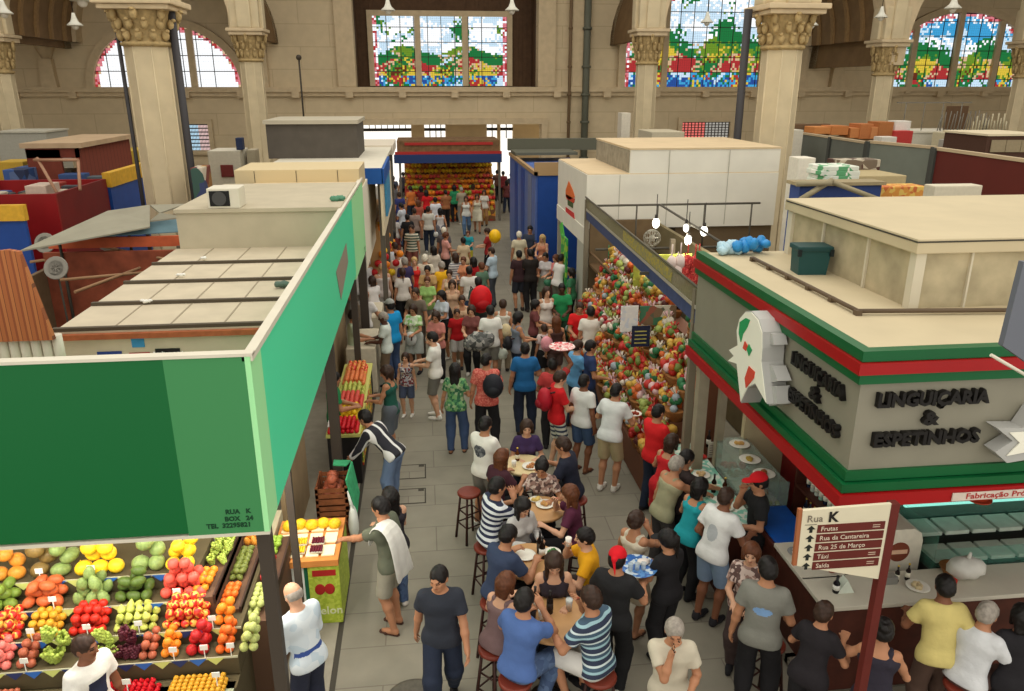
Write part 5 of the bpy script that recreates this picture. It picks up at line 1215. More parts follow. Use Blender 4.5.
for k, (s, _, _) in enumerate(rows):
    z = zt - .165 - k * .082; o = MB().box(x0 + .135, x0 + .68, -.036, -.030, z - .034, z + .034).build('name_plate', BROWN, sg); txt(s, x0 + .16, z, .055, cm((214, 200, 180)), sg, -.038)
    if k in (0, 3, 4): MB().box(x0 + .58, x0 + .64, -.038, -.036, z - .012, z - .006).box(x0 + .58, x0 + .64, -.038, -.036, z + .006, z + .012).build('small_print', cm((190, 170, 150)), sg)
    b = MB(); b.prism([(x0 + .05, -.034, z), (x0 + .085, -.034, z + .032), (x0 + .12, -.034, z), (x0 + .097, -.034, z), (x0 + .097, -.034, z - .028), (x0 + .073, -.034, z - .028), (x0 + .073, -.034, z)], (0, .003, 0)); b.build('up_arrow', mat('arrow_dark', (28, 32, 28)), sg)
MB().box(x0 + .03, x0 + .125, -.034, -.031, zt - .125, zt - .122).build('underline', JOINT, sg)

# ================================================================ basket stall with the blue awning
aw = thing('awning_stall', 'stall with a long blue awning beam and wire mesh above bright baskets', 'market stall', (4.5, 14, 0))
def ap(name, mb, m): me = mb.mesh(name); me.transform(Matrix.Translation((-4.5, -14, 0))); return link(name, me, m, aw)
A0, A1 = Vector((3.56, 9.62, 0)), Vector((3.84, 18.4, 0))
def wallseg(z0, z1, th=.04, off=0): 
    b_ = MB(); n = Vector((-1, .03, 0)) * off; b_.prism([A0 + n + Vector((0, 0, z0)), A1 + n + Vector((0, 0, z0)), A1 + n + Vector((0, 0, z1)), A0 + n + Vector((0, 0, z1))], (th, 0, 0)); return b_
ap('awning_beam', wallseg(3.05, 3.25), mat('awning_blue', (62, 74, 112), .6, .15, 8)); ap('silver_strip', wallseg(3.25, 3.30, .06, .01), mat('strip_silver', (170, 164, 148), .4))
ap('mesh_panel', wallseg(3.30, 3.54, .02), mat('mesh_grey', (136, 128, 100), .7, .2, 30, alpha=.75))
b = MB(); p0, p1 = A0.lerp(A1, .14), A0.lerp(A1, .52); b.prism([p0 + Vector((-.01, 0, 3.32)), p1 + Vector((-.01, 0, 3.32)), p1 + Vector((-.01, 0, 3.50)), p0 + Vector((-.01, 0, 3.50))], (.008, 0, 0)); ap('yellow_print', b, blotch('yellow_mesh', [(170, 150, 60), (136, 128, 90), (150, 140, 80)], 26))
b = MB(); b.tube(A0 + Vector((0, 0, 3.55)), A1 + Vector((0, 0, 3.55)), .02); ap('top_rail', b, mat('rail_dark', (90, 84, 70)))
for y, x in ((9.75, 3.6), (12.9, 5.2), (15.8, 5.2), (18.3, 3.86)): ap('stall_post', MB().box(x - .05, x + .05, y - .05, y + .05, .02, 3.5 if x < 5 else 3.0), mat('post_stone2', (126, 116, 98), .7))
# cage frame behind with bulbs
FRM = mat('frame_dark', (84, 80, 70), .6)
b = MB(); yb = 17.2; z = atY(640, 205, yb).z; xl, xr = atY(597, 205, yb).x, atY(760, 205, yb).x; b.tube((xl, yb, z), (xr, yb, z), .025); 
for u in (637, 658, 705, 752): x = atY(u, 205, yb).x; b.tube((x, yb, z), (x, yb, z - 1.0), .02)
b.tube((atY(660, 205, yb).x, yb, z), (atY(724, 236, 12.5).x, 12.5, 3.55), .025); b.tube((xl, yb, z - 1.0), (xr, yb, z - 1.0), .03); ap('cage_frame', b, FRM)
ap('rear_wall', MB().box(5.6, 5.7, 9.7, 18.4, .02, 2.9), mat('rear_olive', (120, 108, 78), .8, .1, 3)); ap('side_wall', MB().box(3.95, 5.6, 18.3, 18.38, .02, 3.0), mat('rear_brown', (112, 92, 66), .8, .15, 3)); ap('back_shelf', MB().box(3.95, 5.6, 16.0, 18.3, 1.9, 1.96).box(3.95, 4.0, 16, 18.3, 2.2, 2.25), mat('shelf_brown', (104, 80, 54), .8))
for i, (u, v) in enumerate(((656, 223), (686, 228), (704, 231), (688, 240))):
    p = atY(u, v, 14.5); t_ = thing('bulb_lamp', ['hanging bare bulb, leftmost above the basket stall', 'hanging white shaded bulb in the middle above the basket stall', 'hanging bare bulb, rightmost above the basket stall', 'hanging bare bulb, lowest above the red netting'][i], 'lamp', p, 0, 'bulbs above the basket stall')
    MB().ball((0, 0, 0), (.07, .07, .10) if i != 1 else (.05, .05, .08), 12, 8).build('bulb', glow('bulb_glow', (255, 250, 235), 7), t_); MB().lathe([(.035, .08), (.03, .16)], n=10).build('socket', mat('socket_dark', (50, 46, 42)), t_); MB().tube((0, 0, .15), (0, 0, .55), .008, n=5).build('cord', mat('cable_dark', (40, 36, 34)), t_)
    d = bpy.data.lights.new('bulb_light', 'POINT'); d.energy = 22; d.color = (1, .9, .72); d.shadow_soft_size = .08; lo = bpy.data.objects.new('bulb_light', d); COL.objects.link(lo); lo.location = p + Vector((0, 0, -.15))
# wire globe fan
p = atY(652, 238, 14); t_ = thing('wire_fan', 'grey round fan cage hanging behind the blue awning', 'fan', p); b = MB()
for i in range(10):
    a = math.pi * i / 10; ring = [(math.cos(a) * .16 * math.cos(s), math.sin(a) * .16 * math.cos(s), .16 * math.sin(s)) for s in [2 * math.pi * k / 16 for k in range(17)]]; b.path(ring, .006, 5)
b.build('fan_cage', cm((160, 156, 140)), t_); b = MB(); b.ball((0, 0, 0), .06, 8, 6); [b.box(-.12, .12, -.03, .03, -.005, .005, M=Matrix.Rotation(k * 1.05, 4, 'Y')) for k in range(3)]; b.build('fan_blades', cm((190, 186, 170)), t_)
# red and white netted bags hanging
for i in range(14):
    p = atY(672 + (i % 5) * 7 + random.uniform(-2, 2), 262 + (i // 5) * 9 + random.uniform(-2, 2), 12.2); c = (190, 50, 46) if (i % 5) > 1 else (232, 214, 206); b = MB(); b.ball((0, 0, 0), (.09, .09, .13), 10, 8, 0, .06); b.tube((0, 0, .12), (0, 0, .32), .012, n=5)
    tag(b.build('netted_bag', blotch('net_red', [(196, 50, 48), (222, 96, 84), (170, 36, 40)], 40) if c[0] == 190 else cm(c), None, p), ('red netted bag hanging in the cluster' if c[0] == 190 else 'pale wrapped bag hanging in the cluster') + ' right of the blue awning', 'bag', 'hanging bags right of the awning')
tag(MB().box(-.8, .8, -.02, .02, 0, .05).build('hanging_rail', FRM, None, (atY(688, 256, 12.2).x, 12.2, 3.12)), 'dark rail that carries the red and pale netted bags', 'rail')
# green banner inside, posters
o = wallitem('yellow_banner', 'large yellow-green banner inside the basket stall behind the awning', 'banner', 634, 255, 688, 304, 14.6, blotch('banner_yg', [(176, 180, 70), (190, 192, 84), (160, 166, 60), (150, 150, 60)], 9), .03)
wallitem('white_poster', 'white poster with small blue figures in front of the baskets', 'poster', 621, 306, 637, 331, 12.5, blotch('poster_w', [(216, 212, 208), (222, 218, 212), (210, 208, 206), (200, 204, 212)], 14), .02)
wallitem('photo_poster', 'poster with small green and brown pictures beside the white one', 'poster', 640, 306, 675, 324, 12.6, blotch('poster_pic', [(120, 96, 70), (60, 110, 80), (196, 190, 170), (140, 80, 60), (90, 90, 70)], 7), .02)
o = wallitem('navy_poster', 'dark navy poster with yellow lines below the white one', 'poster', 632, 326, 649, 346, 12.4, cm((30, 36, 60)), .02)
for k in range(4): MB().box(.05, .26, -.026, -.02, .06 + .07 * k, .08 + .07 * k).build('printed_line', cm((170, 160, 90)), o)
wallitem('paper_card', 'small white card in front of the yellow-green banner', 'card', 648, 296, 658, 303, 14.4, cm((216, 212, 190)), .02)
# the heap of wrapped baskets
hp = thing('basket_rack', 'stepped rack under the heap of bright wrapped baskets', 'rack', (3.85, 13.9, 0)); b = MB()
for k in range(6): b.box(-.62 + k * .19, .6, -3.4, 3.6, .02 if k == 0 else .22 + .33 * k, .55 + .33 * k)
b.build('rack_step', mat('rack_dark', (110, 70, 50), .8), hp)
BC = [(178, 44, 36), (196, 96, 44), (200, 160, 70), (204, 194, 176), (106, 124, 56), (44, 106, 66), (140, 34, 50), (206, 170, 170), (150, 160, 166), (150, 164, 84), (92, 44, 42)]
BCM = [mat('basket_%d' % i, c, .45, .1, 6) for i, c in enumerate(BC)]
WICK = mat('wicker', (150, 100, 54), .8, .3, 20)
def basket_proto(i):
    rnd = random.Random(i * 7 + 1); t_ = thing('wrapped_basket', 'x', 'basket', (0, 0, -50)); 
    MB().lathe([(.07, 0), (.10, .09), (.105, .10), (.09, .10)], n=12).build('basket_bowl', WICK, t_)
    b_ = MB(); pal = rnd.sample([0, 0, 1, 1, 2, 2, 3, 3, 4, 5, 6, 7, 8, 9, 10], 3)
    for k in range(16):
        a = rnd.uniform(0, 6.28); r = rnd.uniform(0, .09); b_.ball((math.cos(a) * r, math.sin(a) * r, .12 + rnd.uniform(0, .12) * (1 - r * 5)), rnd.uniform(.03, .045), 8, 6, rnd.randrange(3), .12)
    b_.build('filling', [BCM[j] for j in pal], t_)
    b_ = MB(); 
    for k in range(6): a = k * 1.05; b_.prism([(0, 0, .22), (math.cos(a) * .05, math.sin(a) * .05, .28), (math.cos(a + .5) * .05, math.sin(a + .5) * .05, .27)], (0, 0, .006))
    b_.build('ribbon', BCM[rnd.choice((0, 2, 3, 3, 7, 9))], t_); return t_, pal
CNAME = ['red', 'orange', 'yellow', 'cream', 'olive', 'green', 'crimson', 'pink', 'blue', 'lime', 'maroon']
protos = [basket_proto(i) for i in range(14)]; nb = 0
for row in range(6):
    for col in range(28):
        y = 10.6 + col * .24 + random.uniform(-.05, .05); x = 3.34 + row * .19 + random.uniform(-.04, .04); z = .52 + .33 * row + random.uniform(-.03, .06)
        if row == 5 and 4 < col < 9: continue
        pt, pal = protos[random.randrange(14)]; c = dup(pt, (x, y, z), random.uniform(0, 6.28), random.uniform(1.35, 1.95))
        c['label'] = 'wrapped basket of %s and %s flowers, %s row of the rack, %s' % (CNAME[pal[0]], CNAME[pal[1]], ('front', 'second', 'third', 'fourth', 'fifth', 'top')[row], ('near end', 'near part', 'middle', 'far part', 'far end')[min(4, col // 6)]); c['group'] = 'wrapped baskets on the rack'; nb += 1
for col in range(9):
    pt, pal = protos[random.randrange(14)]; c = dup(pt, (3.3 + .13 * (col % 4), 10.32 - 0.16 * (col // 4), .02), 0, 1.2); c['label'] = 'wrapped basket of %s and %s flowers on the floor before the rack' % (CNAME[pal[0]], CNAME[pal[1]]); c['group'] = 'wrapped baskets on the floor'
for pt, _ in protos:
    for ch in list(pt.children): bpy.data.objects.remove(ch)
    bpy.data.objects.remove(pt)

# ================================================================ white panelled stall with the burger emblem, blue stall
ws = thing('white_panel_stall', 'white panelled stall with a coloured burger emblem on its side', 'market stall', (5.5, 20.5, 0)); WP = mat('panel_white', (224, 220, 206), .6, .04, 2)
def wp(name, mb, m): me = mb.mesh(name); me.transform(Matrix.Translation((-5.5, -20.5, 0))); return link(name, me, m, ws)
wp('lower_box', MB().box(3.9, 8.7, 18.6, 22.7, 2.75, 4.05), WP); wp('left_valance', MB().box(3.88, 3.92, 18.58, 22.7, 2.35, 2.76), WP)
wp('roof_sheet', MB().box(3.92, 8.7, 18.62, 22.7, 4.05, 4.07), mat('roof_tan', (206, 184, 148), .8, .06, 2))
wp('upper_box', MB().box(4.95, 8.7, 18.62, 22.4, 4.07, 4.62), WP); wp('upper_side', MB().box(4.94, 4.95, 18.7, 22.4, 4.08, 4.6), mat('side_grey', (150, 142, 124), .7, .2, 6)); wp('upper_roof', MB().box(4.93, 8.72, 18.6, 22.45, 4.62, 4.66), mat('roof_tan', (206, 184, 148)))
for x in (4.7, 5.9, 7.4): wp('panel_joint', MB().box(x, x + .015, 18.592, 18.6, 2.8, 4.6 if x > 4.9 else 4.04), mat('joint_grey', (170, 166, 152)))
wp('lower_wall', MB().box(6.2, 8.7, 18.7, 22.6, .02, 2.75), mat('under_brown', (110, 92, 68), .8))
for y in (18.65, 22.6): wp('stall_post', MB().box(3.9, 4.0, y - .05, y + .05, .02, 2.75), mat('post_pale', (170, 166, 150), .6))
wp('pale_panel', MB().box(3.9, 3.93, 18.7, 19.6, .5, 2.35), mat('pale_panel', (176, 176, 164), .6))
for nm, px, c in (('flame_shape', ((569, 181), (573, 190), (575, 197), (570, 200), (566, 196), (566, 190)), (222, 110, 50)), ('red_band', ((566, 194), (575, 199), (574, 203), (567, 199)), (206, 70, 44)), ('green_band', ((568, 199), (573, 203), (573, 208), (568, 205)), (70, 90, 50)), ('red_base', ((566, 207), (574, 213), (575, 221), (566, 214)), (200, 54, 52))):
    b = MB(); b.prism([atX(u, v, 3.895) for u, v in px], (-.012, 0, 0)); wp(nm, b, cm(c))
bs = thing('blue_stall', 'blue panelled stall with an open roof frame behind the white one', 'market stall', (4.4, 26, 0))
def bp(name, mb, m): me = mb.mesh(name); me.transform(Matrix.Translation((-4.4, -26, 0))); return link(name, me, m, bs)
SB = mat('stall_blue', (28, 70, 146), .5, .08, 4); LB = mat('stall_blue_light', (84, 108, 168), .5, .1, 6)
bp('front_wall', MB().box(3.56, 5.9, 24.5, 24.6, .02, 3.45), SB); bp('side_wall', MB().box(3.5, 3.58, 24.55, 32, .02, 3.4), LB)
for y in (25.4, 27.3, 29.3): bp('side_panel', MB().box(3.485, 3.5, y, y + .9, .1, 3.3), mat('side_grey_blue', (110, 120, 150), .6) if y == 25.4 else SB)
bp('upper_trim', MB().box(3.45, 3.56, 24.45, 32, 3.4, 3.52).box(3.45, 5.9, 24.45, 24.55, 3.4, 3.8), mat('trim_tan', (170, 140, 100), .5)); bp('roof_frame', MB().box(3.4, 9.6, 31.7, 32, 3.6, 4.05).box(3.5, 5.9, 30, 31.7, 3.55, 3.65), mat('roof_olive', (96, 96, 82), .7)); bp('roof_inner', MB().box(3.56, 5.9, 24.6, 31.8, 3.2, 3.3), LB)
tag(MB().box(-.03, .03, -.4, .4, 0, 1.6, bevel=.02).build('green_banner', blotch('banner_green', [(70, 170, 70), (150, 190, 60), (40, 140, 70)], 8), None, (3.75, 20.6, .6)), 'bright green banner standing beside the white stall post', 'banner')
tag(MB().prism([(-.02, 0, 0), (.0, .5, .35), (0, .1, .5), (0, -.3, .2)], (.02, 0, 0)).build('green_leaflet', cm((90, 190, 80)), None, (3.86, 21.6, 1.9)), 'small bright green sign below the burger emblem', 'sign')
tag(MB().ball((0, 0, 0), (.14, .14, .22), 12, 8).ball((0, 0, -.35), (.12, .12, .2), 12, 8).tube((0, 0, .2), (0, 0, .6), .01, n=5).build('green_inflatable', cm((40, 150, 100), .4), None, atY(608, 270, 17.6)), 'green round hanging ornament at the dark end of the basket stall', 'ornament')

# ================================================================ background stalls, right
def uvbox(name, lab, cat, u0, v0, u1, v1, y, depth, m, group=None, top=None, zb=None):
    p, q = atY(u0, v0, y), atY(u1, v1, y); zb = q.z if zb is None else zb; b_ = MB(); b_.box(0, q.x - p.x, 0, depth, zb - q.z, p.z - q.z, 0, bevel=.02)
    if top: b_.box(-.05, q.x - p.x + .05, -.05, depth + .05, p.z - q.z, p.z - q.z + .06, 1)
    o_ = b_.build(name, [m, top] if top else m, None, (p.x, y, q.z)); return tag(o_, lab, cat, group)
def wallrun(name, lab, a, c, z0, z1, m, th=.08, cat='partition', joints=0):
    t_ = thing(name, lab, cat, (a.x, a.y, 0)); d = Vector((c.x - a.x, c.y - a.y, 0)); b_ = MB(); n = Vector((d.y, -d.x, 0)).normalized() * th; b_.prism([(0, 0, z0), d + Vector((0, 0, z0)), d + Vector((0, 0, z1)), (0, 0, z1)], -n); b_.build('panel', m, t_)
    b_ = MB(); b_.prism([Vector((0, 0, z1)) + n * .3, d + Vector((0, 0, z1)) + n * .3, d + Vector((0, 0, z1 + .07)) + n * .3, Vector((0, 0, z1 + .07)) + n * .3], -n * 1.6); b_.build('cap_rail', mat('cap_tan', (190, 170, 138), .7), t_)
    for k in range(joints + 1):
        q_ = d * (k / max(1, joints)); b_ = MB(); b_.box(q_.x - .06, q_.x + .06, q_.y - .1, q_.y + .06, z0 - .1, z1 + .05); b_.build('post', mat('partition_post', (70, 72, 68), .6), t_)
    return t_
GP = mat('partition_grey', (118, 124, 114), .6, .07, 2)
a = atZ(868, 142, 4.6); c = atZ(934, 150, 4.6)
wallrun('grey_partition', 'long grey rooftop partition left of the maroon one', atZ(868, 143, 4.55), atZ(934, 149, 4.55), 3.2, 4.55, GP, joints=1)
wallrun('grey_partition', 'farther grey rooftop partition beside the right column', atZ(800, 134, 4.4), atZ(867, 144, 4.4), 3.3, 4.4, mat('partition_grey2', (104, 108, 100), .6, .07, 2), joints=2)
wallrun('maroon_partition', 'maroon rooftop partition at the right edge', atZ(935, 150, 4.6), atZ(1036, 164, 4.6), 3.35, 4.6, mat('partition_maroon', (96, 36, 30), .6, .06, 2), joints=1)
uvbox('white_wall', 'white low wall below the maroon partition', 'wall', 935, 186, 980, 202, 12.5, .3, cm((206, 198, 176)), zb=0.02)
uvbox('white_container', 'long white rooftop container under the blue sky window', 'container', 893, 133, 976, 152, 30, 2.0, cm((200, 196, 180)), top=WHITEP, zb=.02)
uvbox('beige_container', 'beige rooftop box right of the white container', 'container', 958, 134, 990, 158, 28, 1.5, cm((196, 186, 156)), zb=.02)
uvbox('window_cabin', 'brown framed cabin with pale panes at the right edge', 'cabin', 988, 136, 1040, 155, 22, 2.0, cm((78, 52, 40)), top=CREAM, zb=.02)
for k in range(3): 
    p, q = atY(992 + k * 15, 140, 21.97), atY(1004 + k * 15, 152, 21.97); o = MB().box(p.x, q.x, 21.95, 21.98, q.z, p.z).build('cabin_pane', cm((150, 136, 108)), None); par = bpy.data.objects['window_cabin']; o.parent = par; o.matrix_parent_inverse = Matrix.Translation(-par.location)
uvbox('brown_board', 'brown square board standing on the white container', 'board', 948, 106, 967, 119, 31, .1, cm((96, 72, 50)), zb=4.3)
b = MB()
for k in range(16): x = k * .14; b.tube((x, 0, 0), (x + random.uniform(-.1, .1), 0, random.uniform(.5, .8)), .018, n=6)
tag(b.build('rod_bundle', mat('steel_rod', (120, 116, 106), .5), None, atY(937, 131, 30.2)), 'bundle of upright grey rods on the white container', 'rods')
b = MB()
for k in range(12): b.tube((k * .13, 0, 0), (k * .13, 0, random.uniform(.3, .7)), .03, n=6)
tag(b.build('post_bundle', cm((190, 180, 150)), None, atY(972, 131, 30.2)), 'row of pale upright posts on the container at the right', 'posts')
b = MB()
for k in range(4): b.tube((k * .8 - 1.2, 0, 0), (k * .8 - 1.2, 0, 1.1), .02, n=6); b.box(k * .8 - 1.6, k * .8 - .8, -.02, .02, 1.08, 1.12)
tag(b.build('scaffold_rack', mat('steel_rod', (120, 116, 106)), None, atY(930, 131, 30.5)), 'thin metal T-shaped racks above the white container', 'rack')
for i, (u0, v0, u1, v1, c, lab) in enumerate(((815, 127, 832, 134, (196, 128, 70), 'flat orange carton at the left of the rooftop cartons'), (832, 126, 848, 135, (186, 116, 62), 'orange carton second from the left on the roof'), (851, 128, 862, 138, (190, 122, 70), 'orange brown carton left of the tall ones'), (861, 124, 872, 139, (180, 112, 64), 'brown carton in the middle of the rooftop cartons'), (872, 127, 881, 139, (194, 130, 80), 'tan carton touching the far column'), (880, 122, 892, 138, (170, 108, 60), 'taller brown carton at the right of the carton row'))):
    uvbox('carton', lab, 'carton', u0, v0, u1, v1, 27 - .05 * i, .8, cm(c), 'cartons on the roof')
uvbox('carton_table', 'pale rooftop ledge carrying the orange cartons', 'ledge', 812, 137, 896, 142, 27.2, .7, cm((186, 170, 136)), zb=.02)
uvbox('white_bucket_stack', 'white stacked tubs right of the orange cartons', 'tubs', 896, 121, 910, 131, 27, .5, cm((222, 220, 210))); uvbox('red_crate', 'red and white crate below the white tubs', 'crate', 895, 131, 912, 141, 26.6, .5, cm((186, 60, 56)), zb=.02); uvbox('white_box', 'small white box left of the red crate', 'box', 882, 137, 896, 146, 25.6, .5, cm((214, 208, 196)), zb=.02)
uvbox('grey_box', 'grey box on the white container', 'box', 948, 140, 962, 147, 25.8, .5, cm((160, 158, 148)), zb=.02)
for i in range(4):
    uvbox('tile_pack', 'green and white packed slab, %s of the stack beyond the snack stall' % ('bottom', 'second from the bottom', 'third from the bottom', 'top')[i], 'pack', 823 + (i % 2) * 2, 185 - 4.6 * (i + 1), 860 - (i % 2), 185 - 4.6 * i, 15, .7, blotch('pack_green', [(216, 222, 208), (90, 160, 110), (206, 214, 200), (230, 230, 220)], 6), 'packed slabs in a stack')
uvbox('pack_table', 'dark low table under the green and white packs', 'table', 820, 185.5, 866, 190, 14.95, .9, cm((90, 80, 64)), zb=.02)
uvbox('white_cabinet', 'white cabinet between the right column and the green packs', 'cabinet', 799, 158, 814, 176, 17, .5, cm((222, 216, 200)), zb=.02)
uvbox('blue_roof_stall', 'blue-sided stall behind the snack stall roof', 'market stall', 800, 186, 880, 200, 13.6, .4, cm((46, 66, 120)), top=cm((150, 136, 104)), zb=.02)
for (u0, v0), (u1, v1), lab in (((796, 184), (832, 183), 'grey beam along the blue-sided stall'), ((832, 180), (800, 200), 'pale diagonal beam left of the green packs'), ((832, 182), (880, 200), 'pale diagonal beam right of the green packs')):
    b = MB(); p, q = atY(u0, v0, 13.4), atY(u1, v1, 13.2); b.tube((0, 0, 0), q - p, .05, n=6); tag(b.build('roof_beam', cm((150, 140, 112)), None, p), lab, 'beam')
uvbox('orange_goods_tray', 'tray of orange and yellow goods beyond the snack stall roof', 'tray', 880, 187, 926, 196, 13.9, .5, blotch('orange_goods', [(206, 140, 60), (214, 180, 90), (190, 100, 50)], 12), zb=.02)
uvbox('olive_ledge', 'tan rooftop ledge behind the green packs', 'ledge', 860, 176, 905, 188, 16, 1.5, cm((176, 160, 120)), zb=.02)
uvbox('goods_row', 'dark row of pots on the tan ledge', 'pots', 838, 160, 880, 168, 17.2, .5, blotch('pots', [(110, 96, 80), (180, 170, 150), (80, 50, 40)], 5), zb=.02)
uvbox('white_roof_shed', 'white sloped roof behind the white panelled stall', 'roof', 652, 132, 684, 142, 30, 2, cm((196, 186, 160)), zb=.02); uvbox('white_fridge', 'narrow white cabinet standing left of the far column', 'cabinet', 622, 113, 630, 134, 33, .7, cm((214, 206, 188)), zb=.02)
uvbox('dark_rail_roof', 'dark rooftop rail right of the nearer right column', 'roof', 788, 124, 830, 130, 28, .4, cm((110, 86, 62)), zb=.02); uvbox('pale_roof_box', 'pale rooftop box behind the dark rail', 'box', 787, 130, 802, 145, 26, 1, cm((206, 200, 184)), zb=.02)

# ================================================================ background stalls, left
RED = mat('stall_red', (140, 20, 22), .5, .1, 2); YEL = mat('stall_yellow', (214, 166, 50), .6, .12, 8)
rs = thing('red_stall', 'dark red walled stall in the left background', 'market stall', (-11.5, 21.6, 0))
def rp(name, mb, m): me = mb.mesh(name); me.transform(Matrix.Translation((11.5, -21.6, 0))); return link(name, me, m, rs)
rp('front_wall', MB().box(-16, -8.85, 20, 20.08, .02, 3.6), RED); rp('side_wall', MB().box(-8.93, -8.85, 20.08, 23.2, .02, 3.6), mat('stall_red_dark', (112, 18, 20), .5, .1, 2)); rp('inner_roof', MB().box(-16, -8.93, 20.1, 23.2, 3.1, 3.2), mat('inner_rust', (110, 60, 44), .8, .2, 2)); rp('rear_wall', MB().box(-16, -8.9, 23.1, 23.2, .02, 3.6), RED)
bl = thing('blue_yellow_stall', 'blue stall with a yellow top band left of the near column', 'market stall', (-8.6, 25, 0))
def blp(name, mb, m, par): me = mb.mesh(name); me.transform(Matrix.Translation(-par.location)); return link(name, me, m, par)
blp('side_wall', MB().box(-8.9, -8.8, 23.3, 28, .02, 3.35).box(-12, -8.9, 23.3, 23.4, .02, 3.35), SB, bl); blp('yellow_band', MB().box(-8.98, -8.75, 23.3, 28, 3.35, 3.75), YEL, bl)
b2 = thing('blue_yellow_stall', 'blue stall with a yellow top band cut by the left edge', 'market stall', (-12, 18.5, 0)); p = atZ(22, 207, 3.5)
blp('side_wall', MB().box(p.x - 4, p.x, p.y, p.y + .1, .02, 3.2), SB, b2); blp('yellow_band', MB().box(p.x - 4, p.x + .05, p.y - .08, p.y + .1, 3.2, 3.55), YEL, b2)
bk = thing('brown_kiosk', 'brown wooden kiosk with a pale roof behind the red stall', 'kiosk', (-11, 25, 0)); KW = stripes('kiosk_boards', [((128, 58, 40), 9), ((92, 40, 30), 1)], .3, 1); KF = mat('kiosk_brown', (120, 56, 40), .7, .15, 4)
ka, kb, kc = atY(27, 160, 26), atY(80, 163, 26), atY(113, 150, 30)
blp('kiosk_wall', MB().box(kb.x - .1, kb.x, 26, 30.5, 0.02, 4.25), KW, bk); blp('kiosk_wall', MB().box(ka.x, ka.x + 1.0, 26, 26.1, .02, 4.2).box(ka.x, kb.x, 26, 26.1, 3.95, 4.25), KF, bk); blp('kiosk_roof', MB().box(ka.x - .1, kb.x + .15, 25.9, 30.6, 4.25, 4.4), mat('kiosk_top', (186, 160, 128), .8, .1, 2), bk); blp('kiosk_goods', MB().box(ka.x + 1.2, kb.x - .3, 27, 28, 2.9, 3.3), mat('kiosk_goods', (50, 56, 66), .7, .4, 3), bk)
uvbox('white_van_box', 'grey-white rounded cabin behind the kiosk at the left edge', 'cabin', -5, 133, 50, 158, 33, 2, cm((168, 166, 154)), top=cm((190, 186, 170)), zb=.02)
uvbox('yellow_edge_stall', 'yellow edged stall roof between the kiosk and the near column', 'market stall', 115, 151, 137, 157, 32, 2, cm((190, 160, 60)), zb=.02)
uvbox('blue_goods', 'blue tarpaulin heap beside the kiosk', 'tarpaulin', 2, 170, 28, 192, 25.2, 1.5, blotch('tarp', [(40, 70, 120), (60, 90, 150), (90, 110, 150), (40, 50, 80)], 3), zb=.02)
uvbox('yellow_box', 'yellow edged box at the left edge behind the red wall', 'box', -5, 162, 24, 170, 27, 1.0, cm((196, 160, 60)), zb=.02)
uvbox('white_crate', 'small white box on the red stall front wall', 'box', 24, 186, 46, 191.5, 20.5, .8, cm((196, 176, 160)), zb=3.2)
for (a_, b_, lab) in (((37, 158), (57, 193), 'left leaning pale pole over the red stall'), ((34, 160), (78, 160), 'horizontal pale pole above the red stall'), ((78, 160), (80, 190), 'upright pale pole above the red stall')):
    b = MB(); p, q = atY(*a_, 21), atY(*b_, 20.5); b.tube((0, 0, 0), q - p, .04, n=6); tag(b.build('leaning_pole', cm((170, 130, 104)), None, p), lab, 'pole')
cp = thing('grey_canopy', 'grey tent canopy between the red stall and the near column', 'canopy', (-6, 17.5, 0)); b = MB()
z0 = 3.2; P1, P2, P3, P4, P5 = atZ(20, 252, 3.0), atZ(108, 212, 3.35), atZ(150, 206, 3.5), atZ(186, 205, 3.5), atZ(186, 238, 3.1)
for tri_ in ((P1, P2, atZ(150, 222, 3.3)), (P2, P3, atZ(150, 222, 3.3)), (P3, P4, atZ(160, 214, 3.45)), (atZ(150, 222, 3.3), atZ(160, 214, 3.45), atZ(186, 218, 3.35)), (P1, atZ(150, 222, 3.3), atZ(150, 228, 3.2))): b.prism(tri_, (0, 0, .03))
blp('canopy_sheet', b, mat('canopy_grey', (150, 146, 128), .7, .08, 2), cp)
b = MB(); b.prism([atZ(50, 240, 3.05), atZ(150, 222, 3.28), atZ(186, 218, 3.3), atZ(186, 232, 3.05)], (0, 0, .02)); blp('canopy_blue_side', b, mat('canopy_blue', (100, 130, 140), .7, .1, 2), cp)
for u, v in ((60, 246), (130, 240)): p = atZ(u, v, 2.9); blp('canopy_pole', MB().tube((p.x, p.y, 0), (p.x, p.y, 3.0), .03), JOINT, cp)
OR = mat('orange_board', (190, 92, 56), .7, .15, 4); DB = mat('rust_board', (136, 70, 48), .8, .3, 3)
lo_ = thing('rust_stall', 'rust coloured open stall below the grey canopy', 'market stall', (-6, 13.5, 0))
p = atZ(45, 240, 3.0); q = atZ(182, 236, 3.0)
blp('orange_band', MB().box(-8.0, -4.2, q.y, q.y + .1, 2.78, 3.0), OR, lo_); blp('rear_panel', MB().box(-8.0, -4.2, q.y - .3, q.y - .2, .02, 2.75), DB, lo_); blp('left_panel', MB().box(-8.1, -8.0, 9.6, q.y, .02, 2.4), mat('left_tan', (120, 100, 76), .8, .1), lo_)
blp('rust_cabinet', MB().box(-5.9, -4.9, 11.2, 12.6, .02, 2.1, bevel=.05), mat('rust_cab', (140, 72, 48), .7, .25, 3), lo_); blp('rust_cabinet', MB().box(-7.6, -6.3, 12.0, 13.0, .02, 2.2, bevel=.05), DB, lo_); blp('lower_shelf', MB().box(-5.6, -4.15, 9.2, 11.0, .02, 1.9), mat('shelf_rust', (104, 66, 46), .8, .3, 4), lo_)
b = MB()
for (a_, c_) in (((30, 262), (120, 250)), ((60, 280), (150, 272)), ((100, 246), (180, 262)), ((75, 292), (140, 268))): b.tube(atZ(*a_, 2.6), atZ(*c_, 2.6), .03, n=6)
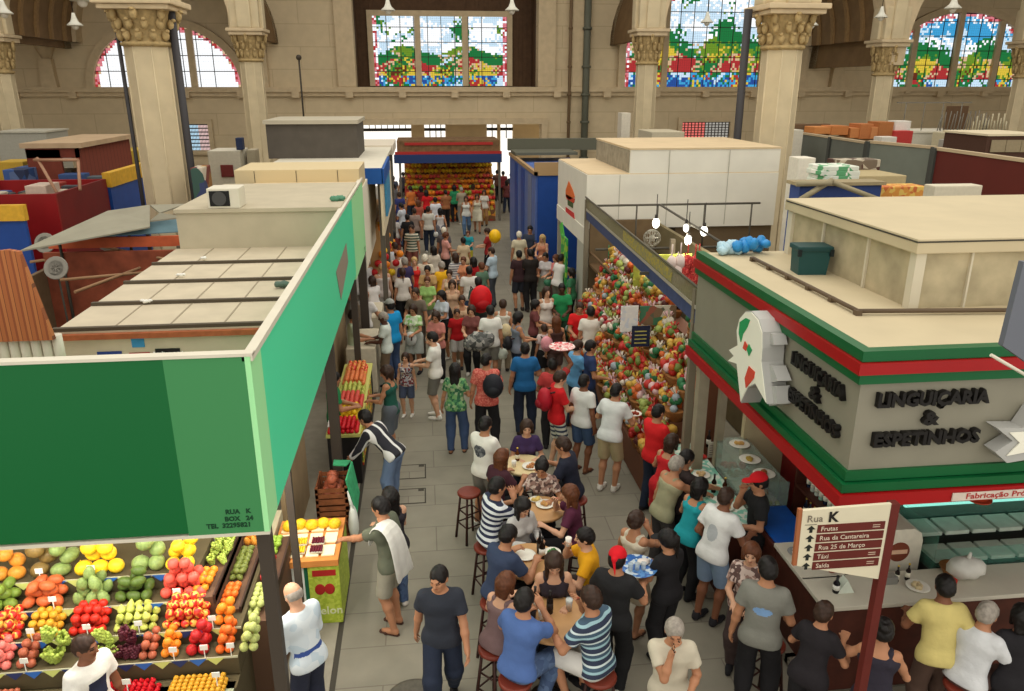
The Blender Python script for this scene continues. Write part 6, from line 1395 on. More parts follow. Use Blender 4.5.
blp('cross_pole', b, mat('pole_tan', (150, 116, 84), .7), lo_)
for i in range(16):
    u, v = random.uniform(60, 130), random.uniform(286, 306); p = atZ(u, v, 2.0)
    if p.x > -4.2: p.x = -4.3
    p.y = min(p.y, 10.9); tag(MB().ball((0, 0, .06), (.12, .10, .07), 8, 6, 0, .15).build('goods_sack', cm(random.choice([(196, 160, 110), (170, 120, 70), (206, 180, 120)])), None, (max(-5.5, p.x), max(9.3, p.y), 1.9)), 'tan sack heaped on the rust stall shelf left of the roof panels', 'sack', 'sacks on the rust stall shelf')
for u, v, lab in ((56, 268, 'grey round fan on the left edge of the rust stall'), (107, 241, 'grey round fan under the orange band'), (45, 243, 'small grey round fan near the canopy corner')):
    p = atZ(u, v, 2.7); t_ = thing('round_fan', lab, 'fan', p); b = MB()
    for r in (.22, .15, .08): b.lathe([(r, -.02), (r + .012, 0), (r, .02)], n=18)
    for k in range(8): a = k * math.pi / 4; b.tube((0, 0, .03), (math.cos(a) * .22, math.sin(a) * .22, 0), .008, n=4)
    me = b.mesh(); me.transform(Matrix.Rotation(math.radians(70), 4, 'X')); link('fan_cage', me, cm((140, 136, 126)), t_); MB().tube((0, .03, -.04), (0, .1, -2.7), .02, n=6).build('fan_pole', JOINT, t_)
# corrugated panel and white corrugated sheet
y = 7.5; o = tag(MB().prism([(-1.6, 0, -.1), (0, 0, -.1), (-.15, 0, .76), (-.25, 0, .78), (-1.6, 0, .64)], (0, .06, 0)).build('wood_plank_wall', stripes('planks', [((168, 96, 52), 5), ((140, 74, 40), 3), ((178, 108, 60), 4), ((110, 60, 34), 1)], .09, 0), None, (-3.58, y, 3.88)), 'orange brown plank wall at the left edge above the roof', 'plank wall')
b = MB()
for i in range(16): b.tube((-1.6 + i * .1, 0, 0), (-1.6 + i * .1, 0, .34), .05, n=8)
tag(b.build('corrugated_sheet', mat('corr_white', (214, 208, 190), .6), None, (-3.5, 7.62, 3.46)), 'white corrugated sheet below the plank wall', 'corrugated sheet')
# goods between the columns, left
uvbox('white_cupboard', 'tall white cupboard between the near and far left columns', 'cupboard', 207, 151, 243, 184, 24, 1.2, cm((196, 190, 172)), zb=.02); uvbox('dark_red_notice', 'dark red notice on the white cupboard', 'notice', 220, 165, 234, 177, 23.95, .06, cm((110, 44, 40)))
uvbox('blue_speaker', 'small dark blue speaker on top of the white cupboard', 'speaker', 235, 138, 243, 150, 24.2, .3, cm((40, 52, 84)))
uvbox('grey_upright_box', 'narrow grey upright cabinet right of the white cupboard', 'cabinet', 246, 150, 257, 170, 24.5, .6, cm((170, 160, 136)), zb=.02)
uvbox('cluttered_shelf', 'cluttered shelf of coloured goods behind the near left column', 'shelf', 190, 168, 207, 206, 21.0, .8, blotch('clutter', [(150, 110, 60), (60, 90, 80), (190, 150, 70), (60, 70, 110), (120, 60, 50), (200, 190, 170)], 3), zb=.02)

# loose goods that clutter the left background roofs
rr_ = random.Random(42)
for i in range(22):
    x, y = rr_.uniform(-13.5, -9.3), rr_.uniform(20.4, 22.9); w_, d_, h_ = rr_.uniform(.25, .6), rr_.uniform(.2, .5), rr_.uniform(.15, .45); c = rr_.choice([(60, 84, 130), (150, 60, 50), (190, 180, 160), (110, 84, 60), (180, 150, 70), (70, 70, 74)])
    nm = {60: 'blue', 150: 'rust red', 190: 'pale', 110: 'brown', 180: 'yellowish', 70: 'dark grey'}[c[0]]
    tag(MB().box(-w_ / 2, w_ / 2, -d_ / 2, d_ / 2, 0, h_, bevel=.02).box(-w_ / 2 - .01, w_ / 2 + .01, -d_ / 2 - .01, d_ / 2 + .01, h_ - .05, h_ - .02).build('storage_box', cm(c), None, (x, y, 3.2)), nm + ' box among the clutter on the dark red stall', 'box', 'boxes on the dark red stall')
for i in range(14):
    x, y = rr_.uniform(-12, -8.95), rr_.uniform(24, 27.6); w_, d_, h_ = rr_.uniform(.3, .9), rr_.uniform(.3, .6), rr_.uniform(2.8, 3.5); c = rr_.choice([(60, 84, 130), (190, 180, 160), (130, 110, 80), (80, 90, 96)])
    tag(MB().box(-w_ / 2, w_ / 2, -d_ / 2, d_ / 2, 0, h_, bevel=.03).build('tall_cabinet', cm(c), None, (x, y, .02)), {60: 'blue', 190: 'pale', 130: 'tan', 80: 'slate grey'}[c[0]] + ' cabinet inside the blue stall with yellow band', 'cabinet', 'cabinets in the blue and yellow stall')
for i in range(9):
    x, y = rr_.uniform(-7.6, -4.4), rr_.uniform(9.9, 12.8); c = rr_.choice([(150, 84, 54), (120, 70, 50), (176, 140, 100), (100, 90, 80)])
    b = MB(); b.tube((0, 0, 2.3), (rr_.uniform(-.9, .9), rr_.uniform(-.4, .4), 2.45), .03, n=6); b.box(-.25, .25, -.2, .2, .02, 2.3, bevel=.02)
    tag(b.build('stall_locker', cm(c), None, (x, y, 0)), {150: 'rust', 120: 'dark brown', 176: 'sand coloured', 100: 'grey'}[c[0]] + ' locker inside the rust coloured stall', 'locker', 'lockers in the rust coloured stall')

# more things on and behind the snack counters
t_ = thing('bread_basket', 'round wicker basket of brown rolls on the front counter beside the cooler', 'basket', (5.5, 6.55, 1.1))
MB().lathe([(.08, 0), (.13, .09), (.14, .10), (.12, .09)], n=18).build('basket_bowl', WICK, t_); b = MB()
for k in range(9): b.ball((.06 * math.cos(k * 2.1) * (k % 3) / 1.6, .06 * math.sin(k * 2.1) * (k % 3) / 1.6, .11 + .02 * (k % 2)), (.045, .035, .03), 9, 6)
b.build('bread_roll', cm((150, 96, 50)), t_)
tag(MB().lathe([(.035, 0), (.045, .10), (.04, .10)], n=14).build('cup', cm((190, 50, 40)), None, (5.35, 6.34, 1.1)), 'red cup on the front counter by the yellow shirt', 'cup')
tag(MB().box(-.07, .07, -.05, .05, 0, .09, bevel=.01).box(-.05, .05, -.052, -.05, .03, .07).build('napkin_box', mat('steel_box', (150, 150, 146), .3, metal=.6), None, (4.75, 6.5, 1.1)), 'steel napkin box on the front counter below the sign board', 'napkin box')
tag(MB().box(-.07, .07, -.05, .05, 0, .09, bevel=.01).build('napkin_box', mat('steel_box', (150, 150, 146), .3, metal=.6), None, (6.75, 6.5, 1.1)), 'steel napkin box on the front counter right of the white bag', 'napkin box')
for k, (x, y, f_, lab) in enumerate(((4.16, 9.2, (206, 160, 90), 'plate of fried snacks on top of the glass food case, far one'), (4.12, 8.75, (180, 150, 60), 'plate of yellow snacks on top of the glass food case, middle one'), (4.14, 8.35, (150, 90, 50), 'plate of brown snacks on top of the glass food case, near one'))): plate((x, y, 1.43), lab, f_, .14)
t_ = thing('paper_menu', 'white printed paper menu leaning beside the glass food case', 'menu', (3.98, 9.62, 1.05)); MB().box(-.09, .09, -.01, 0, 0, .24).build('menu_sheet', cm((206, 200, 188)), t_)
for k in range(5): MB().box(-.07, .07, -.014, -.01, .04 + k * .035, .05 + k * .035).build('printed_line', cm((120, 116, 110)), t_)
for k in range(6):
    c = random.choice([(150, 60, 40), (206, 190, 150), (70, 96, 60)]); tag(MB().lathe([(.05, 0), (.06, .02), (.06, .12), (.04, .14)], n=14).build('spice_jar', cm(c, .3), None, (4.42 + .0 * k, 7.0 + .13 * k, .02 + .0)), 'jar on the floor behind the counter', 'jar', 'jars behind the snack counter') if False else None
# ================================================================ people, nearest first
stripes('m_navy_white', [((28, 36, 66), 1), ((214, 218, 222), 1)], .07); stripes('m_teal', [((40, 50, 74), 2), ((150, 186, 196), 1), ((60, 84, 104), 1.4), ((200, 214, 216), .8)], .115)
stripes('m_green_stripe', [((60, 84, 72), 1), ((206, 200, 180), 1)], .09); stripes('m_grey_stripe', [((120, 120, 126), 1), ((206, 204, 200), 1)], .07); stripes('m_sleeve', [((30, 30, 40), 3), ((222, 222, 220), 1.2)], .16, 0)
stripes('m_short_stripe', [((54, 64, 84), 1), ((206, 204, 190), 1.2)], .08)
blotch('m_pinkred', [(198, 92, 80), (210, 120, 104), (186, 74, 66)], 45); blotch('m_leafy', [(70, 130, 84), (112, 160, 100), (40, 96, 66), (150, 170, 130)], 22); blotch('m_floral', [(70, 66, 76), (196, 190, 186), (120, 50, 56), (160, 160, 170)], 24)
blotch('m_patchjacket', [(206, 216, 222), (214, 222, 226), (190, 206, 216), (206, 216, 222)], 9); blotch('m_print', [(84, 88, 94), (120, 122, 126), (60, 64, 72)], 30); blotch('m_blouse', [(150, 120, 110), (200, 180, 170), (90, 66, 62)], 26); blotch('m_camo', [(70, 72, 70), (160, 156, 150), (110, 110, 108)], 14)
blotch('m_greenwhite', [(206, 222, 186), (150, 196, 120), (222, 228, 210)], 18); blotch('m_denim', [(70, 92, 128), (84, 106, 140), (60, 80, 116)], 20)
WHT = (226, 224, 216); DEN = (60, 78, 112); DDEN = (34, 42, 60); BLK_ = (28, 27, 30); KHA = (176, 158, 122); GRY = (132, 130, 122)
P = person
SH = lambda c: ('shoe', c)
SAN = ('sandal', (70, 46, 36))
nav = P(437, 569, 176, ('walk', dict(hy=-22, hp=-16)), 'm', 'm', ('crop', 'k'), ('tee', (44, 48, 58)), ('pants', DDEN), SH((30, 28, 28)), 'man in dark navy polo shirt and jeans walking up the aisle towards us', h=1.76)
ph2 = P(377, 497, 62, ('reachl', dict(lh=(-.10, .62, 1.10), lean=8)), 'm', 'm', ('short', 'k'), ('tee', (96, 100, 84)), ('shorts', (152, 148, 132)), SAN, 'man in olive tee and grey shorts with white cloth over his shoulder', h=1.74)
P(388, 487, 30, ('hold', dict()), 'f', 'l', ('long', 'k'), ('tank', (46, 42, 48)), ('pants', 'm_denim'), SH((206, 200, 190)), 'woman with long black hair standing behind the man in olive tee')
P(288, 583, 48, ('hold', dict(lean=10, hp=-34)), 'm', 'l', ('bald', 'g'), ('long', 'm_patchjacket'), ('pants', (40, 44, 60)), SH(BLK_), 'grey-haired man in white and blue jacket shopping behind the corner post', h=1.70, patch=(-1, .10, .17, .022, False, (60, 84, 150)))
P(84, 636, -122, ('relax', dict(hy=20)), 'm', 'd', ('crop', 'b'), ('tee', WHT), ('pants', DDEN), SH(BLK_), 'man in white tee with a dark square print in front of the fruit shelves', h=1.66, patch=(1, .26, .085, .10, False, (36, 42, 66)))
P(362, 410, 62, ('bend', dict()), 'm', 'm', ('short', 'k'), ('long', 'm_sleeve'), ('pants', (104, 124, 156)), SH((90, 70, 60)), 'person in striped-sleeve jacket and light jeans bending over the long fruit table')
P(384, 366, 70, ('hold', dict(hy=25)), 'f', 'm', ('mid', 'b'), ('tank', (30, 84, 72)), ('skirt', (92, 98, 106)), SH((70, 50, 44)), 'woman in dark green tank top and grey skirt beside the long fruit table', h=1.70)
P(405, 353, 168, ('stand', dict()), 'f', 'l', ('mid', 'b'), ('tank', 'm_floral'), ('shorts', (70, 80, 104)), SH((220, 216, 208)), 'small girl in patterned top and denim shorts in the aisle', h=1.30)
P(430, 332, 75, ('hold', dict()), 'm', 'l', ('short', 'k'), ('tee', WHT), ('shorts', (110, 108, 100)), SH((226, 224, 216)), 'man in white tee and grey cargo shorts eating beside the small girl')
P(455, 363, -12, ('relax', dict()), 'f', 'm', ('long', 'k'), ('tee', 'm_leafy'), ('pants', DEN), SAN, 'woman with very long dark hair in green leafy blouse and jeans')
P(487, 353, -8, ('relax', dict(hy=-35)), 'm', 'm', ('crop', 'k'), ('tee', 'm_pinkred'), ('pants', BLK_), SH(BLK_), 'man in salmon red shirt with a black bag over his shoulder', h=1.80)
P(525, 342, -4, 'relax', 'm', 'm', ('crop', 'k'), ('tee', (30, 96, 150)), ('pants', DDEN), SH((50, 42, 40)), 'man in bright blue tee and dark jeans seen from behind in mid aisle', h=1.76)
P(563, 371, -80, ('hold', dict(hp=-25)), 'm', 'l', ('short', 'b'), ('tee', (196, 24, 30)), ('shorts', 'm_short_stripe'), SH((190, 180, 170)), 'man in red tee and striped shorts carrying a red rucksack')
P(585, 374, -50, ('stand', dict()), 'm', 'd', ('crop', 'k'), ('tee', (216, 216, 212)), ('shorts', (62, 84, 118)), SAN, 'man in white tee and blue denim shorts walking away', h=1.72)
r15 = P(618, 383, -38, ('counter', dict(hy=-10)), 'm', 'm', ('crop', 'k'), ('tee', (210, 212, 210)), ('shorts', KHA), SH((214, 210, 200)), 'broad man in white tee and khaki shorts at the baskets', h=1.78)
r16 = P(487, 416, -42, ('hold', dict()), 'm', 'm', ('short', 'k'), ('tee', WHT), ('shorts', (116, 112, 104)), SH((220, 218, 208)), 'man in white tee with grey back print standing at the first table', h=1.74, patch=(-1, .30, .10, .09, True, 'm_print'))
P(703, 478, -65, 'counter', 'f', 'm', ('mid', 'k'), ('tank', (30, 148, 158)), ('pants', BLK_), SH(BLK_), 'woman in turquoise sleeveless top at the patterned counter')
P(729, 487, -58, ('counter', dict(lh=(-.2, .2, .95))), 'm', 'd', ('crop', 'b'), ('tee', (222, 222, 220)), ('shorts', (130, 152, 180)), SH((40, 38, 42)), 'shaven man in white printed tee and pale blue shorts', h=1.76, patch=(-1, .24, .07, .10, True, (176, 180, 184)))
P(757, 473, 80, ('mouth', dict(hp=-15)), 'm', 'm', ('short', 'k'), ('tee', (32, 32, 34)), ('pants', BLK_), SH(BLK_), 'vendor in black shirt and red cap, hand at his chin, by the blue board', h=1.74, hat=('cap', (206, 24, 34)))
P(752, 545, 150, ('hold', dict(hp=-12)), 'f', 'l', ('mid', 'r'), ('tee', 'm_blouse'), ('pants', (70, 56, 54)), SH(BLK_), 'light-haired woman facing us behind the man in grey tee', h=1.60)
P(768, 556, -30, ('relax', dict(hy=20, hp=-20, lean=6)), 'm', 'm', ('short', 'k'), ('tee', (122, 122, 114)), ('pants', BLK_), SH(BLK_), 'large man in grey tee with a blue back label and black trousers', h=1.80, patch=(-1, .28, .085, .042, True, (120, 156, 200)))
P(827, 601, -52, 'counter', 'f', 'm', ('short', 'b'), ('tee', (32, 28, 32)), ('pants', BLK_), SH(BLK_), 'person in black top with short dark red-brown hair left of the sign post', h=1.62)
P(885, 618, -30, ('counter', dict(lh=(-.30, .42, 1.20))), 'f', 'm', ('bun', 'k'), ('tank', (44, 40, 52)), ('pants', BLK_), SH(BLK_), 'person in dark tank top with bare shoulders right of the sign post', h=1.62)
P(946, 574, -18, ('counter', dict(rh=(.30, -.12, .95))), 'm', 'd', ('short', 'k'), ('tee', (206, 190, 120)), ('pants', (84, 64, 54)), SH(BLK_), 'man in pale yellow shirt at the front counter holding a white bag behind him', h=1.72)
P(992, 602, -62, 'sit', 'm', 'm', ('short', 'g'), ('tee', (206, 208, 210)), ('shorts', (96, 72, 66)), SH((50, 40, 40)), 'grey-haired man in white tee sitting at the front counter', h=1.70)
P(1024, 604, -20, 'counter', 'f', 'd', ('mid', 'k'), ('tee', (30, 28, 32)), ('pants', BLK_), SH(BLK_), 'person in black cut by the right edge at the front counter')
P(676, 624, 170, ('mouth', dict(hp=-25)), 'm', 'm', ('short', 'g'), ('tee', (196, 188, 168)), ('pants', (120, 110, 100)), SH(BLK_), 'old grey-haired man in cream shirt holding a hand to his mouth, facing us', h=1.66)
P(665, 530, 25, ('hold', dict(hy=30)), 'f', 'm', ('tail', 'k'), ('tee', (30, 29, 32)), ('pants', BLK_), SH(BLK_), 'woman in black tee and black trousers wearing a black cap', h=1.64, hat=('cap', (30, 29, 32)))
P(638, 511, -55, ('mouth', dict()), 'f', 'm', ('bun', 'b'), ('tank', (206, 196, 176)), ('skirt', (200, 186, 160)), SAN, 'woman with hair bun in cream sleeveless top right of the waiter', h=1.62)
wt = P(619, 547, -32, ('tray', dict(hy=0)), 'm', 'm', ('short', 'k'), ('tee', (34, 34, 36)), ('pants', (26, 26, 28)), SH((200, 196, 184)), 'waiter in black shirt and red bandana carrying the blue tray', h=1.72, hat=('bandana', (206, 20, 34)))
P(661, 404, -62, ('hold', dict()), 'm', 'm', ('crop', 'k'), ('tee', (206, 30, 34)), ('pants', DDEN), SH(BLK_), 'man in red speckled shirt standing at the end of the baskets')
P(674, 434, -55, 'counter', 'f', 'm', ('mid', 'b'), ('tank', (186, 30, 36)), ('skirt', (176, 26, 34)), SH(BLK_), 'woman in red dress with a blue hair clip at the patterned counter', h=1.62)
P(690, 450, -80, 'reach', 'm', 'm', ('short', 'k'), ('tee', (60, 50, 50)), ('pants', BLK_), SH(BLK_), 'dark-haired man stretching an arm to the bottles on the patterned counter', h=1.66)
P(680, 456, -72, ('reach', dict(lean=16)), 'm', 'm', ('short', 'g'), ('tank', (150, 146, 116)), ('pants', (60, 56, 56)), SH(BLK_), 'grey-haired man in khaki tank top leaning on the patterned counter', h=1.68)
# at the small round tables
SG = []
def S(*a, **k):
    r = P(*a, **k); SG.append(r); return r
S(527, 421, 178, 'situp', 'f', 'l', ('mid', 'b'), ('tee', (62, 44, 84)), ('pants', DDEN), SH(BLK_), 'woman in purple top facing us at the farthest round table')
S(560, 437, 62, 'sit', 'm', 'm', ('short', 'b'), ('tee', (34, 38, 54)), ('pants', BLK_), SH(BLK_), 'man in dark navy shirt right of the farthest round table', h=1.76)
S(504, 449, -50, 'sit', 'f', 'm', ('long', 'r'), ('tee', (66, 34, 44)), ('pants', BLK_), SH(BLK_), 'woman with long red-brown hair left of the farthest round table')
S(541, 462, 160, ('sit', dict(hp=-30)), 'f', 'm', ('bun', 'k'), ('tee', 'm_blouse'), ('pants', BLK_), SH(BLK_), 'woman with dark bun in patterned blouse behind the second round table')
S(499, 477, -68, 'sitd', 'm', 'm', ('short', 'k'), ('tee', 'm_navy_white'), ('pants', (90, 90, 96)), SH(BLK_), 'man in navy and white striped shirt left of the second round table', h=1.76)
S(568, 485, 72, 'sitd', 'f', 'l', ('long', 'r'), ('tee', (84, 34, 58)), ('pants', BLK_), SH(BLK_), 'woman with long brown hair in maroon top right of the second round table')
S(526, 501, -150, ('situp', dict(hp=-35)), 'f', 'l', ('long', 'k'), ('long', (186, 184, 182)), ('pants', BLK_), SH(BLK_), 'woman in light grey long-sleeved top between the second and third tables', h=1.60)
S(583, 528, 80, 'sitd', 'm', 'l', ('short', 'k'), ('tee', (222, 160, 24)), ('pants', (60, 50, 50)), SH(BLK_), 'man in bright yellow shirt drinking right of the third round table', h=1.66)
S(513, 525, -52, ('sit', dict(hp=-40)), 'm', 'm', ('short', 'k'), ('tee', (50, 62, 88)), ('pants', BLK_), SH(BLK_), 'man in dark blue tee bowed over the third round table', h=1.74)
S(555, 558, 176, ('situp', dict(hp=-35)), 'f', 'l', ('long', 'b'), ('tank', (46, 38, 46)), ('pants', DDEN), SH(BLK_), 'woman with long hair and dark halter top facing us between the third and nearest tables', h=1.66)
S(509, 572, -48, 'sit', 'f', 'l', ('mid', 'r'), ('tank', (120, 96, 96)), ('pants', (80, 60, 60)), SH(BLK_), 'woman in mauve sleeveless top left of the nearest round table')
S(526, 588, -42, ('sitd', dict(hy=5)), 'm', 'm', ('short', 'k'), ('tee', (76, 104, 160)), ('pants', 'm_denim'), SH(BLK_), 'man in mid-blue tee and jeans at the nearest round table, back to us', h=1.78)
S(589, 586, 38, ('sitd', dict()), 'm', 'm', ('short', 'b'), ('tee', 'm_teal'), ('shorts', (214, 212, 206)), SH(BLK_), 'man in teal striped tee and white shorts at the nearest round table', h=1.78)
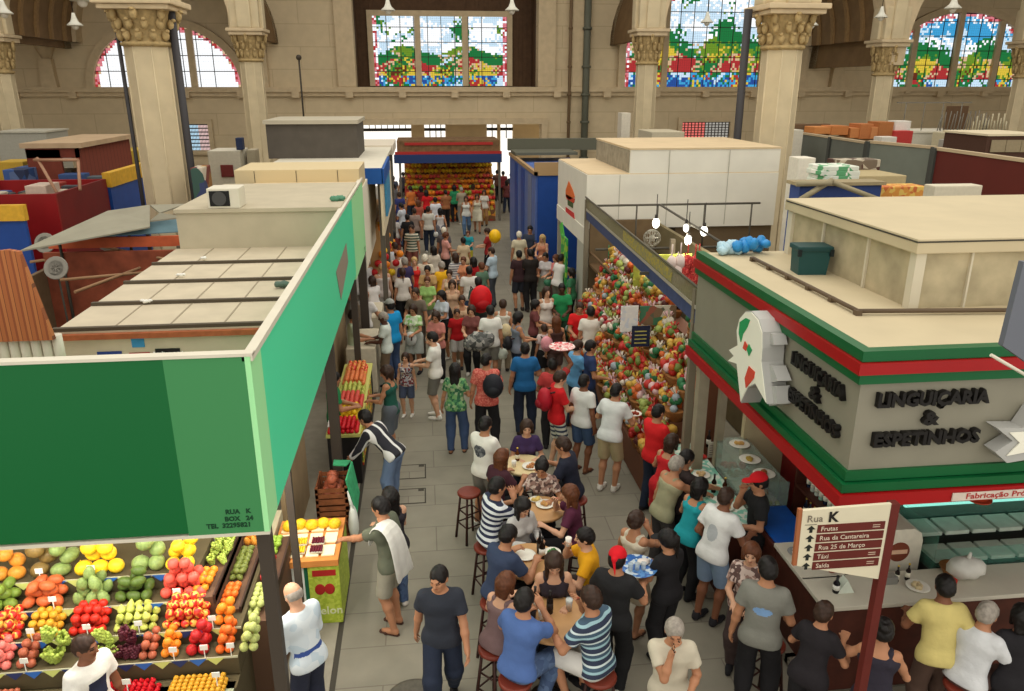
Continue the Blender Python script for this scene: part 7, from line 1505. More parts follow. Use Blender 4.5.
# farther crowd: u v face pose sex skin hair top bottom label height
FAR = [
(355, 310, -85, 'hold', 'm', 'm', ('short', 'k'), ('tee', (186, 200, 170)), ('pants', GRY), 'man in pale green shirt behind the long fruit table', 1.72),
(381, 312, 85, 'hold', 'm', 'k', ('crop', 'g'), ('tee', (206, 216, 208)), ('shorts', (110, 92, 72)), 'dark-skinned man in white shirt facing the man in pale green', 1.70),
(389, 299, 40, 'stand', 'm', 'm', ('short', 'k'), ('tee', (20, 140, 200)), ('pants', DEN), 'tall person in vivid blue shirt and grey cap by the counter', 1.84),
(412, 305, 160, 'hold', 'f', 'm', ('mid', 'b'), ('tee', 'm_greenwhite'), ('skirt', (170, 176, 170)), 'woman in green and white blouse with a pale bag', 1.60),
(415, 288, 155, 'relax', 'm', 'm', ('short', 'b'), ('tee', (112, 100, 88)), ('pants', (80, 70, 60)), 'man in grey-brown tee behind the woman in green and white', 1.76),
(427, 277, 175, 'hold', 'f', 'l', ('short', 'r'), ('tee', (150, 190, 110)), ('pants', GRY), 'woman in light green top facing us in the middle of the crowd', 1.64),
(402, 268, 8, 'stand', 'f', 'm', ('tail', 'b'), ('tee', (216, 208, 200)), ('pants', BLK_), 'woman with ponytail in white top and black trousers', 1.64),
(381, 263, 20, 'stand', 'm', 'l', ('bald', 'y'), ('tank', (216, 204, 198)), ('shorts', (200, 196, 190)), 'pale bald man in white top near the end of the mint fascia', 1.74),
(440, 291, 130, 'hold', 'f', 'm', ('mid', 'k'), ('tee', (196, 204, 214)), ('skirt', BLK_), 'woman in pale blue top with a large black bag', 1.66),
(452, 280, 178, 'relax', 'f', 'l', ('mid', 'b'), ('tank', (206, 170, 140)), ('pants', (110, 90, 80)), 'woman in peach top behind the red-shirted child', 1.62),
(457, 309, 182, 'stand', 'm', 'm', ('short', 'b'), ('tee', (176, 20, 26)), ('shorts', (180, 176, 170)), 'boy in dark red tee facing us in mid crowd', 1.42),
(471, 306, 165, 'hold', 'f', 'l', ('mid', 'b'), ('tee', (120, 70, 66)), ('pants', BLK_), 'woman in dark rose top right of the boy in red', 1.60),
(462, 296, 178, 'hold', 'f', 'm', ('short', 'b'), ('tank', (190, 160, 130)), ('pants', (150, 130, 110)), 'woman in beige top left of the big red rucksack', 1.60),
(490, 305, 6, 'stand', 'm', 'm', ('short', 'k'), ('tee', WHT), ('shorts', GRY), 'man in white tee with grey shorts right of the red rucksack', 1.74),
(503, 299, -10, 'stand', 'f', 'm', ('short', 'b'), ('tank', (204, 200, 188)), ('pants', (130, 116, 96)), 'woman in pale tank top with a beige shoulder bag', 1.66),
(478, 277, 10, 'stand', 'm', 'm', ('short', 'k'), ('tee', (60, 84, 76)), ('pants', (60, 60, 60)), 'person wearing the very large red rucksack', 1.76),
(469, 266, 4, 'stand', 'm', 'm', ('short', 'k'), ('tee', (214, 208, 200)), ('pants', DEN), 'man in white tee behind the red rucksack', 1.72),
(473, 257, 20, 'stand', 'f', 'm', ('mid', 'k'), ('tee', (170, 24, 30)), ('pants', BLK_), 'woman in red top in front of the man in white', 1.64),
(490, 247, 60, 'hold', 'm', 'l', ('crop', 'b'), ('tee', (180, 200, 214)), ('pants', (70, 76, 84)), 'man in light blue shirt below the yellow balloon', 1.74),
(486, 228, 70, 'hold', 'f', 'l', ('short', 'b'), ('tee', (150, 40, 40)), ('pants', BLK_), 'woman in dark red top and black trousers holding the yellow balloon', 1.70),
(463, 237, 10, 'stand', 'f', 'm', ('short', 'k'), ('tee', (206, 184, 150)), ('pants', (170, 140, 110)), 'person in beige top between the striped and pink shirts', 1.62),
(447, 232, -70, 'hold', 'f', 'm', ('short', 'r'), ('tee', (214, 156, 146)), ('pants', BLK_), 'woman in pink top and black trousers facing right', 1.68),
(444, 227, -20, 'stand', 'm', 'm', ('short', 'w'), ('tee', (90, 84, 88)), ('pants', GRY), 'white-haired person behind the woman in pink', 1.70),
(468, 231, 170, 'hold', 'm', 'l', ('short', 'r'), ('tee', (40, 150, 160)), ('shorts', (190, 180, 60)), 'child in turquoise top beyond the beige-topped person', 1.36),
(455, 253, 20, 'stand', 'f', 'm', ('mid', 'b'), ('tee', 'm_grey_stripe'), ('pants', DEN), 'person in grey and white striped shirt left of the man in white', 1.66),
(463, 257, 160, 'hold', 'f', 'l', ('short', 'r'), ('tee', (222, 150, 110)), ('pants', (200, 160, 60)), 'person in orange top beside the grey striped shirt', 1.58),
(441, 261, 30, 'relax', 'm', 'm', ('short', 'g'), ('tee', (232, 176, 30)), ('pants', (150, 110, 60)), 'grey-haired man in bright yellow shirt in the crowd', 1.70),
(425, 254, -15, 'stand', 'm', 'l', ('short', 'w'), ('tee', (216, 206, 186)), ('pants', GRY), 'white-haired man in cream shirt left of the yellow shirt', 1.74),
(427, 266, 170, 'hold', 'm', 'm', ('short', 'k'), ('tee', (186, 150, 100)), ('pants', (120, 90, 60)), 'dark-haired man in tan shirt in front of the white-haired man', 1.70),
(414, 257, 178, 'stand', 'f', 'l', ('short', 'y'), ('tank', (216, 44, 40)), ('pants', (190, 60, 50)), 'blond woman in bright red top', 1.68),
(404, 257, 30, 'stand', 'm', 'm', ('short', 'g'), ('tee', (60, 50, 90)), ('pants', BLK_), 'grey-haired man in dark purple shirt left of the blond woman', 1.72),
(396, 250, 30, 'hold', 'm', 'm', ('bald', 'b'), ('tee', (214, 206, 190)), ('pants', BLK_), 'balding man in off-white shirt above the ponytail', 1.74),
(394, 242, 40, 'stand', 'm', 'm', ('crop', 'b'), ('tee', (200, 206, 214)), ('pants', (90, 90, 96)), 'reddish-faced man in pale blue shirt near the stall posts', 1.74),
(375, 249, 160, 'hold', 'm', 'm', ('bald', 'r'), ('tee', (196, 170, 130)), ('pants', (110, 90, 60)), 'balding man in tan shirt beside the blue tee', 1.70),
(380, 238, 150, 'relax', 'm', 'm', ('short', 'b'), ('tee', (220, 214, 206)), ('pants', (206, 200, 190)), 'man in white shirt under the fruit bags', 1.72),
(366, 232, 20, 'stand', 'm', 'm', ('short', 'b'), ('tee', (206, 206, 212)), ('pants', GRY), 'person in pale grey shirt at the edge of the light green panel', 1.74),
(369, 246, 30, 'stand', 'm', 'm', ('short', 'g'), ('tee', (30, 84, 136)), ('pants', BLK_), 'person in deep blue tee by the light green panel', 1.70),
(366, 258, 60, 'stand', 'm', 'l', ('short', 'g'), ('tee', (220, 220, 220)), ('pants', (190, 190, 190)), 'person in white by the bottom of the light green panel', 1.66),
(392, 230, 20, 'stand', 'f', 'd', ('mid', 'k'), ('tee', (90, 34, 34)), ('pants', BLK_), 'dark-haired person in maroon by the grey stall post', 1.66),
(411, 225, 170, 'stand', 'm', 'm', ('short', 'b'), ('tee', 'm_green_stripe'), ('shorts', (120, 70, 60)), 'man in green and white striped polo in the open aisle', 1.74),
(407, 214, 10, 'stand', 'm', 'm', ('short', 'k'), ('tee', BLK_), ('pants', BLK_), 'person in black behind the green striped polo', 1.70),
(428, 206, -5, 'stand', 'm', 'm', ('short', 'b'), ('tee', (206, 202, 190)), ('pants', DDEN), 'man in off-white shirt and dark jeans with a white bag, back to us', 1.76),
(440, 208, 0, 'walk', 'f', 'm', ('mid', 'k'), ('tank', (206, 200, 196)), ('skirt', (110, 110, 116)), 'woman in white top and grey skirt right of the off-white shirt', 1.62),
(435, 197, 10, 'stand', 'm', 'm', ('short', 'k'), ('tee', (216, 216, 220)), ('pants', DEN), 'man in white tee near the far fruit stand', 1.74),
(426, 190, 10, 'stand', 'f', 'm', ('mid', 'k'), ('tee', (196, 24, 30)), ('pants', BLK_), 'person in red top near the far fruit stand', 1.66),
(466, 196, 175, 'walk', 'f', 'm', ('mid', 'b'), ('tank', (214, 214, 206)), ('pants', (84, 110, 140)), 'woman in white top and blue jeans walking from the far stand', 1.68),
(477, 194, 178, 'walk2', 'f', 'm', ('mid', 'b'), ('tank', (206, 200, 176)), ('skirt', (206, 200, 176)), 'woman in a long cream dress walking beside the jeans woman', 1.68),
(454, 185, 10, 'stand', 'f', 'm', ('mid', 'k'), ('tee', (40, 130, 86)), ('pants', BLK_), 'person in green top at the far fruit stand', 1.70),
(445, 190, 20, 'hold', 'm', 'm', ('short', 'k'), ('tee', (150, 96, 60)), ('pants', BLK_), 'person in brown at the far stand left of the green top', 1.66),
(418, 200, 20, 'stand', 'f', 'm', ('mid', 'r'), ('tee', (170, 90, 70)), ('pants', (150, 110, 90)), 'person in rust-coloured top left of the red top', 1.64),
(410, 186, 30, 'stand', 'm', 'm', ('short', 'k'), ('tee', (196, 110, 50)), ('pants', DDEN), 'person in orange at the left corner of the far stand', 1.70),
(399, 192, 20, 'stand', 'm', 'm', ('short', 'b'), ('tee', (50, 56, 110)), ('pants', (60, 66, 110)), 'person in navy blue near the bright left doorway', 1.74),
(403, 172, 10, 'stand', 'm', 'm', ('short', 'k'), ('tee', (60, 60, 70)), ('pants', BLK_), 'dark figure standing in the bright left doorway', 1.70),
(393, 184, 40, 'relax', 'm', 'm', ('short', 'k'), ('tee', (120, 120, 124)), ('pants', GRY), 'person in grey at the bright left doorway', 1.70),
(386, 178, -10, 'stand', 'm', 'm', ('short', 'k'), ('tee', (90, 70, 60)), ('pants', GRY), 'dark-haired person by the end of the blue banner', 1.70),
(388, 205, 30, 'stand', 'f', 'm', ('mid', 'b'), ('tee', (216, 210, 204)), ('skirt', (220, 214, 210)), 'woman in white dress by the sloping fruit rack', 1.62),
(400, 203, 60, 'hold', 'm', 'm', ('short', 'k'), ('tee', (200, 204, 210)), ('pants', DEN), 'person in pale blue behind the black-clad one', 1.72),
(503, 171, 10, 'stand', 'm', 'm', ('short', 'k'), ('tee', (120, 40, 44)), ('pants', BLK_), 'person in maroon in the bright right doorway', 1.72),
(511, 173, 30, 'stand', 'm', 'm', ('short', 'k'), ('tee', (50, 50, 60)), ('pants', BLK_), 'dark-clothed person next to the blue stall corner', 1.72),
(507, 180, -20, 'walk', 'f', 'm', ('mid', 'k'), ('tee', (110, 60, 60)), ('pants', DDEN), 'woman in plum top nearing the right doorway', 1.64),
(490, 178, 150, 'stand', 'm', 'm', ('short', 'b'), ('tee', (206, 200, 190)), ('pants', GRY), 'person in pale shirt at the right end of the far stand', 1.72),
(519, 231, 4, 'stand', 'm', 'm', ('short', 'w'), ('tee', (206, 196, 168)), ('pants', (150, 120, 96)), 'white-haired man in cream shirt by the blue stall', 1.74),
(530, 226, 165, 'hold', 'm', 'm', ('short', 'k'), ('tee', (54, 62, 80)), ('pants', DDEN), 'man in dark slate shirt facing us by the blue stall', 1.80),
(542, 235, 150, 'hold', 'f', 'l', ('long', 'y'), ('tank', (196, 130, 100)), ('pants', (110, 80, 70)), 'blond woman by the blue stall wall', 1.66),
(530, 249, 10, 'hold', 'm', 'm', ('short', 'k'), ('tee', (38, 32, 30)), ('pants', (30, 28, 30)), 'man in black shirt and black trousers, back to us, right of the shorts', 1.78),
(519, 250, 4, 'stand', 'm', 'm', ('short', 'k'), ('tee', (56, 34, 38)), ('shorts', (44, 46, 56)), 'man in dark maroon tee and dark shorts, back to us', 1.74),
(545, 253, 150, 'hold', 'f', 'm', ('short', 'k'), ('tee', (206, 200, 200)), ('skirt', (130, 140, 120)), 'woman in white top and grey-green skirt beside the black shirt', 1.64),
(555, 255, 120, 'hold', 'f', 'l', ('mid', 'r'), ('tee', (216, 130, 126)), ('pants', (90, 60, 60)), 'woman in pink top left of the white tee', 1.62),
(563, 254, -60, 'reach', 'm', 'm', ('short', 'k'), ('tee', (222, 218, 212)), ('pants', (110, 110, 96)), 'man in white tee reaching towards the green banner', 1.74),
(547, 287, -165, 'stand', 'f', 'l', ('long', 'b'), ('tank', (224, 214, 204)), ('pants', (180, 150, 120)), 'woman with long brown hair in white camisole', 1.70),
(562, 284, 170, 'hold', 'm', 'k', ('crop', 'k'), ('tee', (40, 140, 84)), ('pants', (40, 70, 50)), 'dark-skinned man in green shirt facing us', 1.76),
(580, 303, 165, 'hold', 'm', 'm', ('short', 'b'), ('tee', (212, 26, 30)), ('pants', (180, 174, 160)), 'man in bright red tee facing us beside the baskets', 1.74),
(591, 306, -10, 'stand', 'm', 'm', ('short', 'k'), ('tee', (222, 214, 204)), ('pants', GRY), 'man in cream white shirt, back to us, beside the red tee', 1.74),
(520, 312, -75, 'hold', 'f', 'm', ('mid', 'k'), ('tank', (120, 126, 140)), ('pants', DDEN), 'woman in grey tank top with a black bag facing right', 1.68),
(544, 324, 10, 'stand', 'f', 'm', ('short', 'b'), ('tee', (206, 190, 186)), ('skirt', BLK_), 'child with a pink rucksack', 1.36),
(556, 316, 15, 'stand', 'f', 'm', ('long', 'r'), ('tank', (70, 44, 40)), ('shorts', (90, 70, 66)), 'girl with long auburn hair in dark top', 1.56),
(580, 340, -70, 'hold', 'm', 'l', ('short', 'b'), ('tee', (100, 160, 206)), ('pants', DDEN), 'man in sky blue tee looking right by the baskets', 1.72),
(592, 340, -90, 'relax', 'm', 'm', ('short', 'k'), ('tee', (44, 60, 100)), ('pants', DDEN), 'man in navy tee beside the sky blue tee', 1.76),
(553, 358, -10, 'overhead', 'm', 'd', ('short', 'k'), ('tee', (180, 60, 60)), ('pants', BLK_), 'person in red holding a pink-rimmed tray overhead', 1.66),
(336, 372, -80, 'hold', 'm', 'm', ('short', 'k'), ('tee', (30, 120, 70)), ('pants', (40, 60, 50)), 'fruit seller in green tee half hidden by the mint fascia', 1.70),
(373, 216, -40, 'hold', 'm', 'm', ('short', 'k'), ('tee', (200, 150, 60)), ('pants', GRY), 'seller in ochre shirt beside the sloping fruit rack', 1.66),
(352, 262, 60, 'stand', 'm', 'm', ('short', 'g'), ('tee', (216, 214, 212)), ('pants', GRY), 'person in white at the left edge of the crowd under the mint fascia', 1.70),
(371, 276, 30, 'hold', 'f', 'm', ('mid', 'b'), ('tee', (222, 218, 216)), ('pants', (200, 196, 190)), 'woman in white leaning over the white counter', 1.62),
(366, 290, -20, 'counter', 'm', 'm', ('bald', 'r'), ('tee', (214, 210, 206)), ('pants', GRY), 'bald man in white behind the white counter', 1.68),
(385, 218, 20, 'stand', 'm', 'm', ('short', 'k'), ('tee', (206, 170, 70)), ('pants', BLK_), 'person in mustard shirt by the fruit bags', 1.68),
(394, 215, -10, 'stand', 'f', 'm', ('mid', 'r'), ('tee', (216, 210, 206)), ('pants', (150, 60, 50)), 'woman in white top and red trousers left of the black-clad person', 1.64),
(414, 208, 10, 'walk', 'm', 'm', ('short', 'b'), ('tee', (150, 130, 120)), ('pants', BLK_), 'person in taupe shirt right of the black-clad person', 1.70),
(421, 186, 0, 'stand', 'f', 'm', ('mid', 'k'), ('tee', (120, 30, 30)), ('pants', BLK_), 'person in dark red at the near left of the far stand', 1.66),
(461, 187, 10, 'hold', 'm', 'm', ('short', 'g'), ('tee', (150, 140, 120)), ('pants', GRY), 'grey-haired person in khaki at the far fruit stand', 1.70),
(473, 184, -10, 'hold', 'f', 'm', ('mid', 'b'), ('tee', (190, 100, 60)), ('pants', BLK_), 'person in burnt orange at the far fruit stand', 1.66),
(484, 190, 170, 'stand', 'f', 'm', ('mid', 'b'), ('tee', (206, 200, 190)), ('pants', (150, 110, 70)), 'person in white top right of the long cream dress', 1.62),
(393, 176, 10, 'walk', 'm', 'm', ('short', 'k'), ('tee', (84, 90, 110)), ('pants', DDEN), 'person in slate blue passing the bright left doorway', 1.70),
(497, 170, 0, 'walk', 'm', 'm', ('short', 'k'), ('tee', (90, 60, 50)), ('pants', BLK_), 'person in brown between the far stand and right doorway', 1.70),
(433, 246, 20, 'stand', 'f', 'm', ('mid', 'k'), ('tee', (206, 196, 180)), ('pants', DEN), 'person in ecru top behind the bright yellow shirt', 1.62),
(449, 270, 170, 'hold', 'f', 'l', ('short', 'b'), ('tank', (214, 190, 160)), ('pants', BLK_), 'woman in buff tank top in mid crowd', 1.62),
(435, 312, 160, 'hold', 'f', 'm', ('mid', 'b'), ('tee', (190, 120, 110)), ('pants', BLK_), 'woman in dusty rose top left of the boy in red', 1.60),
(500, 272, 20, 'stand', 'f', 'm', ('mid', 'b'), ('tee', (90, 110, 90)), ('pants', BLK_), 'person in dark green by the light blue shirt', 1.62) if False else
(481, 262, 30, 'stand', 'f', 'm', ('short', 'r'), ('tee', (90, 120, 100)), ('pants', BLK_), 'person in grey-green top below the light blue shirt', 1.62),
(571, 268, 60, 'stand', 'f', 'm', ('mid', 'k'), ('tee', (60, 120, 84)), ('pants', BLK_), 'person in green beside the white stall post', 1.60),
(537, 300, -100, 'hold', 'f', 'm', ('mid', 'k'), ('tee', (110, 60, 60)), ('pants', BLK_), 'woman in wine coloured top left of the white camisole', 1.58),
]
PM = {}
for (u, v, f, ps, sx, sk, hr, tp, bt, lab, h) in FAR:
    hat = ('cap', (150, 150, 146)) if 'grey cap' in lab else None
    PM[lab] = P(u, v, f, ps, sx, sk, hr, tp, bt, SH(random.choice([(60, 50, 46), (200, 196, 186), (40, 38, 40)])), lab, h=h, near=False, hat=hat)

# ================================================================ what people carry and sit at
def worldpt(pr, local):
    r, s, sc = pr; return Matrix.Translation(r.location) @ Matrix.Rotation(r.rotation_euler.z, 4, 'Z') @ (Vector(local) * sc)
# cloth on the shoulder
s2 = ph2[1]; path = [(-.11, .15, 1.18), (-.12, .135, 1.32), (-.12, .09, 1.435), (-.12, 0, 1.475), (-.12, -.10, 1.43), (-.115, -.165, 1.28), (-.10, -.19, 1.10), (-.08, -.20, .95), (-.05, -.205, .80)]
me = bpy.data.meshes.new('white_cloth'); vs, fs_ = [], []
for i_, (x, y, z) in enumerate(path):
    for k in range(9):
        a = (k - 4) / 4; wd = .085 + .012 * i_; vs.append((x + a * wd, y + .012 * math.sin(k * 1.7 + i_ * .4) * (1 if i_ > 4 else .4), z - .015 * abs(a) + .01))
for i_ in range(len(path) - 1):
    for k in range(8): fs_.append((i_ * 9 + k, i_ * 9 + k + 1, i_ * 9 + 10 + k, i_ * 9 + 9 + k))
me.from_pydata(vs, [], fs_); o = link('white_cloth', me, mat('cloth_white', (222, 220, 212), .8, .06, 10)); o.location = ph2[0].location; o.rotation_euler = ph2[0].rotation_euler; o.scale = ph2[0].scale
md = o.modifiers.new('thick', 'SOLIDIFY'); md.thickness = .012; md = o.modifiers.new('soft', 'SUBSURF'); md.levels = md.render_levels = 1
tag(o, 'long white cloth hanging over the shoulder of the man in olive tee', 'cloth')
# waiter's tray with glasses
q = (worldpt(wt, wt[1].wr[0]) + worldpt(wt, wt[1].wr[1])) / 2 + (Matrix.Rotation(wt[0].rotation_euler.z, 3, 'Z') @ Vector((0.06, .20, .06)))
tag(MB().lathe([(.19, 0), (.215, .02), (.21, .028), (.19, .012)], n=32).build('serving_tray', blotch('tray_blue', [(40, 96, 170), (84, 140, 200), (200, 214, 224)], 22, .3), None, q), 'round blue serving tray held by the waiter in black', 'tray')
tag(MB().ball((.05, .03, .035), (.07, .05, .03), 10, 7, 0, .15).build('napkin', cm((226, 214, 206)), None, q + Vector((.03, .02, .0))), 'crumpled pale napkin on the blue serving tray', 'napkin')
for k in range(3): tag(MB().lathe([(.025, 0), (.03, .08), (.027, .08)], n=12).build('glass', mat('glass_clear', (200, 210, 214), .1, alpha=.5), None, q + Vector((-.09 + .07 * k, -.06, .018))), 'small empty glass on the blue serving tray', 'glass', 'glasses on the blue serving tray')
q = hand_at(PM['person in red holding a pink-rimmed tray overhead'], 1); tag(MB().lathe([(.20, 0), (.23, .02), (.22, .03), (.2, .012)], n=28).build('round_tray', blotch('tray_pink', [(226, 170, 170), (236, 226, 220), (206, 60, 70)], 30, .4), None, q), 'pink-rimmed round tray raised over the crowd', 'tray')
# rucksacks and bags
def rucksack(pr, s_, c, lab, cat='rucksack', off=(0, -.22, .30), sq=.6):
    r, s, sc = pr; p = s.P + s.u * off[2] + s.Fw * off[1] + s.R * off[0]; q = worldpt(pr, p); t_ = thing('rucksack', lab, cat, q, r.rotation_euler.z)
    MB().ball((0, 0, 0), (s_ * .8, s_ * sq, s_), 16, 12, 0, .02).build('bag_body', colmat(c) if isinstance(c, str) else mat('ruck_%d_%d_%d' % c, c, .6, .1, 10), t_); MB().ball((0, -s_ * sq * .8, -s_ * .3), (s_ * .5, s_ * .3, s_ * .4), 12, 8).build('front_pocket', cm(tuple(int(x * .8) for x in c) if not isinstance(c, str) else (60, 60, 60)), t_)
    b_ = MB(); [b_.path([(x, s_ * .3, s_ * .7), (x, s_ * .9, s_ * .75), (x, s_ * 1.1, s_ * .1)], .014, 6) for x in (-s_ * .5, s_ * .5)]; b_.build('shoulder_strap', cm((60, 30, 30)), t_)
rucksack(PM['person wearing the very large red rucksack'], .34, (204, 16, 26), 'very large round red rucksack in the middle of the crowd')
rucksack([p_ for p_ in PEOPLE if p_[0]['label'].startswith('man in red tee and striped')][0], .20, (170, 22, 40), 'red and dark rucksack on the man in red tee')
rucksack(PM['child with a pink rucksack'], .17, (224, 150, 160), 'small pink rucksack on a child')
rucksack([p_ for p_ in PEOPLE if p_[0]['label'].startswith('man in salmon')][0], .22, (32, 34, 42), 'black bag slung over the salmon shirt', off=(.12, -.18, .28), sq=.5)
rucksack(PM['woman in pale tank top with a beige shoulder bag'], .17, (206, 190, 150), 'beige shoulder bag on the woman in pale tank top', off=(.08, -.2, .08))
rucksack(PM['woman in pale blue top with a large black bag'], .24, (26, 26, 30), 'large black shoulder bag hanging at the woman in pale blue', off=(.16, -.2, .12))
rucksack(PM['woman in grey tank top with a black bag facing right'], .15, (30, 28, 32), 'small black bag behind the woman in grey tank top', off=(0, -.2, .1))
rucksack(PM['woman in green and white blouse with a pale bag'], .16, (206, 210, 206), 'pale bag held by the woman in green and white', off=(0, .24, .0))
def held(pr, i, c, lab, s_=.10, cat='bag'):
    q = hand_at(pr, i, .07); bagobj((q.x, q.y, q.z - s_ * 2.15), s_, c, lab, cat)
held([p_ for p_ in PEOPLE if p_[0]['label'].startswith('man in pale yellow')][0], 1, (216, 216, 208), 'white plastic bag held behind the man in pale yellow shirt', .13)
held(PM['man in off-white shirt and dark jeans with a white bag, back to us'], 1, (222, 220, 214), 'white bag in the hand of the man in off-white shirt')
held([p_ for p_ in PEOPLE if p_[0]['label'].startswith('broad man')][0], 0, (206, 200, 196), 'pale bag hanging from the hand of the broad man in khaki shorts', .12)
held(PM['man in white tee with grey shorts right of the red rucksack'], 1, (206, 214, 200), 'pale shopping bag beside the man in white tee and grey shorts', .13)
held(PM['woman in pink top left of the white tee'], 0, (60, 120, 90), 'dark green bag carried by the woman in pink top', .11)
q = atZ(495, 240, 1.5); t_ = thing('balloon', 'round yellow balloon floating over the far crowd', 'balloon', (q.x, q.y, 1.62)); MB().ball((0, 0, 0), (.19, .19, .22), 18, 14).build('balloon_body', mat('balloon_yellow', (240, 190, 24), .35, .08, 20), t_); MB().tube((0, 0, -.2), (-.30, -.05, -.66), .006, n=5).build('string', cm((220, 210, 190)), t_)
# stools under everyone who sits
SWD = mat('stool_seat', (116, 48, 34), .4, .15, 8); SLG = mat('stool_leg', (58, 30, 24), .5, .1, 8)
def make_stool():
    t_ = thing('bar_stool', 'x', 'stool', (0, 0, -40)); MB().lathe([(.15, .70), (.165, .715), (.165, .735), (.15, .75)], n=24).build('seat', SWD, t_)
    for a in range(4):
        x, y = math.cos(math.pi / 4 + a * math.pi / 2), math.sin(math.pi / 4 + a * math.pi / 2); MB().tube((x * .20, y * .20, 0), (x * .12, y * .12, .71), .019, .015, 8).build('leg', SLG, t_)
    for z, r in ((.25, .172), (.45, .150)):
        b_ = MB(); c_ = [(math.cos(math.pi / 4 + k * math.pi / 2) * r, math.sin(math.pi / 4 + k * math.pi / 2) * r, z) for k in range(5)]; b_.path(c_, .011, 6); b_.build('footrest', SLG, t_)
    return t_
ST = make_stool(); first = True
def stool(x, y, lab, rz=0.3):
    global first
    if first: ST.location = (x, y, 0); ST.rotation_euler = (0, 0, rz); ST['label'] = lab; first = False; return ST
    return dup(ST, (x, y, 0), rz, None, lab)
for pr in [p_ for p_ in PEOPLE if p_[1].sit]:
    w_ = worldpt(pr, (0, -.03, 0)); stool(w_.x, w_.y, 'bar stool under the ' + pr[0]['label'].split(' at the')[0].split(' left of')[0].split(' right of')[0].split(' behind')[0].split(' between')[0], pr[0].rotation_euler.z)
for u, v, lab in ((469, 491, 'empty red-brown bar stool beside the man with the grey back print'), (769, 642, 'bar stool with orange-brown seat beside the man in grey tee'), (647, 432, 'empty dark bar stool beside the red speckled shirt')):
    q = atZ(u, v, .75); stool(q.x, q.y, lab, .5)
# round tables with plates, bottles and glasses
TW = mat('table_wood', (190, 146, 98), .4, .15, 3); TL = mat('table_base', (50, 36, 30), .5)
TB = []
for k, (u, v, lab, r) in enumerate(((524, 464, 'farthest round wooden table, cream cloth on top', .30), (541, 508, 'second farthest round wooden table in the aisle', .30), (530, 560, 'third round wooden table, in front of the grey long-sleeved woman', .34), (553, 618, 'nearest round wooden table with beer glasses', .36))):
    q = atZ(u, v, 1.03); t_ = thing('round_table', lab, 'table', (q.x, q.y, 0), 0, 'round tables in the aisle'); TB.append(q)
    MB().lathe([(r, .99), (r + .01, 1.0), (r + .01, 1.02), (r, 1.03)], n=36).build('tabletop', TW if k else mat('table_cream', (216, 196, 150), .5, .08, 4), t_); MB().lathe([(.05, .03), (.04, .5), (.05, .99)], n=14).build('pedestal', TL, t_); MB().lathe([(.24, 0), (.24, .02), (.05, .05)], n=28).build('base_plate', TL, t_)
def beer(x, y, lab):
    t_ = thing('beer_glass', lab, 'glass', (x, y, 1.03)); MB().lathe([(.026, 0), (.034, .10), (.034, .10)], n=14).build('beer', mat('beer_amber', (206, 140, 40), .15), t_); MB().lathe([(.034, .10), (.035, .125), (.02, .13)], n=14).build('foam', cm((240, 234, 220)), t_); MB().lathe([(.029, 0), (.038, .135), (.036, .135)], n=14).build('glass_wall', mat('glass_clear', (200, 210, 214), .1, alpha=.5), t_)
DKB = (30, 22, 18); Q = TB
beer(Q[3].x - .12, Q[3].y - .03, 'full beer glass in front of the man in mid-blue tee'); beer(Q[3].x + .18, Q[3].y + .10, 'full beer glass in front of the man in teal stripes')
bottle((Q[3].x - .16, Q[3].y + .16, 1.03), DKB, 'dark beer bottle on the nearest table, left of the pair', .27, .034, (230, 224, 206)); bottle((Q[3].x - .02, Q[3].y + .08, 1.03), DKB, 'dark beer bottle on the nearest table, right of the pair', .27, .034, (50, 40, 36))
tag(MB().lathe([(.05, 0), (.06, .10), (.05, .105)], n=16).build('bottle_cooler', cm((40, 38, 44)), None, (Q[3].x - .22, Q[3].y + .04, 1.03)), 'black bottle cooler on the nearest table', 'cooler')
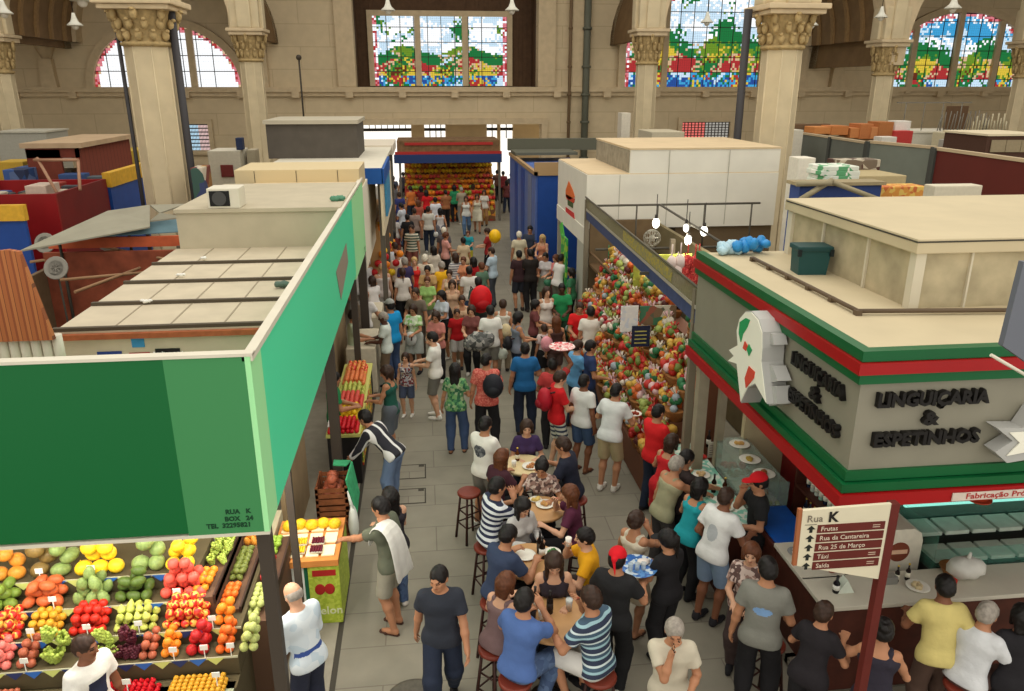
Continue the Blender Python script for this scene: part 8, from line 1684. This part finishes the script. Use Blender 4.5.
bottle((Q[2].x + .14, Q[2].y + .02, 1.03), DKB, 'dark bottle with white label on the third table', .28, .036, (230, 228, 220)); bottle((Q[2].x + .13, Q[2].y + .13, 1.03), DKB, 'second dark bottle behind the labelled one on the third table', .28, .036, (70, 60, 50))
plate((Q[2].x - .04, Q[2].y + .08, 1.03), 'white plate on the third table', None); plate((Q[2].x + .27, Q[2].y + .10, 1.03), 'white plate with green garnish on the third table', (60, 120, 60), .10)
plate((Q[1].x + .06, Q[1].y + .06, 1.03), 'white plate with a sandwich on the second table', (200, 150, 90)); bottle((Q[1].x - .2, Q[1].y + .08, 1.03), DKB, 'dark bottle with a white label on the second table', .28, .036, (226, 222, 212)); plate((Q[1].x - .04, Q[1].y + .19, 1.03), 'small dish of yellow snacks on the second table', (220, 190, 110), .08)
plate((Q[0].x + .08, Q[0].y - .1, 1.03), 'white plate with food on the farthest table', (190, 130, 80)); bottle((Q[0].x - .08, Q[0].y + .12, 1.03), (90, 50, 24), 'brown bottle on the farthest table', .2, .03)
tag(MB().lathe([(.03, 0), (.035, .09), (.03, .09)], n=12).build('cup', cm((230, 226, 216)), None, (Q[0].x - .15, Q[0].y - .06, 1.03)), 'white cup on the farthest table', 'cup')
q = atZ(585, 540, 1.28); q = hand_at([p_ for p_ in PEOPLE if p_[0]['label'].startswith('man in bright yellow shirt drinking')][0], 1, .10); tag(MB().lathe([(.028, -.05), (.036, .05), (.033, .05)], n=14).build('cup', cm((232, 226, 216)), None, q), 'white cup in the hand of the man in bright yellow shirt', 'cup')
q = hand_at(r15, 1, .1); plate((q.x, q.y, q.z + .02), 'white paper plate of food held by the broad man in khaki shorts', (150, 60, 40), .12)
tag(MB().box(-.05, .05, -.10, .10, 0, .04, bevel=.015).build('hair_clip', cm((90, 130, 190)), None), 'x', 'clip') if False else None
# black and white goods bag carried in mid crowd
q = atZ(478, 338, 1.25); tag(MB().ball((0, 0, 0), (.24, .18, .2), 14, 10, 0, .12).ball((.18, .02, .02), (.16, .14, .17), 12, 8, 0, .12).ball((-.15, 0, -.04), (.15, .12, .16), 12, 8, 0, .12).build('bundle', colmat('m_camo'), None, (q.x, q.y, 1.18)), 'black and white patterned bundle carried above the salmon shirt', 'bundle')
